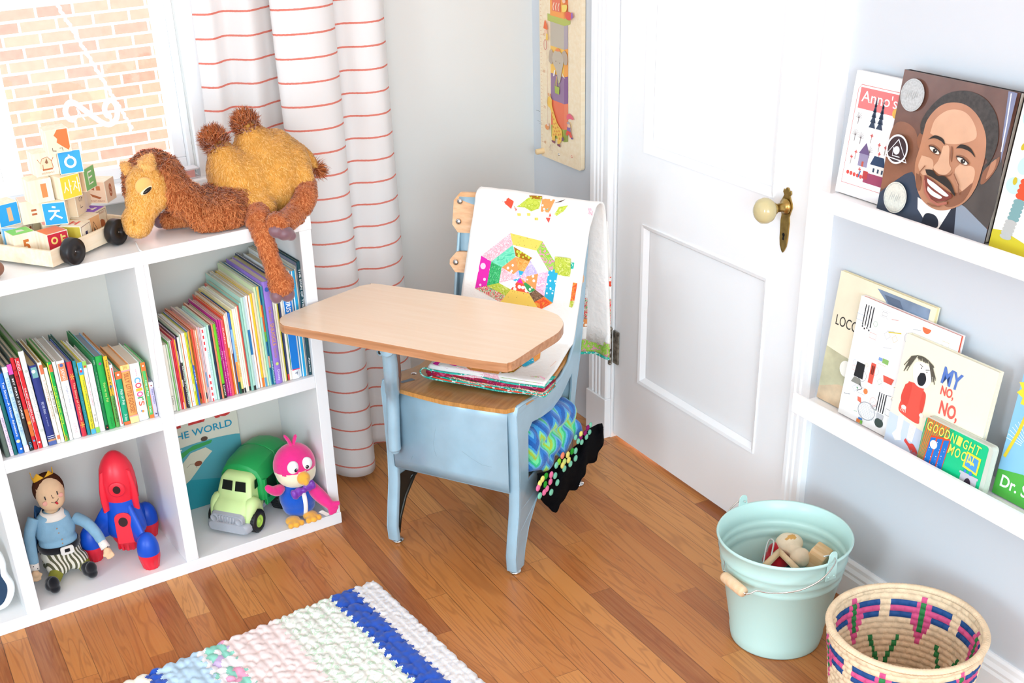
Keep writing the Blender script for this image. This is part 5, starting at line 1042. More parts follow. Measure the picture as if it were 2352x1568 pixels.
# small pink-edged picture book on the window stool behind the camel
FB = at(-1.06, -.024, WZ0 + .0045, radians(6)); r = empty('book', FB, 'closed pale book with pink edges lying on the window sill behind the camel', 'book')
b = M(FB).mat(C_('#d9d3d6', .4)).box(0, .125, -.018, .018, 0, .003).mat(C_('#e8e2e4', .4)).box(0, .125, -.018, .018, .020, .023).mat(C_('#8a4a50', .5)).box(.064, .067, -.0182, .012, .003, .02); build('cover', b, r)
b = M(FB).mat(C_('#e0a09a', .6)).box(.001, .113, -.0185, .010, .003, .020); build('pages', b, r)
# ---------------------------------------------------------------- plush camel
gold = mat('golden_plush', '#dca04c', .95, .05, sheen=.4, vary=.12, vscale=30); gold2 = mat('golden_fur_light', '#eeb86e', .95, .05, sheen=.3); gold3 = mat('golden_fur_deep', '#cf913f', .95, .05)
brn = mat('russet_plush', '#b06034', .95, .05, sheen=.4, vary=.15, vscale=40); brn2 = mat('russet_fur_light', '#d0824f', .95, .05, sheen=.3); brn3 = mat('russet_fur_deep', '#9a4f2a', .95, .05)
hoofm = mat('plum_satin_hoof', '#76525a', .4, .5, sheen=.4, vary=.1)
camel = empty('plush_camel', SHELF @ Matrix.Translation((-.10, .1, HZ)), 'golden plush camel with shaggy russet neck draped over the shelf edge', 'plush toy')
rn = random.Random(11)
def zclamp(f, z=HZ + .0016):
    for v in f.v:
        q_ = I_ @ v
        if q_.z < z and q_.y > -.0050 and q_.x < .005:
            if z - q_.z < q_.y + .0050 + .004: v.z = z
            else: v.xyz = SHELF @ Vector((q_.x, -.0050, q_.z))
    return f
b = M(SHELF)
for u, v, y, r_ in ((560, 415, .105, (.070, .075, .075)), (615, 395, .11, (.080, .080, .090)), (655, 385, .11, (.055, .07, .068)), (528, 400, .10, (.048, .062, .062)), (510, 362, .10, (.030, .036, .038)), (500, 342, .10, (.021, .026, .026)),
                    (590, 345, .11, (.050, .052, .050)), (577, 318, .11, (.034, .036, .034)), (568, 298, .11, (.022, .026, .026)), (632, 345, .11, (.045, .052, .045)), (570, 460, .07, (.055, .056, .040)), (593, 478, .045, (.040, .036, .036)), (522, 440, .09, (.040, .052, .040)), (688, 415, .075, (.030, .045, .055)), (640, 448, .10, (.045, .06, .040))):
    b.ball(K(u, v, y), r_)
f = zclamp(fuse(b, [gold, gold2, gold3], .005, 6, disp=lambda p: .0015 * noise.noise(p * 35)))
tufts(f, f, 26000, .0078, [gold, gold, gold2, gold3], wid=.0009, comb=Vector((.2, 0, -1)), lay=.72, rnd=rn); zclamp(f); build('body', f, camel)
# haunch flap
for (u, v, y), nmx in (((492, 322, .10), 0), ((564, 284, .11), 1)):
    b = M(SHELF); b.ball(K(u, v, y), (.018, .018, .018)); f = fuse(b, [brn], .004, 1)
    tufts(f, f, 1500, .022, [brn, brn2, brn3], wid=.0012, comb=Vector((-.3, 0, .8)), lay=.25, rnd=rn); build('hump_tuft', f, camel, label='shaggy russet hump tuft')
b = M(SHELF)
npath = [K(545, 465, .075), K(510, 485, .05), K(470, 488, .048), K(435, 462, .055), K(405, 440, .07), K(380, 415, .085), K(362, 400, .095)]
b.tube(bez(npath, 30), [.048 - .014 * sin(pi * k / 30) for k in range(31)], 16); b.ball(K(515, 480, .055), (.05, .05, .044)); b.ball(K(480, 462, .08), (.035, .035, .03))
f = zclamp(fuse(b, [brn, brn2, brn3], .005, 4, disp=lambda p: .005 * noise.noise(p * 45)))
tufts(f, f, 15000, .017, [brn, brn2, brn2, brn3], wid=.0011, comb=Vector((-.2, -.2, -1)), lay=.6, rnd=rn, curl=.8, where=lambda p: (I_ @ p).z > HZ + .004); zclamp(f); build('neck', f, camel, label='shaggy russet neck')
hA, hB = K(340, 425, .078), K(318, 511, .072)
b = M(SHELF); b.ball(hA, (.046, .042, .046)); b.ball(hA.lerp(hB, .45), (.038, .036, .040)); b.ball(hB + Vector((.0, 0, .006)), (.034, .034, .030)); b.ball(hB + Vector((-.004, -.004, -.004)), (.030, .032, .026)); b.ball(hA + Vector((.008, .0, -.02)), (.042, .038, .035))
f = zclamp(fuse(b, [gold, gold2, gold3], .004, 4)); tufts(f, f, 7000, .006, [gold, gold2, gold2, gold3], wid=.0009, comb=Vector((-.2, 0, -1)), lay=.75, rnd=rn); zclamp(f); hd = build('head', f, camel)
b = M(SHELF); b.ball(K(350, 396, .110), (.052, .044, .044)); b.ball(K(318, 408, .105), (.030, .036, .034)); b.ball(K(378, 415, .105), (.036, .036, .04)); b.ball(K(304, 440, .112), (.014, .028, .028))
f = fuse(b, [brn, brn2, brn3], .004, 3, disp=lambda p: .003 * noise.noise(p * 60)); tufts(f, f, 6500, .013, [brn, brn2, brn2, brn3], wid=.0011, comb=Vector((-.5, -.2, -.6)), lay=.62, rnd=rn, curl=.8); build('forelock', f, hd, label='russet curly head hair')
for e, u0, v0, u1, v1, y in ((0, 306, 398, 283, 379, .10), (1, 332, 392, 344, 362, .065)):
    b = M(SHELF); p0, p1 = K(u0, v0, y), K(u1, v1, y); b.tube([p0, p0.lerp(p1, .5), p1], [.016, .0205, .010] if e else [.011, .014, .008], 14, flat=1.0); b.ball(p1, .009 if e else .007)
    f = fuse(b, [gold2, gold], .003, 2); tufts(f, f, 900, .006, [gold, gold2, gold2], wid=.0009, lay=.6, rnd=rn); build('ear', f, hd)
ec = K(334, 436, .039)
b = M(SHELF).mat(gold2).ball(ec + Vector((-.001, .003, .008)), (.019, .009, .0165), Matrix.Rotation(radians(-25), 3, 'Y')); lid = build('eyelid', b, hd)
b = M(SHELF).mat(C_('#f3e3b8', .6)).ball(ec + Vector((.001, -.0018, -.0005)), (.0145, .0065, .0065), Matrix.Rotation(radians(-28), 3, 'Y')); eb = build('eye', b, hd)
b = M(SHELF).mat(C_('#15100e', .15)).ball(ec + Vector((.0015, -.0045, -.0005)), (.0115, .0055, .0046), Matrix.Rotation(radians(-28), 3, 'Y')); build('pupil', b, eb)
for u, v in ((302, 512), (332, 513)): b = M(SHELF).mat(gold3).ball(K(u + 3, v, .041), (.0022, .002, .0065)); build('nostril', b, hd)
def leg(nm, pts, rad, hoofs, yy=None, flat=0):
    b = M(SHELF); b.tube(bez(pts, 26), [rad[0] + (rad[-1] - rad[0]) * k / 26 if len(rad) == 2 else rad[int(k / 26 * (len(rad) - 1))] for k in range(27)], 16); b.ball(pts[-1], rad[-1]); b.ball(pts[0], rad[0])
    f = fuse(b, [brn, brn2, brn3], .004, 5, disp=lambda p: .0014 * noise.noise(p * 50)); tufts(f, f, 4200, .0065, [brn, brn2, brn2, brn3], wid=.0009, comb=Vector((0, 0, -1)), lay=.74, rnd=rn); zclamp(f); lg = build(nm, f, camel)
    b = M(SHELF)
    for p, r_ in hoofs: b.ball(p, r_)
    f = zclamp(fuse(b, [hoofm], .003, 2, disp=lambda p: .0006 * noise.noise(p * 80))); build('hoof', f, lg, label='plum satin cloven hoof')
leg('front_leg', [K(588, 488, .03), K(598, 520, -.012), K(612, 565, -.034), K(628, 612, -.036), K(645, 652, -.046)], (.030, .024, .0215, .0205, .0225, .029), [(K(634, 680, -.052), (.0135, .016, .0165)), (K(660, 675, -.052), (.0165, .017, .0175))])
leg('rear_leg', [K(700, 425, .06), K(702, 452, .028), K(682, 485, .010), K(655, 508, -.016), K(636, 515, -.032)], (.026, .026, .024, .024, .027), [(K(636, 528, -.044), (.020, .017, .017)), (K(655, 536, -.050), (.0205, .015, .0145)), (K(668, 541, -.050), (.012, .012, .011))])
zz = HZ + .020; leg('far_leg', [onax(475, 490, 2, zz + .01, SHELF), onax(430, 500, 2, zz, SHELF), onax(385, 505, 2, zz, SHELF)], (.020, .019), [(onax(366, 505, 2, zz - .001, SHELF), (.015, .017, .018))])
b = M(SHELF); b.tube(bez([K(664, 332, .13), K(690, 343, .125), K(712, 362, .12), K(726, 385, .115)], 18), [.013 - .0003 * k for k in range(19)], 12); f = fuse(b, [gold, gold2, gold3], .003, 2); tufts(f, f, 1800, .006, [gold, gold2, gold3], wid=.0009, lay=.7, rnd=rn); tl = build('tail', f, camel)
b = M(SHELF); b.ball(K(728, 388, .115), .008); f = fuse(b, [brn], .003, 1); tufts(f, f, 260, .026, [brn, brn2, brn3], wid=.0011, comb=Vector((.8, 0, -.7)), lay=.55, rnd=rn); build('tail_tuft', f, tl)
# ================================================================ BOOKS ON THE PICTURE LEDGES
def ledgebook(y0, w, h, zb, xb, th, label, art, cov='#ffffff', lean=None, edge='#e8e4da', rounded=0, rot=0, name='book'):
    """upright book seen face on; y0 is its left edge (towards the corner), xb its foot; art draws on a 0..w by 0..h page"""
    ln = radians(lean if lean is not None else 6.2); zb += th * sin(ln) + .0006
    # local: x -> -Y world (to the right as seen), y up, z towards the room
    B_ = Matrix(((0, 0, -1, xb), (-1, 0, 0, y0), (0, 1, 0, zb), (0, 0, 0, 1)))
    F = B_ @ Matrix.Rotation(-ln, 4, 'X') @ Matrix.Rotation(rot, 4, 'Z')
    r = empty(name, F @ Matrix.Translation((w / 2, 0, 0)), label, 'book')
    b = M(F).mat(C_(cov, .3)); t = .002 if not rounded else .0016
    O = rrect(0, 0, w, h, rounded, 5) if rounded else [(0, 0), (w, 0), (w, h), (0, h)]
    b.prism(O, 0, t).prism(O, -th, -th + t)
    if not rounded: b.box(0, .002, 0, h, -th, t)
    b.fr(F @ Matrix.Translation((0, 0, t + .0002))); art(b, w, h); build('cover', b, r)
    O2 = rrect(.0005, .0005, w - .0008, h - .0005, rounded, 5) if rounded else [(.002, .002), (w - .003, .002), (w - .003, h - .002), (.002, h - .002)]
    b = M(F).mat(mat('paper_' + edge[1:], edge, .8)).prism(O2, -th + t, 0); build('pages', b, r)
    return r
def cm(b, c): return b.mat(C_(c, .32))
def a_count(b, w, h):
    cm(b, '#ffffff').rect(0, 0, w, h, 0); cm(b, '#d9837f').line([(.012, .02), (w - .012, .02), (w - .012, h - .022), (.018, h - .022), (.012, h - .03)], .0012, .0002, closed=True)
    cm(b, '#ee7f7f').rect(.018, h - .062, w - .016, h - .026, .0003); cm(b, '#fff6f4').text("Anno's Counting", .024, h - .056, w + .035, h - .030, .0006, bold=.006)
    cm(b, '#33455c')
    for x in (.062, .080):
        for k in range(5): b.poly([(x - .008 + k * .0012, .125 + k * .009), (x + .008 - k * .0012, .125 + k * .009), (x, .142 + k * .009)], .0006)
    cm(b, '#f3c35e').disc(.112, .158, .0085, .0006)
    for x, y in ((.026, .138), (.025, .108), (.040, .105), (.068, .085)):
        cm(b, '#7a7070').line([(x, y - .012), (x, y)], .0012, .0006)
        for a in range(7): b.line([(x, y - .002), (x + .008 * cos(a * pi / 6), y + .009 * sin(a * pi / 6))], .0005, .0006)
    cm(b, '#9a92b0').rect(.045, .056, .068, .078, .0006); cm(b, '#6f5c86').poly([(.043, .078), (.070, .078), (.057, .098)], .0007); cm(b, '#c9604f').rect(.054, .056, .059, .065, .0008)
    cm(b, '#2c4566').poly([(.075, .064), (.112, .064), (.105, .080), (.082, .080)], .0006); cm(b, '#f2efe9').rect(.078, .048, .11, .064, .0005); cm(b, '#a54a68').rect(.065, .030, .115, .048, .0005); cm(b, '#c04848').rect(.062, .036, .074, .050, .0007)
    cm(b, '#33455c')
    for x in (.084, .095, .105): b.rect(x, .052, x + .004, .059, .0008)
    cm(b, '#e0574f')
    for k in range(5): b.disc(.024 + k * .0085, .040 - k * .0005, .0036, .0006)
    for x, y in ((.035, .078), (.026, .068), (.052, .050), (.066, .112), (.088, .100), (.092, .085), (.104, .098)):
        cm(b, '#dd6560').rect(x - .0035, y - .001, x + .0035, y + .001, .0006).rect(x - .001, y - .0035, x + .001, y + .0035, .0006); cm(b, '#8a7a70').line([(x, y - .004), (x, y - .013)], .001, .0006)
    cm(b, '#4a6fae').line([(.052, .036), (.055, .048)], .0022, .0006); cm(b, '#8a8480')
    for k in range(5): b.line([(.03 + k * .011, .172 - (k % 2) * .003), (.033 + k * .011, .170 - (k % 2) * .003), (.036 + k * .011, .172 - (k % 2) * .003)], .0007, .0006)
def a_portrait(b, w, h):
    Z = [0]
    def z(): Z[0] += .00012; return Z[0]
    sxx, syy = w, h
    P = lambda pts: [tuple(p)[:2] for p in bez([(x * sxx, y * syy, 0) for x, y in pts + pts[:1]], len(pts) * 6)[:-1]]
    pm = mat('portrait_backdrop', '#6b4a3f', .25, .5, vary=.35, vscale=12, coat=.5); b.mat(pm).rect(0, 0, w, h, 0)
    b.mat(mat('portrait_backdrop2', '#8a5c46', .25, .5, vary=.3, vscale=14, coat=.5)).poly(P([(.0, .15), (.25, .2), (.3, .4), (.2, .62), (.0, .6)]), z())
    b.mat(mat('portrait_backdrop3', '#4a4340', .25, .5, vary=.3, vscale=14, coat=.5)).poly(P([(.72, .1), (.99, .1), (.99, .55), (.85, .5), (.72, .3)]), z())
    cm(b, '#3b4658').poly([(0, 0), (.62 * w, 0), (.38 * w, .24 * h), (.26 * w, .33 * h), (.2 * w, .30 * h), (.06 * w, .18 * h), (0, .12 * h)], z())
    cm(b, '#8e98a6').poly([(.60 * w, 0), (w, 0), (w, .10 * h), (.78 * w, .2 * h), (.70 * w, .22 * h)], z()); cm(b, '#2a2f3c').poly([(.50 * w, 0), (.74 * w, 0), (.70 * w, .22 * h), (.62 * w, .18 * h)], z())
    cm(b, '#f1ebe4').poly([(.38 * w, .09 * h), (.50 * w, 0), (.60 * w, 0), (.69 * w, .21 * h), (.55 * w, .13 * h), (.36 * w, .17 * h)], z())
    cm(b, '#232936').poly(P([(.44, -.0), (.46, .075), (.54, .085), (.585, .05), (.575, 0)]), z())
    sk = mat('portrait_skin', '#b98262', .25, .5, vary=.1, vscale=20, coat=.5); skl = mat('portrait_skin_light', '#d9ab8b', .25, .5, vary=.08, vscale=20, coat=.5); skd = mat('portrait_skin_deep', '#8a583e', .25, .5, vary=.12, vscale=20, coat=.5)
    b.mat(skd).poly(P([(.90, .52), (.96, .58), (.955, .50), (.90, .40), (.86, .38), (.86, .46)]), z())          # ear
    b.mat(sk).poly(P([(.905, .53), (.94, .56), (.94, .49), (.895, .42)]), z()); b.mat(skd).poly(P([(.255, .60), (.245, .55), (.285, .5), (.29, .6)]), z())
    b.mat(mat('portrait_hair', '#3a3532', .4, .4, vary=.4, vscale=160, coat=.4)).poly(P([(.27, .60), (.25, .68), (.31, .80), (.42, .90), (.58, .945), (.74, .92), (.86, .83), (.915, .70), (.91, .58), (.87, .50), (.82, .56)]), z())
    b.mat(sk).poly(P([(.29, .60), (.30, .70), (.37, .80), (.47, .85), (.60, .855), (.72, .80), (.81, .70), (.845, .58), (.845, .46), (.83, .34), (.77, .23), (.66, .155), (.55, .125), (.44, .145), (.36, .20), (.30, .30), (.275, .40), (.285, .5)]), z())
    b.mat(skl).poly(P([(.35, .62), (.37, .72), (.47, .80), (.60, .81), (.70, .75), (.74, .66), (.62, .60), (.50, .58), (.42, .60)]), z())      # forehead
    b.mat(skl).poly(P([(.66, .47), (.78, .47), (.80, .38), (.74, .30), (.67, .34), (.63, .42)]), z()); b.mat(skl).poly(P([(.32, .46), (.42, .45), (.44, .38), (.37, .33), (.31, .38)]), z())
    b.mat(skd).poly(P([(.64, .27), (.72, .29), (.80, .37), (.76, .24), (.66, .17), (.60, .18), (.62, .22)]), z()); b.mat(skd).poly(P([(.305, .33), (.36, .31), (.37, .22), (.33, .24)]), z())
    b.mat(skl).poly(P([(.49, .56), (.54, .565), (.57, .46), (.60, .42), (.56, .375), (.49, .37), (.445, .40), (.475, .46)]), z())           # nose
    b.mat(skd).poly(P([(.44, .395), (.475, .378), (.53, .365), (.60, .385), (.62, .42), (.60, .375), (.53, .35), (.46, .365)]), z()); b.mat(skd).poly(P([(.555, .57), (.57, .50), (.59, .47), (.575, .56)]), z())
    hr = C_('#2b2522', .4)
    b.mat(hr).poly(P([(.345, .575), (.40, .615), (.475, .605), (.50, .57), (.46, .588), (.40, .595)]), z()); b.mat(hr).poly(P([(.60, .565), (.64, .60), (.72, .59), (.775, .54), (.72, .567), (.65, .575)]), z())      # brows
    for cx, cy, a in ((.425, .515, -.28), (.68, .495, -.24)):
        b.mat(skd).disc(cx * w, (cy + .004) * h, .062 * w, z(), ry=.026 * h, rot=a); cm(b, '#e8ddd2').disc(cx * w, cy * h, .048 * w, z(), ry=.0145 * h, rot=a); b.mat(hr).disc((cx + .006) * w, (cy - .001) * h, .020 * w, z(), ry=.0155 * h); cm(b, '#f4f0ea').disc((cx + .012) * w, (cy + .004) * h, .004 * w, z(), n=8)
        b.mat(hr).line([((cx - .055) * w, (cy + .022) * h), (cx * w, (cy + .022) * h), ((cx + .058) * w, (cy - .006) * h)], .0016, z())
    b.mat(hr).poly(P([(.385, .375), (.45, .382), (.50, .355), (.56, .365), (.63, .33), (.69, .255), (.62, .29), (.54, .315), (.46, .335), (.41, .345)]), z())        # moustache
    cm(b, '#7c3c34').poly(P([(.39, .335), (.46, .318), (.56, .285), (.66, .255), (.63, .215), (.55, .185), (.46, .205), (.41, .26)]), z()); cm(b, '#f5f0ea').poly(P([(.42, .318), (.50, .298), (.60, .262), (.635, .245), (.60, .235), (.52, .255), (.44, .285)]), z()); cm(b, '#efe6dd').poly(P([(.44, .268), (.50, .245), (.58, .225), (.56, .207), (.49, .215), (.445, .24)]), z())
    cm(b, '#b06a58').line([(.395 * w, .30 * h), (.43 * w, .225 * h), (.49 * w, .18 * h), (.56 * w, .165 * h), (.635 * w, .195 * h)], .0045, z()); b.mat(skd).line([(.38 * w, .40 * h), (.345 * w, .35 * h), (.355 * w, .29 * h)], .002, z()); b.mat(skd).line([(.64 * w, .40 * h), (.70 * w, .335 * h), (.715 * w, .27 * h)], .0022, z())
    b.mat(skd).line([(.47 * w, .155 * h), (.52 * w, .145 * h), (.58 * w, .155 * h)], .002, z())
    silver = mat('silver_foil', '#c4c8c8', .35, .5, .3, vary=.15, vscale=300); pearl = mat('pearl_foil', '#e6e6da', .35, .5, .2, vary=.1, vscale=300)
    for cx, cy, m_ in ((.135, .845, silver), (.175, .125, pearl)):
        b.mat(m_).disc(cx * w, cy * h, .108 * w, z(), n=40); cm(b, '#a9aeae').line([(cx * w + .098 * w * cos(2 * pi * k / 36), cy * h + .098 * w * sin(2 * pi * k / 36)) for k in range(36)], .0006, z(), closed=True)
        for k in range(6): cm(b, '#aeb2b0').line([((cx - .05 + .018 * k) * w, (cy - .03 + .01 * (k % 3)) * h), ((cx - .04 + .018 * k) * w, (cy + .03 - .008 * (k % 2)) * h)], .0008, z())
    cx, cy = .105, .46
    cm(b, '#3c2c30').disc(cx * w, cy * h, .10 * w, z(), n=40); cm(b, '#eceef4').line([(cx * w + .094 * w * cos(2 * pi * k / 40), cy * h + .094 * w * sin(2 * pi * k / 40)) for k in range(40)], .0032, z(), closed=True)
    b.line([((cx - .10) * w, (cy - .065) * h), (cx * w, (cy + .07) * h), ((cx + .11) * w, (cy - .075) * h)], .0028, z(), closed=True); b.disc(cx * w, cy * h - .002, .007, z()); b.line([((cx - .03) * w, (cy + .01) * h), ((cx - .03) * w, (cy - .05) * h), ((cx + .04) * w, (cy - .05) * h)], .0016, z())
    cm(b, '#7f86a4').poly([(.93 * w, h), (w, h), (w, .55 * h), (.965 * w, .72 * h)], z()); cm(b, '#e6e6ea').line([(.955 * w, .99 * h), (.975 * w, .80 * h), (.985 * w, .62 * h)], .0022, z())
def a_tree(b, w, h):
    cm(b, '#f4f2ec').rect(0, 0, w, h, 0); cm(b, '#bfe3df')
    for k in range(16): x, y = (.02 + .06 * ((k * 5) % 4) + .012 * (k % 3)), h * (.42 + .035 * k); b.disc(min(x, w - .02), min(y, h - .02), .016, .0003 + k * .00002, ry=.013, rot=k)
    cm(b, '#c9b62c')
    for k in range(10): b.disc(.02 + .05 * ((k * 3) % 4), min(h * (.45 + .055 * k), h - .01), .004, .0008, ry=.006, rot=k * .7)
    cm(b, '#e2cf3c').poly([(.06, 0), (w, 0), (w, .09), (.12, .09), (.075, .05)], .0005); cm(b, '#cfc02c').poly([(0, 0), (.08, 0), (.075, .018), (.02, .03), (0, .028)], .0006)
    cm(b, '#f3f2ee').poly([(.03, .03), (.055, .045), (.075, .02), (.10, .003), (.105, .014), (.085, .032), (.07, .06), (.05, .1), (.03, .1)], .0007)
    for k in range(4): cm(b, '#f0502c').disc(.040 + .001 * k, .088 + k * .0075, .0125, .0009 + k * .0001, ry=.0058)
    for k in range(5): cm(b, '#7aa3a6').disc(.034 + .001 * k, .052 + k * .0066, .0115, .0009 + k * .0001, ry=.005)
    for k in range(5): cm(b, '#b9bab8').disc(.028 + .001 * k, .022 + k * .0058, .0115, .0009 + k * .0001, ry=.0045)
    cm(b, '#ee6b3a').poly([(.075, .10), (.11, .118), (w, .118), (w, .085), (.10, .078)], .0010); cm(b, '#f0b8a4').disc(.082, .085, .007, .0012)
ZL1, ZL2 = LZ1 + .0006, LZ2 + .0006
ledgebook(-1.218, .205, .215, ZL1, -.042, .008, 'white counting book with a pink title band on the upper ledge', a_count, '#ffffff')
ledgebook(-1.347, .245, .236, ZL1, -.0605, .012, 'dark brown portrait book of a smiling man with silver medals', a_portrait, '#2a2120')
ledgebook(-1.603, .20, .24, ZL1, -.062, .014, 'yellow and white tree book at the right frame edge', a_tree, '#e9e2c8')
def a_loco(b, w, h):
    b.mat(mat('loco_cream', '#f6ecd0', .3, .5, vary=.08, vscale=8, coat=.3)).rect(0, 0, w, h, 0)
    b.mat(mat('loco_sky', '#7f93ab', .3, .5, vary=.35, vscale=14)).poly([(.10, h - .006), (w - .012, h - .006), (w - .012, h - .07), (.16, h - .05), (.125, h - .022)], .0003); cm(b, '#5f7086').poly([(.12, h - .012), (.16, h - .012), (.18, h - .035), (.15, h - .04)], .0005)
    b.mat(mat('loco_grass', '#c2bf9e', .3, .5, vary=.25, vscale=18)).poly([(0, 0), (w, 0), (w, .09), (.04, .105), (0, .11)], .0003); b.mat(mat('loco_track', '#dcc3a2', .3, .5, vary=.2, vscale=25)).poly([(0, .0), (.10, 0), (.095, .05), (.05, .045), (0, .025)], .0005)
    cm(b, '#f5f4ea').disc(.062, .082, .016, .0007); cm(b, '#9a3a4f').poly([(.075, .05), (.10, .045), (.10, .10), (.082, .105)], .0008); cm(b, '#c9667a').rect(.080, .06, .084, .10, .0010); cm(b, '#4c5a72').poly([(.085, .0), (.12, .0), (.10, .045), (.088, .03)], .0009)
    cm(b, '#3b3836').text('LOCOMOTIVE', .012, .158, .150, .178, .0006, bold=0)
def a_things(b, w, h):
    cm(b, '#fdfdfb').rect(0, 0, w, h, 0); r = random.Random(5); k = 0
    for i in range(70):
        x, y = r.uniform(.008, w - .012), r.uniform(.008, h - .012); c = r.choice(['#9a9aa0', '#b4b4ba', '#d98a7a', '#8fa8c8', '#c8c8cc', '#c9b25c', '#86b08a', '#777780']); cm(b, c); k += 1; z = .0003 + k * .000004; t = i % 4
        s = r.uniform(.004, .011)
        if t == 0: b.line([(x + s * cos(2 * pi * j / 12), y + s * sin(2 * pi * j / 12)) for j in range(12)], .0006, z, closed=True)
        elif t == 1: b.line([(x - s, y), (x + s, y + s * .4)], .0009, z)
        elif t == 2: b.line([(x - s, y - s * .6), (x + s, y - s * .6), (x + s, y + s * .6), (x - s, y + s * .6)], .0006, z, closed=True)
        else: b.line([(x - s, y), (x, y + s), (x + s, y), (x, y - s)], .0006, z, closed=True)
    def stripes(x0, y0, x1, y1):
        cm(b, '#ffffff').rect(x0, y0, x1, y1, .0008)
        for j in range(4): xx = x0 + (x1 - x0) * j / 3; cm(b, '#2b2b2f').rect(xx - .0012, y0, xx + .0012, y1, .0009)
    stripes(.018, h - .052, .038, h - .012); stripes(.095, .04, .112, .078)
    for j in range(4): cm(b, '#2b2b2f').rect(.017 + .006 * j, h - .056 - (j % 2) * .003, .020 + .006 * j, h - .053 - (j % 2) * .003, .001)
    cm(b, '#2a2a2c').poly([(.022, .085), (.046, .085), (.045, .115), (.024, .115)], .0008); cm(b, '#ffffff').rect(.024, .115, .044, .16, .0009); cm(b, '#8f9088').poly([(.018, .072), (.046, .072), (.040, .084), (.024, .084)], .0009)
    cm(b, '#e4604f').rect(.060, .085, .072, .125, .0008); cm(b, '#7a2a22').rect(.063, .103, .066, .12, .001).rect(.067, .103, .070, .12, .001); cm(b, '#e4604f').poly([(.098, .100), (.118, .100), (.122, .112), (.094, .112)], .0008)
    cm(b, '#3c4a44').disc(.108, .020, .011, .0008, ry=.009); cm(b, '#c2c2c4').rect(.098, .028, .116, .038, .0008)
    cm(b, '#a9a9ae').line([(.072 + .022 * cos(2 * pi * j / 24), .012 + .0 + .018 + .017 * sin(2 * pi * j / 24)) for j in range(24)], .0016, .001, closed=True)
    for j in range(-4, 5): b.line([(.072 + j * .0045, .016), (.072 + j * .0045, .044)], .0003, .0009).line([(.054, .030 + j * .003), (.090, .030 + j * .003)], .0003, .0009)
    cm(b, '#e8745c').poly([(.045, .042), (.055, .040), (.052, .050), (.043, .050)], .0012); cm(b, '#3a3a40').line([(.038, .06), (.050, .068), (.04, .075)], .0014, .001); cm(b, '#7fb08a').rect(.036, .064, .040, .067, .0011)
    cm(b, '#e88a50').disc(.060, .066, .0055, .001); cm(b, '#e9744a').disc(.170, h - .010, .010, .0008, a0=pi, a1=2 * pi); cm(b, '#8a8a90').line([(.150, .17), (.182, .17), (.182, .195), (.150, .195)], .0022, .001, closed=True); cm(b, '#b0b2b2').rect(.155, .175, .166, .19, .0009)
    cm(b, '#e6803c').rect(.052, .001, .062, .008, .001); cm(b, '#3f7fc8').rect(.056, .008, .066, .012, .001); cm(b, '#7cc050').rect(.062, .001, .068, .008, .001)
    cm(b, '#86a7e0').rect(.075, .135, .084, .141, .0008); cm(b, '#8fbf6a').rect(.085, .133, .100, .142, .0008); cm(b, '#e4d04c').line([(.085, h - .045), (.115, h - .038)], .002, .001)
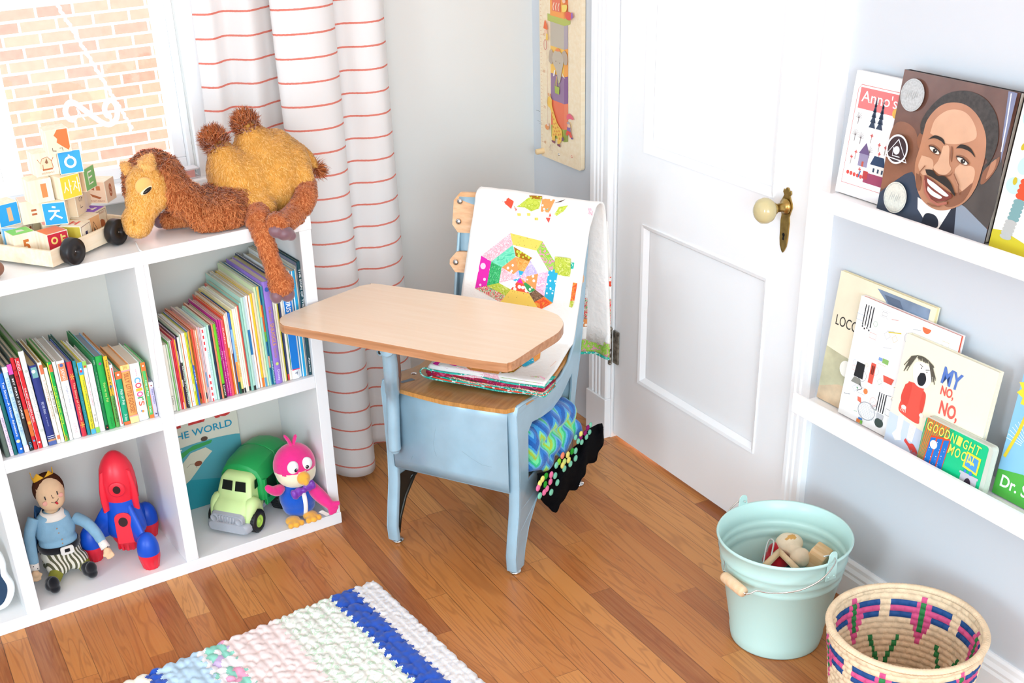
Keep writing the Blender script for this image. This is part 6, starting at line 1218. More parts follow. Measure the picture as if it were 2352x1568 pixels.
def a_no(b, w, h):
    cm(b, '#f7f3da').rect(0, 0, w, h, 0); cm(b, '#cfdcec').poly([(0, 0), (w, 0), (w, .040), (.09, .052), (0, .060)], .0003)
    P = lambda pts: [tuple(p)[:2] for p in bez([(x, y, 0) for x, y in pts + pts[:1]], len(pts) * 5)[:-1]]
    cm(b, '#f3ead8').poly(P([(.026, .0), (.034, .058), (.038, .065), (.030, .066), (.018, .022), (.012, .012), (.020, .006)]), .0005) if 0 else None
    cm(b, '#f8f6f0')
    b.poly([(.022, .062), (.036, .064), (.036, .030), (.040, .018), (.026, .012), (.016, .022), (.024, .034)], .0006); b.poly([(.052, .058), (.068, .056), (.066, .024), (.052, .026)], .0006)
    cm(b, '#d8d4cc')
    for k in range(4): b.line([(.025 + k * .003, .060), (.026 + k * .003, .034)], .0004, .0008).line([(.055 + k * .003, .054), (.055 + k * .003, .030)], .0004, .0008)
    cm(b, '#e2483f').poly(P([(.050, .026), (.060, .020), (.070, .022), (.084, .010), (.082, .002), (.072, .003), (.058, .014), (.048, .020)]), .0009)
    cm(b, '#ea5a4c').poly(P([(.028, .130), (.060, .132), (.066, .12), (.070, .075), (.068, .062), (.030, .066), (.018, .074), (.022, .10)]), .0007); cm(b, '#e04f42').poly(P([(.022, .122), (.034, .130), (.038, .118), (.036, .086), (.022, .088), (.018, .10)]), .0009); cm(b, '#e04f42').poly(P([(.064, .126), (.073, .118), (.074, .088), (.068, .086), (.064, .10)]), .0009)
    cm(b, '#faf3ea').disc(.030, .080, .006, .0011, ry=.004).disc(.073, .080, .005, .0011, ry=.004)
    for k in range(4): b.line([(.026 + k * .003, .078), (.024 + k * .004, .071)], .0012, .0011)
    cm(b, '#fbf6ee').poly(P([(.030, .160), (.036, .170), (.055, .174), (.074, .166), (.078, .148), (.070, .132), (.052, .128), (.038, .136)]), .0010)
    hm = C_('#5a564a', .6); b.mat(hm)
    rr2 = random.Random(2)
    for k in range(46):
        t = k / 45; x = .022 + .050 * t; y = .176 + .008 * sin(pi * t); x2 = x + (-.012 if t < .3 else .004 * (t - .3) + (.012 if t > .75 else 0)) + rr2.uniform(-.002, .002); L = .030 if (t < .25 or t > .8) else .008
        b.line([(x, y), (x2, y - L * rr2.uniform(.7, 1.1))], .0016, .0013 + k * .000003)
    cm(b, '#23272e').poly(P([(.050, .154), (.060, .156), (.066, .146), (.062, .134), (.052, .132), (.046, .142)]), .0015); cm(b, '#2a2a2a').disc(.050, .163, .0011, .0016).disc(.064, .160, .0011, .0016); b.line([(.045, .169), (.053, .166)], .0009, .0016).line([(.060, .163), (.069, .166)], .0009, .0016)
    cm(b, '#5b7fca').text('MY', .098, .152, .142, .183, .0008, rot=-.05, bold=.03)
    cm(b, '#e8655a').text('NO,', .102, .130, .132, .150, .0008, bold=.03).text('NO,', .108, .094, .150, .124, .0008, bold=.03).text('NO', .092, .050, .140, .086, .0008, rot=-.1, bold=.03)
    cm(b, '#8a97b4').text('Rebecca', .068, .0035, .098, .0105, .0016 if 0 else .0012, bold=0)
def a_moon(b, w, h):
    cm(b, '#18c98c').rect(.003, .003, w - .010, h - .003, 0) if 0 else b.mat(C_('#16c88a', .32)).poly(rrect(.001, .001, w - .009, h - .002, .006), 0)
    cm(b, '#e07a3a').poly([(.0, .001), (.050, .001), (.056, h - .002), (.004, h - .002)], .0002)
    for k in range(13): cm(b, '#2f9d6a').line([(.002 + k * .0052, h - .003), (.0 + k * .0042, h * .62), (.001 + k * .0016, .002)] if k < 9 else [(.004 + k * .0052, h - .003), (.03 + k * .001, h * .72)], .0012, .0004)
    cm(b, '#e4512c').poly([(.014, .010), (.058, .004), (.064, .074), (.020, .064)], .0006); cm(b, '#1f78cf')
    for k in range(3): b.poly([(.017 + k * .0145, .014 - k * .001), (.0290 + k * .0145, .013 - k * .001), (.032 + k * .0145, .064 + k * .003), (.0205 + k * .0145, .060 + k * .003)], .0008)
    cm(b, '#f3f2e6').disc(.030, .050, .0082, .0010)
    for k in range(22): b.disc(.019 + .04 * ((k * 7) % 11) / 11, .016 + .046 * ((k * 5) % 9) / 9, .0006 + .0004 * (k % 2), .0010, n=6)
    cm(b, '#ecec6a')
    for i, c in enumerate('GOODNIGHT'): b.text(c, .008 + i * .0138, h - .023 - .0002 * i, .0185 + i * .0138, h - .006 - .0002 * i, .0014, rot=-.12, bold=.01)
    for i, c in enumerate('MOON'): b.text(c, .064 + i * .0145, .048 - .0002 * i, .0755 + i * .0145, .066 - .0002 * i, .0014, rot=-.12, bold=.01)
    cm(b, '#efe23c').poly([(.100, .038), (.133, .034), (.134, .066), (.102, .068)], .0008); cm(b, '#4f9fe0').poly([(.104, .042), (.130, .038), (.130, .062), (.105, .064)], .0010); cm(b, '#f0e46a').poly([(.108, .05), (.124, .048), (.122, .053), (.110, .054)], .0012)
    cm(b, '#c9c5cf').rect(.100, .002, .136, .030, .0008).rect(.097, .026, .138, .030, .001); cm(b, '#3a2a3a').disc(.118, .011, .0075, .0012, ry=.012); cm(b, '#f07030').poly([(.112, .002), (.125, .002), (.122, .012), (.118, .006), (.115, .013)], .0014); cm(b, '#f6d84a').disc(.1165, .004, .0025, .0016).disc(.121, .004, .0022, .0016)
    cm(b, '#3f86d8').disc(.108, .033, .003, .0012).disc(.120, .033, .0036, .0012, ry=.004)
def a_tuft(b, w, h):
    # generic stand-in: blue sky, white rays, green hill, yellow title cloud (figure left out)
    cm(b, '#8cc8ea').rect(0, 0, w, h, 0); cm(b, '#53b548').poly([(0, 0), (w, 0), (w, .045), (.05, .055), (0, .045)], .0003)
    cm(b, '#dff0f8')
    for k in range(24): a = .1 + k * .13; b.line([(.062 + .03 * cos(a), .10 + .024 * sin(a)), (.062 + .062 * cos(a), .10 + .058 * sin(a))], .0013, .0005)
    cm(b, '#f0df3c').poly([(.060 + (.055 + .010 * (k % 2)) * cos(2 * pi * k / 28), h - .045 + (.032 + .008 * (k % 2)) * sin(2 * pi * k / 28)) for k in range(28)], .0006); cm(b, '#e6d13a').line([(.028, h - .07), (.020, .12), (.006, .07)], .006, .0006)
    cm(b, '#e8603c').text('The', .026, h - .050, .062, h - .026, .0009, bold=.02); cm(b, '#f3f6ee').text('Dr. Seuss', .012, .018, .115, .040, .0009, bold=.02)
ledgebook(-1.226, .245, .262, ZL2, -.041, .0075, 'cream steam train book with LOCOMOTIVE title at the back of the lower ledge', a_loco, '#f6ecc8', lean=6.3, edge='#f3e4b0')
ledgebook(-1.303, .245, .238, ZL2, -.054, .009, 'white book covered in tiny drawings between the train and shouting girl books', a_things, '#fdfdfb', lean=6.2, edge='#d85a3c')
ledgebook(-1.443, .210, .212, ZL2, -.067, .009, 'cream book with a shouting girl in a red dress on the lower ledge', a_no, '#f7f3da', lean=6.1)
ledgebook(-1.541, .152, .094, ZL2, -.0835, .0125, 'small green board book with star window in front on the lower ledge', a_moon, '#cdd4c8', lean=6, rounded=.008, edge='#d3d8cc')
ledgebook(-1.686, .150, .238, ZL2, -.050, .012, 'sky blue book with yellow puff title at the right frame edge', a_tuft, '#8cc8ea')
# ================================================================ GROWTH CHART
GF = Matrix(((0, 0, -1, -.002), (-1, 0, 0, -.061), (0, 1, 0, .697), (0, 0, 0, 1)))
gw, gh = .204, .98; chart = empty('growth_chart', GF, 'tall wooden growth chart painted with stacked boxes, elephant and giraffe beside the door', 'growth chart')
b = M(GF).mat(wood('chart_ply', '#efd9b4', '#f3dfbe', '#f6e6ca', axis=2, rough=.5)).prism(rrect(0, 0, gw, gh, .008), 0, .011)
z = [.0112]
def nz_(): z[0] += .00012; return z[0]
Y = .0
g = b; P = lambda pts: [tuple(p)[:2] for p in bez([(x, y, 0) for x, y in pts + pts[:1]], len(pts) * 5)[:-1]]
def px_(x, y): return (x, y)
cm(g, '#d9996a')
for k in range(100): L = .014 if k % 10 == 0 else (.010 if k % 5 == 0 else .006); g.rect(.004, .038 + k * .009, .004 + L, .0387 + k * .009, nz_() if k == 0 else z[0])
for k in range(10): g.text(str(60 + k * 10), .018, .036 + k * .09, .028, .043 + k * .09, z[0], bold=0)
g.fr(GF @ Matrix.Translation((.056 - .072 * 1.13, .018, 0)) @ Matrix.Diagonal((1.13, .70, 1, 1)))
x0, xm, x1 = .072, .131, .148
def boxd(y0, y1, fcol, scol): cm(g, fcol).poly([(x0, y0), (xm, y0 - .003), (xm, y1 - .003), (x0, y1)], nz_()); cm(g, scol).poly([(xm, y0 - .003), (x1, y0 + .004), (x1, y1 + .004), (xm, y1 - .003)], z[0])
boxd(.060, .105, '#b3b85a', '#97a04a'); boxd(.104, .196, '#ee7752', '#f0835f'); boxd(.196, .290, '#9b7a99', '#8a5f8f'); boxd(.290, .385, '#f6c35c', '#f4a54f'); boxd(.385, .470, '#c2b6a4', '#b0a2aa'); cm(g, '#b9bf5e').poly([(.060, .468), (.134, .462), (.158, .472), (.158, .486), (.060, .492)], nz_()); boxd(.488, .62, '#f5a04e', '#f0894a'); boxd(.62, .72, '#7fa8c0', '#6f96b0'); boxd(.72, .82, '#d9c45a', '#c4ae48'); boxd(.82, .93, '#c98a9a', '#b0708a'); boxd(.93, 1.04, '#9ac0a0', '#7fa88a'); boxd(1.04, 1.16, '#f0b070', '#e09a5a'); boxd(1.16, 1.28, '#8fa8c8', '#7890b4')
cm(g, '#e8785a').rect(.082, .505, .118, .545, nz_()); cm(g, '#f6dcc0')
for k in range(3): g.line([(.088 + k * .011, .508), (.086 + k * .011, .520), (.091 + k * .011, .534)], .003, nz_())
eg = '#c5b6a2'                                                   # elephant
cm(g, '#b9a693').poly(P([(.066, .330), (.070, .366), (.080, .372), (.088, .352), (.080, .322)]), nz_()).poly(P([(.124, .370), (.136, .380), (.148, .362), (.146, .335), (.132, .335)]), z[0]); cm(g, eg).poly(P([(.082, .345), (.090, .368), (.110, .374), (.126, .362), (.130, .335), (.122, .300), (.116, .268), (.106, .262), (.104, .285), (.096, .310), (.086, .325)]), nz_())
cm(g, '#ee8a4f').poly(P([(.094, .372), (.105, .382), (.118, .376), (.106, .371)]), nz_()); cm(g, '#8a6a60').disc(.098, .336, .0018, nz_(), n=8).disc(.115, .333, .0018, z[0], n=8); cm(g, '#efe6d8').poly(P([(.090, .302), (.096, .305), (.092, .285), (.086, .283)]), nz_()).poly(P([(.126, .302), (.132, .292), (.138, .285), (.128, .290)]), z[0])
cm(g, '#a9b84e').poly([(.094, .224), (.112, .222), (.114, .248), (.092, .250)], nz_()); g.line([(.093, .250), (.099, .272), (.104, .276), (.110, .268), (.113, .249)], .0016, nz_()); cm(g, '#f0b868').line([(.100, .25), (.101, .285)], .003, nz_())
gy = '#f4c455'                                                   # giraffe
cm(g, gy).poly(P([(.058, .178), (.062, .200), (.072, .206), (.080, .196), (.080, .178), (.090, .150), (.104, .118), (.122, .100), (.126, .085), (.122, .060), (.112, .045), (.104, .045), (.104, .068), (.094, .070), (.092, .050), (.080, .052), (.080, .080), (.084, .120), (.074, .160), (.064, .168)]), nz_())
cm(g, '#ea9440'); r_ = random.Random(4)
for k, (x, y) in enumerate(((.084, .150), (.082, .135), (.088, .128), (.090, .112), (.098, .116), (.086, .100), (.096, .098), (.106, .104), (.092, .086), (.102, .088), (.112, .092), (.088, .072), (.098, .076), (.110, .078), (.118, .082), (.114, .065))): g.disc(x, y, .0036, nz_() if k == 0 else z[0], ry=.0042, n=6)
g.line([(.066, .206), (.064, .216)], .003, nz_()).line([(.072, .206), (.074, .216)], .003, z[0]); cm(g, '#8a4a58').poly([(.078, .050), (.093, .050), (.094, .041), (.080, .043)], nz_()).poly([(.103, .044), (.117, .044), (.118, .034), (.104, .037)], z[0]); cm(g, '#7a4a7a').disc(.128, .068, .0045, nz_(), ry=.007); cm(g, gy).line([(.120, .095), (.127, .074)], .002, nz_())
cm(g, '#e8647a').poly(P([(.146, .158), (.158, .168), (.172, .160), (.176, .150), (.160, .150), (.148, .144)]), nz_()); cm(g, '#f2c6a6').disc(.156, .124, .0065, nz_()); cm(g, '#b0a6ae').disc(.154, .130, .007, nz_(), a0=0, a1=pi); cm(g, '#8a6aa0').poly([(.148, .104), (.163, .104), (.165, .118), (.149, .118)], nz_()); cm(g, '#e2503c').poly([(.148, .106), (.164, .104), (.172, .086), (.162, .084), (.156, .096), (.150, .086), (.143, .090)], nz_()); cm(g, '#6f4f8a').disc(.170, .083, .005, nz_(), ry=.003)
cm(g, '#f0c060').line([(.164, .112), (.169, .124), (.164, .14)], .0016, nz_())
cm(g, '#c98a6a').line([(.062, .436), (.063, .30), (.063, .15), (.062, .10)], .0009, nz_()); cm(g, '#ee9a5a').disc(.060, .092, .009, nz_(), ry=.010); cm(g, '#f2d2bc').disc(.064, .102, .005, nz_())
cm(g, '#ea6f3c').poly(P([(.048, .440), (.055, .470), (.064, .452), (.066, .438)]), nz_()); cm(g, '#f2c6a6').disc(.058, .430, .0065, nz_()); cm(g, '#f0c45c').poly([(.058, .402), (.068, .402), (.068, .424), (.060, .424)], nz_()); cm(g, '#cf4a50').line([(.056 + .006 * cos(2 * pi * k / 12), .385 + .018 * sin(2 * pi * k / 12)) for k in range(12)], .0016, nz_(), closed=True)
cm(g, '#e2584a').disc(.158, .500, .014, nz_()); cm(g, '#f2d46a').poly(P([(.128, .530), (.150, .535), (.148, .515), (.132, .510)]), nz_()); cm(g, '#f2c6a6').disc(.138, .546, .007, nz_()); cm(g, '#b8c05a').poly([(.130, .550), (.147, .550), (.138, .568)], nz_()); cm(g, '#9a6ab0').poly([(.168, .490), (.178, .500), (.174, .515), (.168, .510)], nz_()); cm(g, '#e87a8a').disc(.160, .575, .009, nz_())
cm(g, '#3a4a3c').line([(.012, .142), (.030, .141)], .0012, nz_()); cm(g, '#7a7a76').line([(.018, .105), (.028, .104), (.038, .100)], .001, nz_()).line([(.026, .098), (.038, .094)], .001, z[0])
cm(g, '#d8b49c').line([(.072, .020), (.078, .034), (.074, .010), (.086, .014), (.084, .002)], .0016, nz_()); cm(g, '#e07060').text('G', .168, .014, .176, .024, nz_(), bold=.02)
board = build('board', g, chart)
b = M(GF @ Matrix.Translation((.012, .014, .011))).mat(wood('peg_wood', '#e2c08e', '#e8cb9d', '#eed6ae', axis=2)).lathe([(.0075, 0), (.0075, .020), (.006, .022), (.0001, .022)], 20); build('peg', b, chart)
b = M(GF @ Matrix.Translation((.094, .021, .0112))).mat(chrome).lathe([(.0034, 0), (.003, .0012), (.0001, .002)], 14); build('screw', b, chart)
# ================================================================ QUILT ON THE DESK
def spot(name, base, dot, scale=220, th=.32, vary=0):
    if name in MATS: return MATS[name]
    q = N(name); v = q.n('ShaderNodeTexVoronoi', i_Vector=q.obj(), i_Scale=float(scale)); m_ = q.math('LESS_THAN', v.outputs['Distance'], th)
    q.l(q.mix(m_, base, dot), q.b.inputs['Base Color']); q.b.inputs['Roughness'].default_value = .9; q.b.inputs['Specular IOR Level'].default_value = .15; MATS[name] = q.m; return q.m
def swirl(name, a, b_, c3, scale=70):
    if name in MATS: return MATS[name]
    q = N(name); n_ = q.n('ShaderNodeTexNoise', i_Vector=q.obj(), i_Scale=float(scale), i_Detail=2.0, i_Distortion=2.5)
    q.l(q.ramp(n_.outputs[0], [(.0, a), (.47, b_), (.56, c3)], 'CONSTANT'), q.b.inputs['Base Color']); q.b.inputs['Roughness'].default_value = .9; q.b.inputs['Specular IOR Level'].default_value = .15; MATS[name] = q.m; return q.m
qw = N('quilt_muslin'); nq = qw.n('ShaderNodeTexNoise', i_Vector=qw.obj(), i_Scale=75.0, i_Detail=3.0); qw.b.inputs['Base Color'].default_value = lin('#f6f3ee'); qw.b.inputs['Roughness'].default_value = .92; qw.bump(nq.outputs[0], .55, .004); qw = qw.m
fab = dict(yel=spot('yellow_dot_print', '#f3cf63', '#5a4a2a', 170, .13), mint=swirl('mint_batik', '#6fd6b0', '#83dcb8', '#5ac8a0', 30), rose=swirl('rose_print', '#f4dce0', '#e89aa8', '#f0c4cc', 160), grn=swirl('green_ring_print', '#3fb56a', '#2a9a5c', '#63c886', 90),
    org=swirl('orange_print', '#f0a050', '#f4b46a', '#ef9240', 90), orgw=spot('orange_flower_print', '#ef9a5c', '#faf0e4', 90, .3), lav=swirl('lavender_print', '#cdbfe6', '#bdaedd', '#d8cdee', 60), gdot=spot('green_dot_print', '#3c9a58', '#e6f2e4', 110, .36), rdw=spot('red_white_print', '#e8563f', '#f8ede4', 80, .35),
    cdot=spot('mustard_dot_print', '#a8701f', '#c9d24a', 110, .36), brw=swirl('brown_print', '#8a6a52', '#6e5240', '#9c7e64', 60), mag=spot('magenta_dot_print', '#e030a8', '#f4cfe8', 45, .33), pnk=swirl('pink_print', '#f6cadb', '#f0a8c4', '#f9dde8', 60), chr_=swirl('chartreuse_print', '#c4d052', '#aebf3c', '#d6dc7c', 60),
    blu=spot('blue_flower_print', '#35aed0', '#e4f4f8', 120, .28), lim=swirl('lime_print', '#a8d05c', '#90c248', '#d89aa8', 70), wht=spot('white_sprig_print', '#f8f6f2', '#d8c8c8', 120, .14), ora2=swirl('red_orange_print', '#ee5c34', '#f27a44', '#f0a040', 60), teal=swirl('teal_backing', '#35c0ac', '#2aa894', '#bfe8de', 60), berry=swirl('berry_backing', '#a8263a', '#8e2452', '#c64a70', 50), multi=swirl('multi_print', '#e24a50', '#f3ead8', '#5aa060', 150))
quilt = empty('folded_quilt', DESK @ Matrix.Translation((0, .33, .425)), 'white patchwork quilt with a colourful wheel, draped over the desk chair back', 'quilt')
def yq(z): return yback(max(z, .44)) - .022
LE = [(1096, 447), (1088, 500), (1080, 550), (1071, 610), (1063, 680), (1060, 750), (1062, 815)]; RE = [(1368, 484), (1355, 530), (1347, 580), (1340, 640), (1332, 700), (1324, 765), (1313, 826)]
def edgept(E_, t):
    p = bez([(u, v, 0) for u, v in E_], 24)[int(round(t * 24))]; y = .36
    for _ in range(4): q_ = D(p[0], p[1], 1, y); y = yq(q_.z)
    return q_
rows = [(edgept(LE, k / 24), edgept(RE, k / 24)) for k in range(25)]
def panel(u, v, off=0):
    k = min(v * 24, 23.999); i = int(k); f_ = k - i; a = rows[i][0].lerp(rows[i + 1][0], f_); c = rows[i][1].lerp(rows[i + 1][1], f_); p = a.lerp(c, u)
    w_ = .003 * sin(u * 7 + v * 4) + .002 * sin(v * 17 + u * 3) * (1 - abs(u - .5))
    return (p.x, p.y - .006 + w_ - off, p.z)
b = M(DESK).mat(qw)
NU = 44
def quad(rowsf, nu, closed=False): b.grid(rowsf, nu, len(PATH), smooth=True)
# closed strip: down the back, over the top, down the front, over the seat, fold
def sect(u):
    """list of points (path) for the lateral parameter u"""
    t, bt = Vector(panel(u, 0)), Vector(panel(u, 1)); P = []
    zb = .455 - .06 * u; P += [Vector((t.x + .012, .425 + .008 * sin(u * 9), zb)), Vector((t.x + .008, .420, .56)), Vector((t.x + .004, .418, .66)), Vector((t.x, .412, .735)), Vector((t.x, t.y + .030, t.z + .010)), Vector((t.x, t.y + .010, t.z + .010)), t]
    P += [q_ for q_ in (Vector(panel(u, k / 24)) for k in range(1, 25)) if q_.z > .465]; bt = P[-1]
    fl, fr = D(985, 838, 2, .447), D(1252, 880, 2, .445); fx = fl.lerp(fr, u)
    s0 = Vector((bt.x * .97, bt.y - .018, .449)); s1 = s0.lerp(fx, .5) + Vector((0, 0, -.006)); P += [Vector((bt.x * .985, bt.y - .004, .4555)), s0, s1, fx + Vector((0, .012, .001)), fx + Vector((0, -.002, -.003)), fx + Vector((0, -.006, -.011))]
    return bez(P, 110)
SC_ = [sect(i / (NU - 1)) for i in range(NU)]
b.grid(lambda u, v: SC_[int(round(u * (NU - 1)))][int(round(v * 110))] + Vector((0, 0, .0012 * noise.noise(SC_[int(round(u * (NU - 1)))][int(round(v * 110))] * 40))), NU, 111); top = build('quilt_top', b, quilt, solid=.005)
from mathutils.bvhtree import BVHTree
QB = BVHTree.FromPolygons(b.v, b.f)
def onquilt(u, v, off):
    d = ray(u, v).normalized(); h_, n_, i_, t_ = QB.ray_cast(CAM, d)
    if h_ is None: h_ = DESK @ D(u, v, 1, .31); n_ = -d
    if n_.dot(d) > 0: n_ = -n_
    return DESK.inverted() @ (h_ + n_ * (.0028 + off))
me_ = top
b = M(DESK)                                                        # folded layers at the seat front: rolled loop with bright backing
fl, fr = D(982, 842, 2, .444), D(1250, 886, 2, .442); dv = (fr - fl); n_ = Vector((dv.y, -dv.x, 0)).normalized()
if n_.y > 0: n_ = -n_
lay = [('teal', .0, .003), ('berry', .0035, .010), ('multi', .010, .0135), ('teal', .0135, .0165), ('rdw', .0165, .0195), ('teal', .0195, .0225)]
for nm, a0, a1 in lay:
    b.mat(fab[nm]); a0 *= 1.15; a1 *= 1.15; zt_, zb_ = .4425 - a0, .4425 - a1
    b.grid(lambda u, v: fl + dv * (u * 1.0) + n_ * (.004 + .0035 * sin(u * 11 + a0 * 300)) + Vector((0, 0, (zt_ + (zb_ - zt_) * v) - fl.z + .002 * sin(u * 8 + 1) * (a0 * 40) - .003 * u * 0)), 40, 3)
    b.grid(lambda u, v: fl + dv * (u * 1.0) - n_ * (.004 + .06 * v) + Vector((0, 0, zb_ - fl.z)), 8, 3)
build('folded_edge', b, quilt, solid=.002, label='layers of bright backing at the folded edge')
for e, (cx0, s_) in enumerate(((fl, 1),)):
    b = M(DESK).mat(fab['berry']); b.tube([cx0 + Vector((.004, -.002, -.0125)), cx0 + dv * .22 + Vector((0, -.003, -.011))], [.0085, .003], 14, flat=.9); b.mat(fab['teal'])
    c0 = cx0 + Vector((.002, -.006, -.012)); b.tube([c0 + Vector((-.002, 0, .011 * sin(t)))+ Vector((.016 * cos(t), 0, 0)) for t in [2 * pi * k / 24 for k in range(25)]], .0018, 8, caps=False); build('rolled_corner', b, quilt, label='rolled corner with dark red inside')
# printed patches, sewn on the front panel (pixel outline of the photo carried onto the panel surface)
def onpanel(u, v, off): return onquilt(u, v, off)
pb = M(DESK)
def patch(m_, pts, off=.0006, n=5):
    pb.mat(fab[m_] if m_ in fab else C_(m_, .9)); c = (sum(p[0] for p in pts) / len(pts), sum(p[1] for p in pts) / len(pts)); m = len(pts); P = []
    for i in range(m):
        a, d = pts[i], pts[(i + 1) % m]
        for k in range(n): P.append((a[0] + (d[0] - a[0]) * k / n, a[1] + (d[1] - a[1]) * k / n))
    L = len(P); vs = [onpanel(u, v, off) for u, v in P] + [onpanel(c[0] + (u - c[0]) * .5, c[1] + (v - c[1]) * .5, off) for u, v in P] + [onpanel(c[0], c[1], off)]
    fs = [(i, (i + 1) % L, L + (i + 1) % L, L + i) for i in range(L)] + [(L + i, L + (i + 1) % L, 2 * L) for i in range(L)]
    # face the room
    nn = (vs[1] - vs[0]).cross(vs[L] - vs[0]); fs = fs if nn.y < 0 else [f_[::-1] for f_ in fs]; pb.add(vs, fs, True)
c0 = (1196, 638); O8 = [(1174, 535), (1247, 553), (1284, 616), (1271, 695), (1240, 712), (1150, 693), (1093, 662), (1107, 587)]; ang8 = O8
I8 = [(c0[0] + (x - c0[0]) * .74, c0[1] + (y - c0[1]) * .74) for x, y in O8]; J8 = [(c0[0] + (x - c0[0]) * .47, c0[1] + (y - c0[1]) * .47) for x, y in O8]; K8 = [(c0[0] + (x - c0[0]) * .17, c0[1] + (y - c0[1]) * .17) for x, y in O8]
for i, (o, m2, i3, k4) in enumerate(zip(['yel', 'lim', 'blu', 'ora2', 'yel', 'multi', 'mag', 'rose'], ['wht', 'wht', 'pnk', 'brw', 'yel', 'chr_', 'grn', 'mint'], ['org', 'lav', 'orgw', 'gdot', 'rdw', 'wht', 'rose', 'orgw'], ['blu', 'pnk', 'rose', 'ora2', 'mag', 'blu', 'pnk', 'lav'])):
    j = (i + 1) % 8; patch(o, [O8[i], O8[j], I8[j], I8[i]]); patch(m2, [I8[i], I8[j], J8[j], J8[i]]); patch(i3, [J8[i], J8[j], K8[j], K8[i]]); patch(k4, [K8[i], K8[j], c0])
build_wheel = None
patch('cdot', [(1182, 566), (1224, 592), (1216, 600), (1186, 588)], .0011)
build('patchwork_wheel', pb, quilt); pb = M(DESK)
for m_, P_ in (('rdw', [(1155, 460), (1170, 455), (1182, 462), (1176, 480)]), ('chr_', [(1188, 474), (1215, 456), (1246, 458), (1240, 478), (1222, 486), (1208, 476)]), ('cdot', [(1216, 452), (1246, 454), (1246, 460), (1220, 458)]), ('orgw', [(1247, 458), (1276, 462), (1262, 488), (1244, 486)]), ('teal', [(1250, 482), (1264, 476), (1258, 486)]), ('chr_', [(1275, 492), (1285, 476), (1306, 473), (1296, 484), (1280, 496)]), ('#5a3a2a', [(1274, 468), (1300, 461), (1290, 466)]),
              ('#e8554a', [(1255, 500), (1266, 500), (1262, 512)]), ('#e8554a', [(1262, 498), (1265, 489), (1268, 497)]), ('multi', [(1182, 470), (1190, 482), (1186, 486)]), ('yel', [(1190, 490), (1198, 490), (1198, 496), (1191, 496)]), ('yel', [(1212, 490), (1220, 490), (1220, 496), (1213, 496)]), ('yel', [(1230, 500), (1238, 500), (1238, 506), (1230, 506)]), ('rose', [(1352, 478), (1364, 482), (1362, 494), (1352, 490)]),
              ('ora2', [(1318, 648), (1328, 650), (1321, 690), (1312, 690)]), ('chr_', [(1312, 690), (1321, 692), (1316, 706), (1309, 704)])): patch(m_, P_, .0014)
build('patchwork_scraps', pb, quilt)['kind'] = 'stuff'
pb = M(DESK)
def onseat(u, v): return onquilt(u, v, .0008)
def patch2(m_, pts):
    pb.mat(fab[m_]); vs = [onseat(u, v) for u, v in pts]; n0_ = (vs[1] - vs[0]).cross(vs[2] - vs[1]); f_ = tuple(range(len(pts))); pb.add(vs, [f_ if n0_.z > 0 else f_[::-1]], False)
for m_, P_ in (('mag', [(992, 838), (1010, 830), (1052, 842), (1030, 846)]), ('org', [(1062, 838), (1130, 848), (1150, 855), (1145, 862), (1080, 852)]), ('cdot', [(1150, 850), (1200, 842), (1180, 858), (1152, 860)]), ('blu', [(1192, 838), (1224, 822), (1228, 834), (1205, 846)]), ('org', [(1224, 822), (1242, 812), (1240, 826), (1228, 834)]), ('rdw', [(1210, 826), (1232, 812), (1220, 808)]),
              ('rose', [(1048, 846), (1145, 864), (1150, 876), (1060, 862)]), ('lim', [(1150, 868), (1238, 868), (1240, 882), (1152, 880)]), ('pnk', [(1240, 866), (1252, 872), (1248, 884), (1240, 880)]), ('orgw', [(1264, 845), (1278, 832), (1280, 850), (1268, 862)])): patch2(m_, P_)
build('seat_patchwork', pb, quilt)['kind'] = 'stuff'
b = M(DESK); b.mat(qw); PB = lambda u, v: (.10 + .092 * u + .012 * v, .430 + .010 * sin(v * 5 + u * 6), .70 - .33 * v)
def bk(m_, v0, v1, u0=0, u1=1, o=0): b.mat(m_).grid(lambda u, v: Vector(PB(u0 + (u1 - u0) * u, v0 + (v1 - v0) * v)) + Vector((o, o, 0)), 10, 8)
bk(qw, 0, .40); bk(fab['rdw'], .40, .47); bk(fab['wht'], .47, .56); bk(fab['multi'], .56, .72); bk(fab['orgw'], .72, .78); bk(qw, .78, .88); bk(fab['lim'], .88, .98); bk(fab['teal'], .98, 1.0)
build('hanging_end', b, quilt, solid=.004)
b = M(DESK).mat(fab['berry']).box(.110, .1545, .3335, .3375, .45, .60).mat(fab['teal']).box(.110, .1545, .329, .333, .44, .63).mat(fab['chr_']).box(.110, .148, .3245, .3285, .52, .64); build('backing_layers', b, quilt, bevel=.001, label='bright backing layers showing at the right edge')
# ================================================================ CROCHET BLANKET IN THE BOOK BOX
q = N('zigzag_blanket'); sz_ = q.n('ShaderNodeSeparateXYZ', i_0=q.obj()); nz2 = q.n('ShaderNodeTexNoise', i_Vector=q.obj(), i_Scale=300.0)
tri = q.math('PINGPONG', q.math('MULTIPLY', sz_.outputs[1], 1.0), .030); wv = q.math('ADD', q.math('MULTIPLY', tri, 1.5), q.math('ADD', sz_.outputs[2], q.math('MULTIPLY', sz_.outputs[0], .35)))
fr_ = q.math('FRACT', q.math('MULTIPLY_ADD', nz2.outputs[0], .06, q.math('MULTIPLY', wv, 13.0)))
q.l(q.ramp(fr_, [(0, '#0f5cae'), (.22, '#1f78c8'), (.36, '#5fb2dc'), (.46, '#2fbf84'), (.56, '#6fdf9a'), (.68, '#a9c93a'), (.80, '#86d8a0'), (.88, '#3a9ad6')], 'CONSTANT'), q.b.inputs['Base Color'])
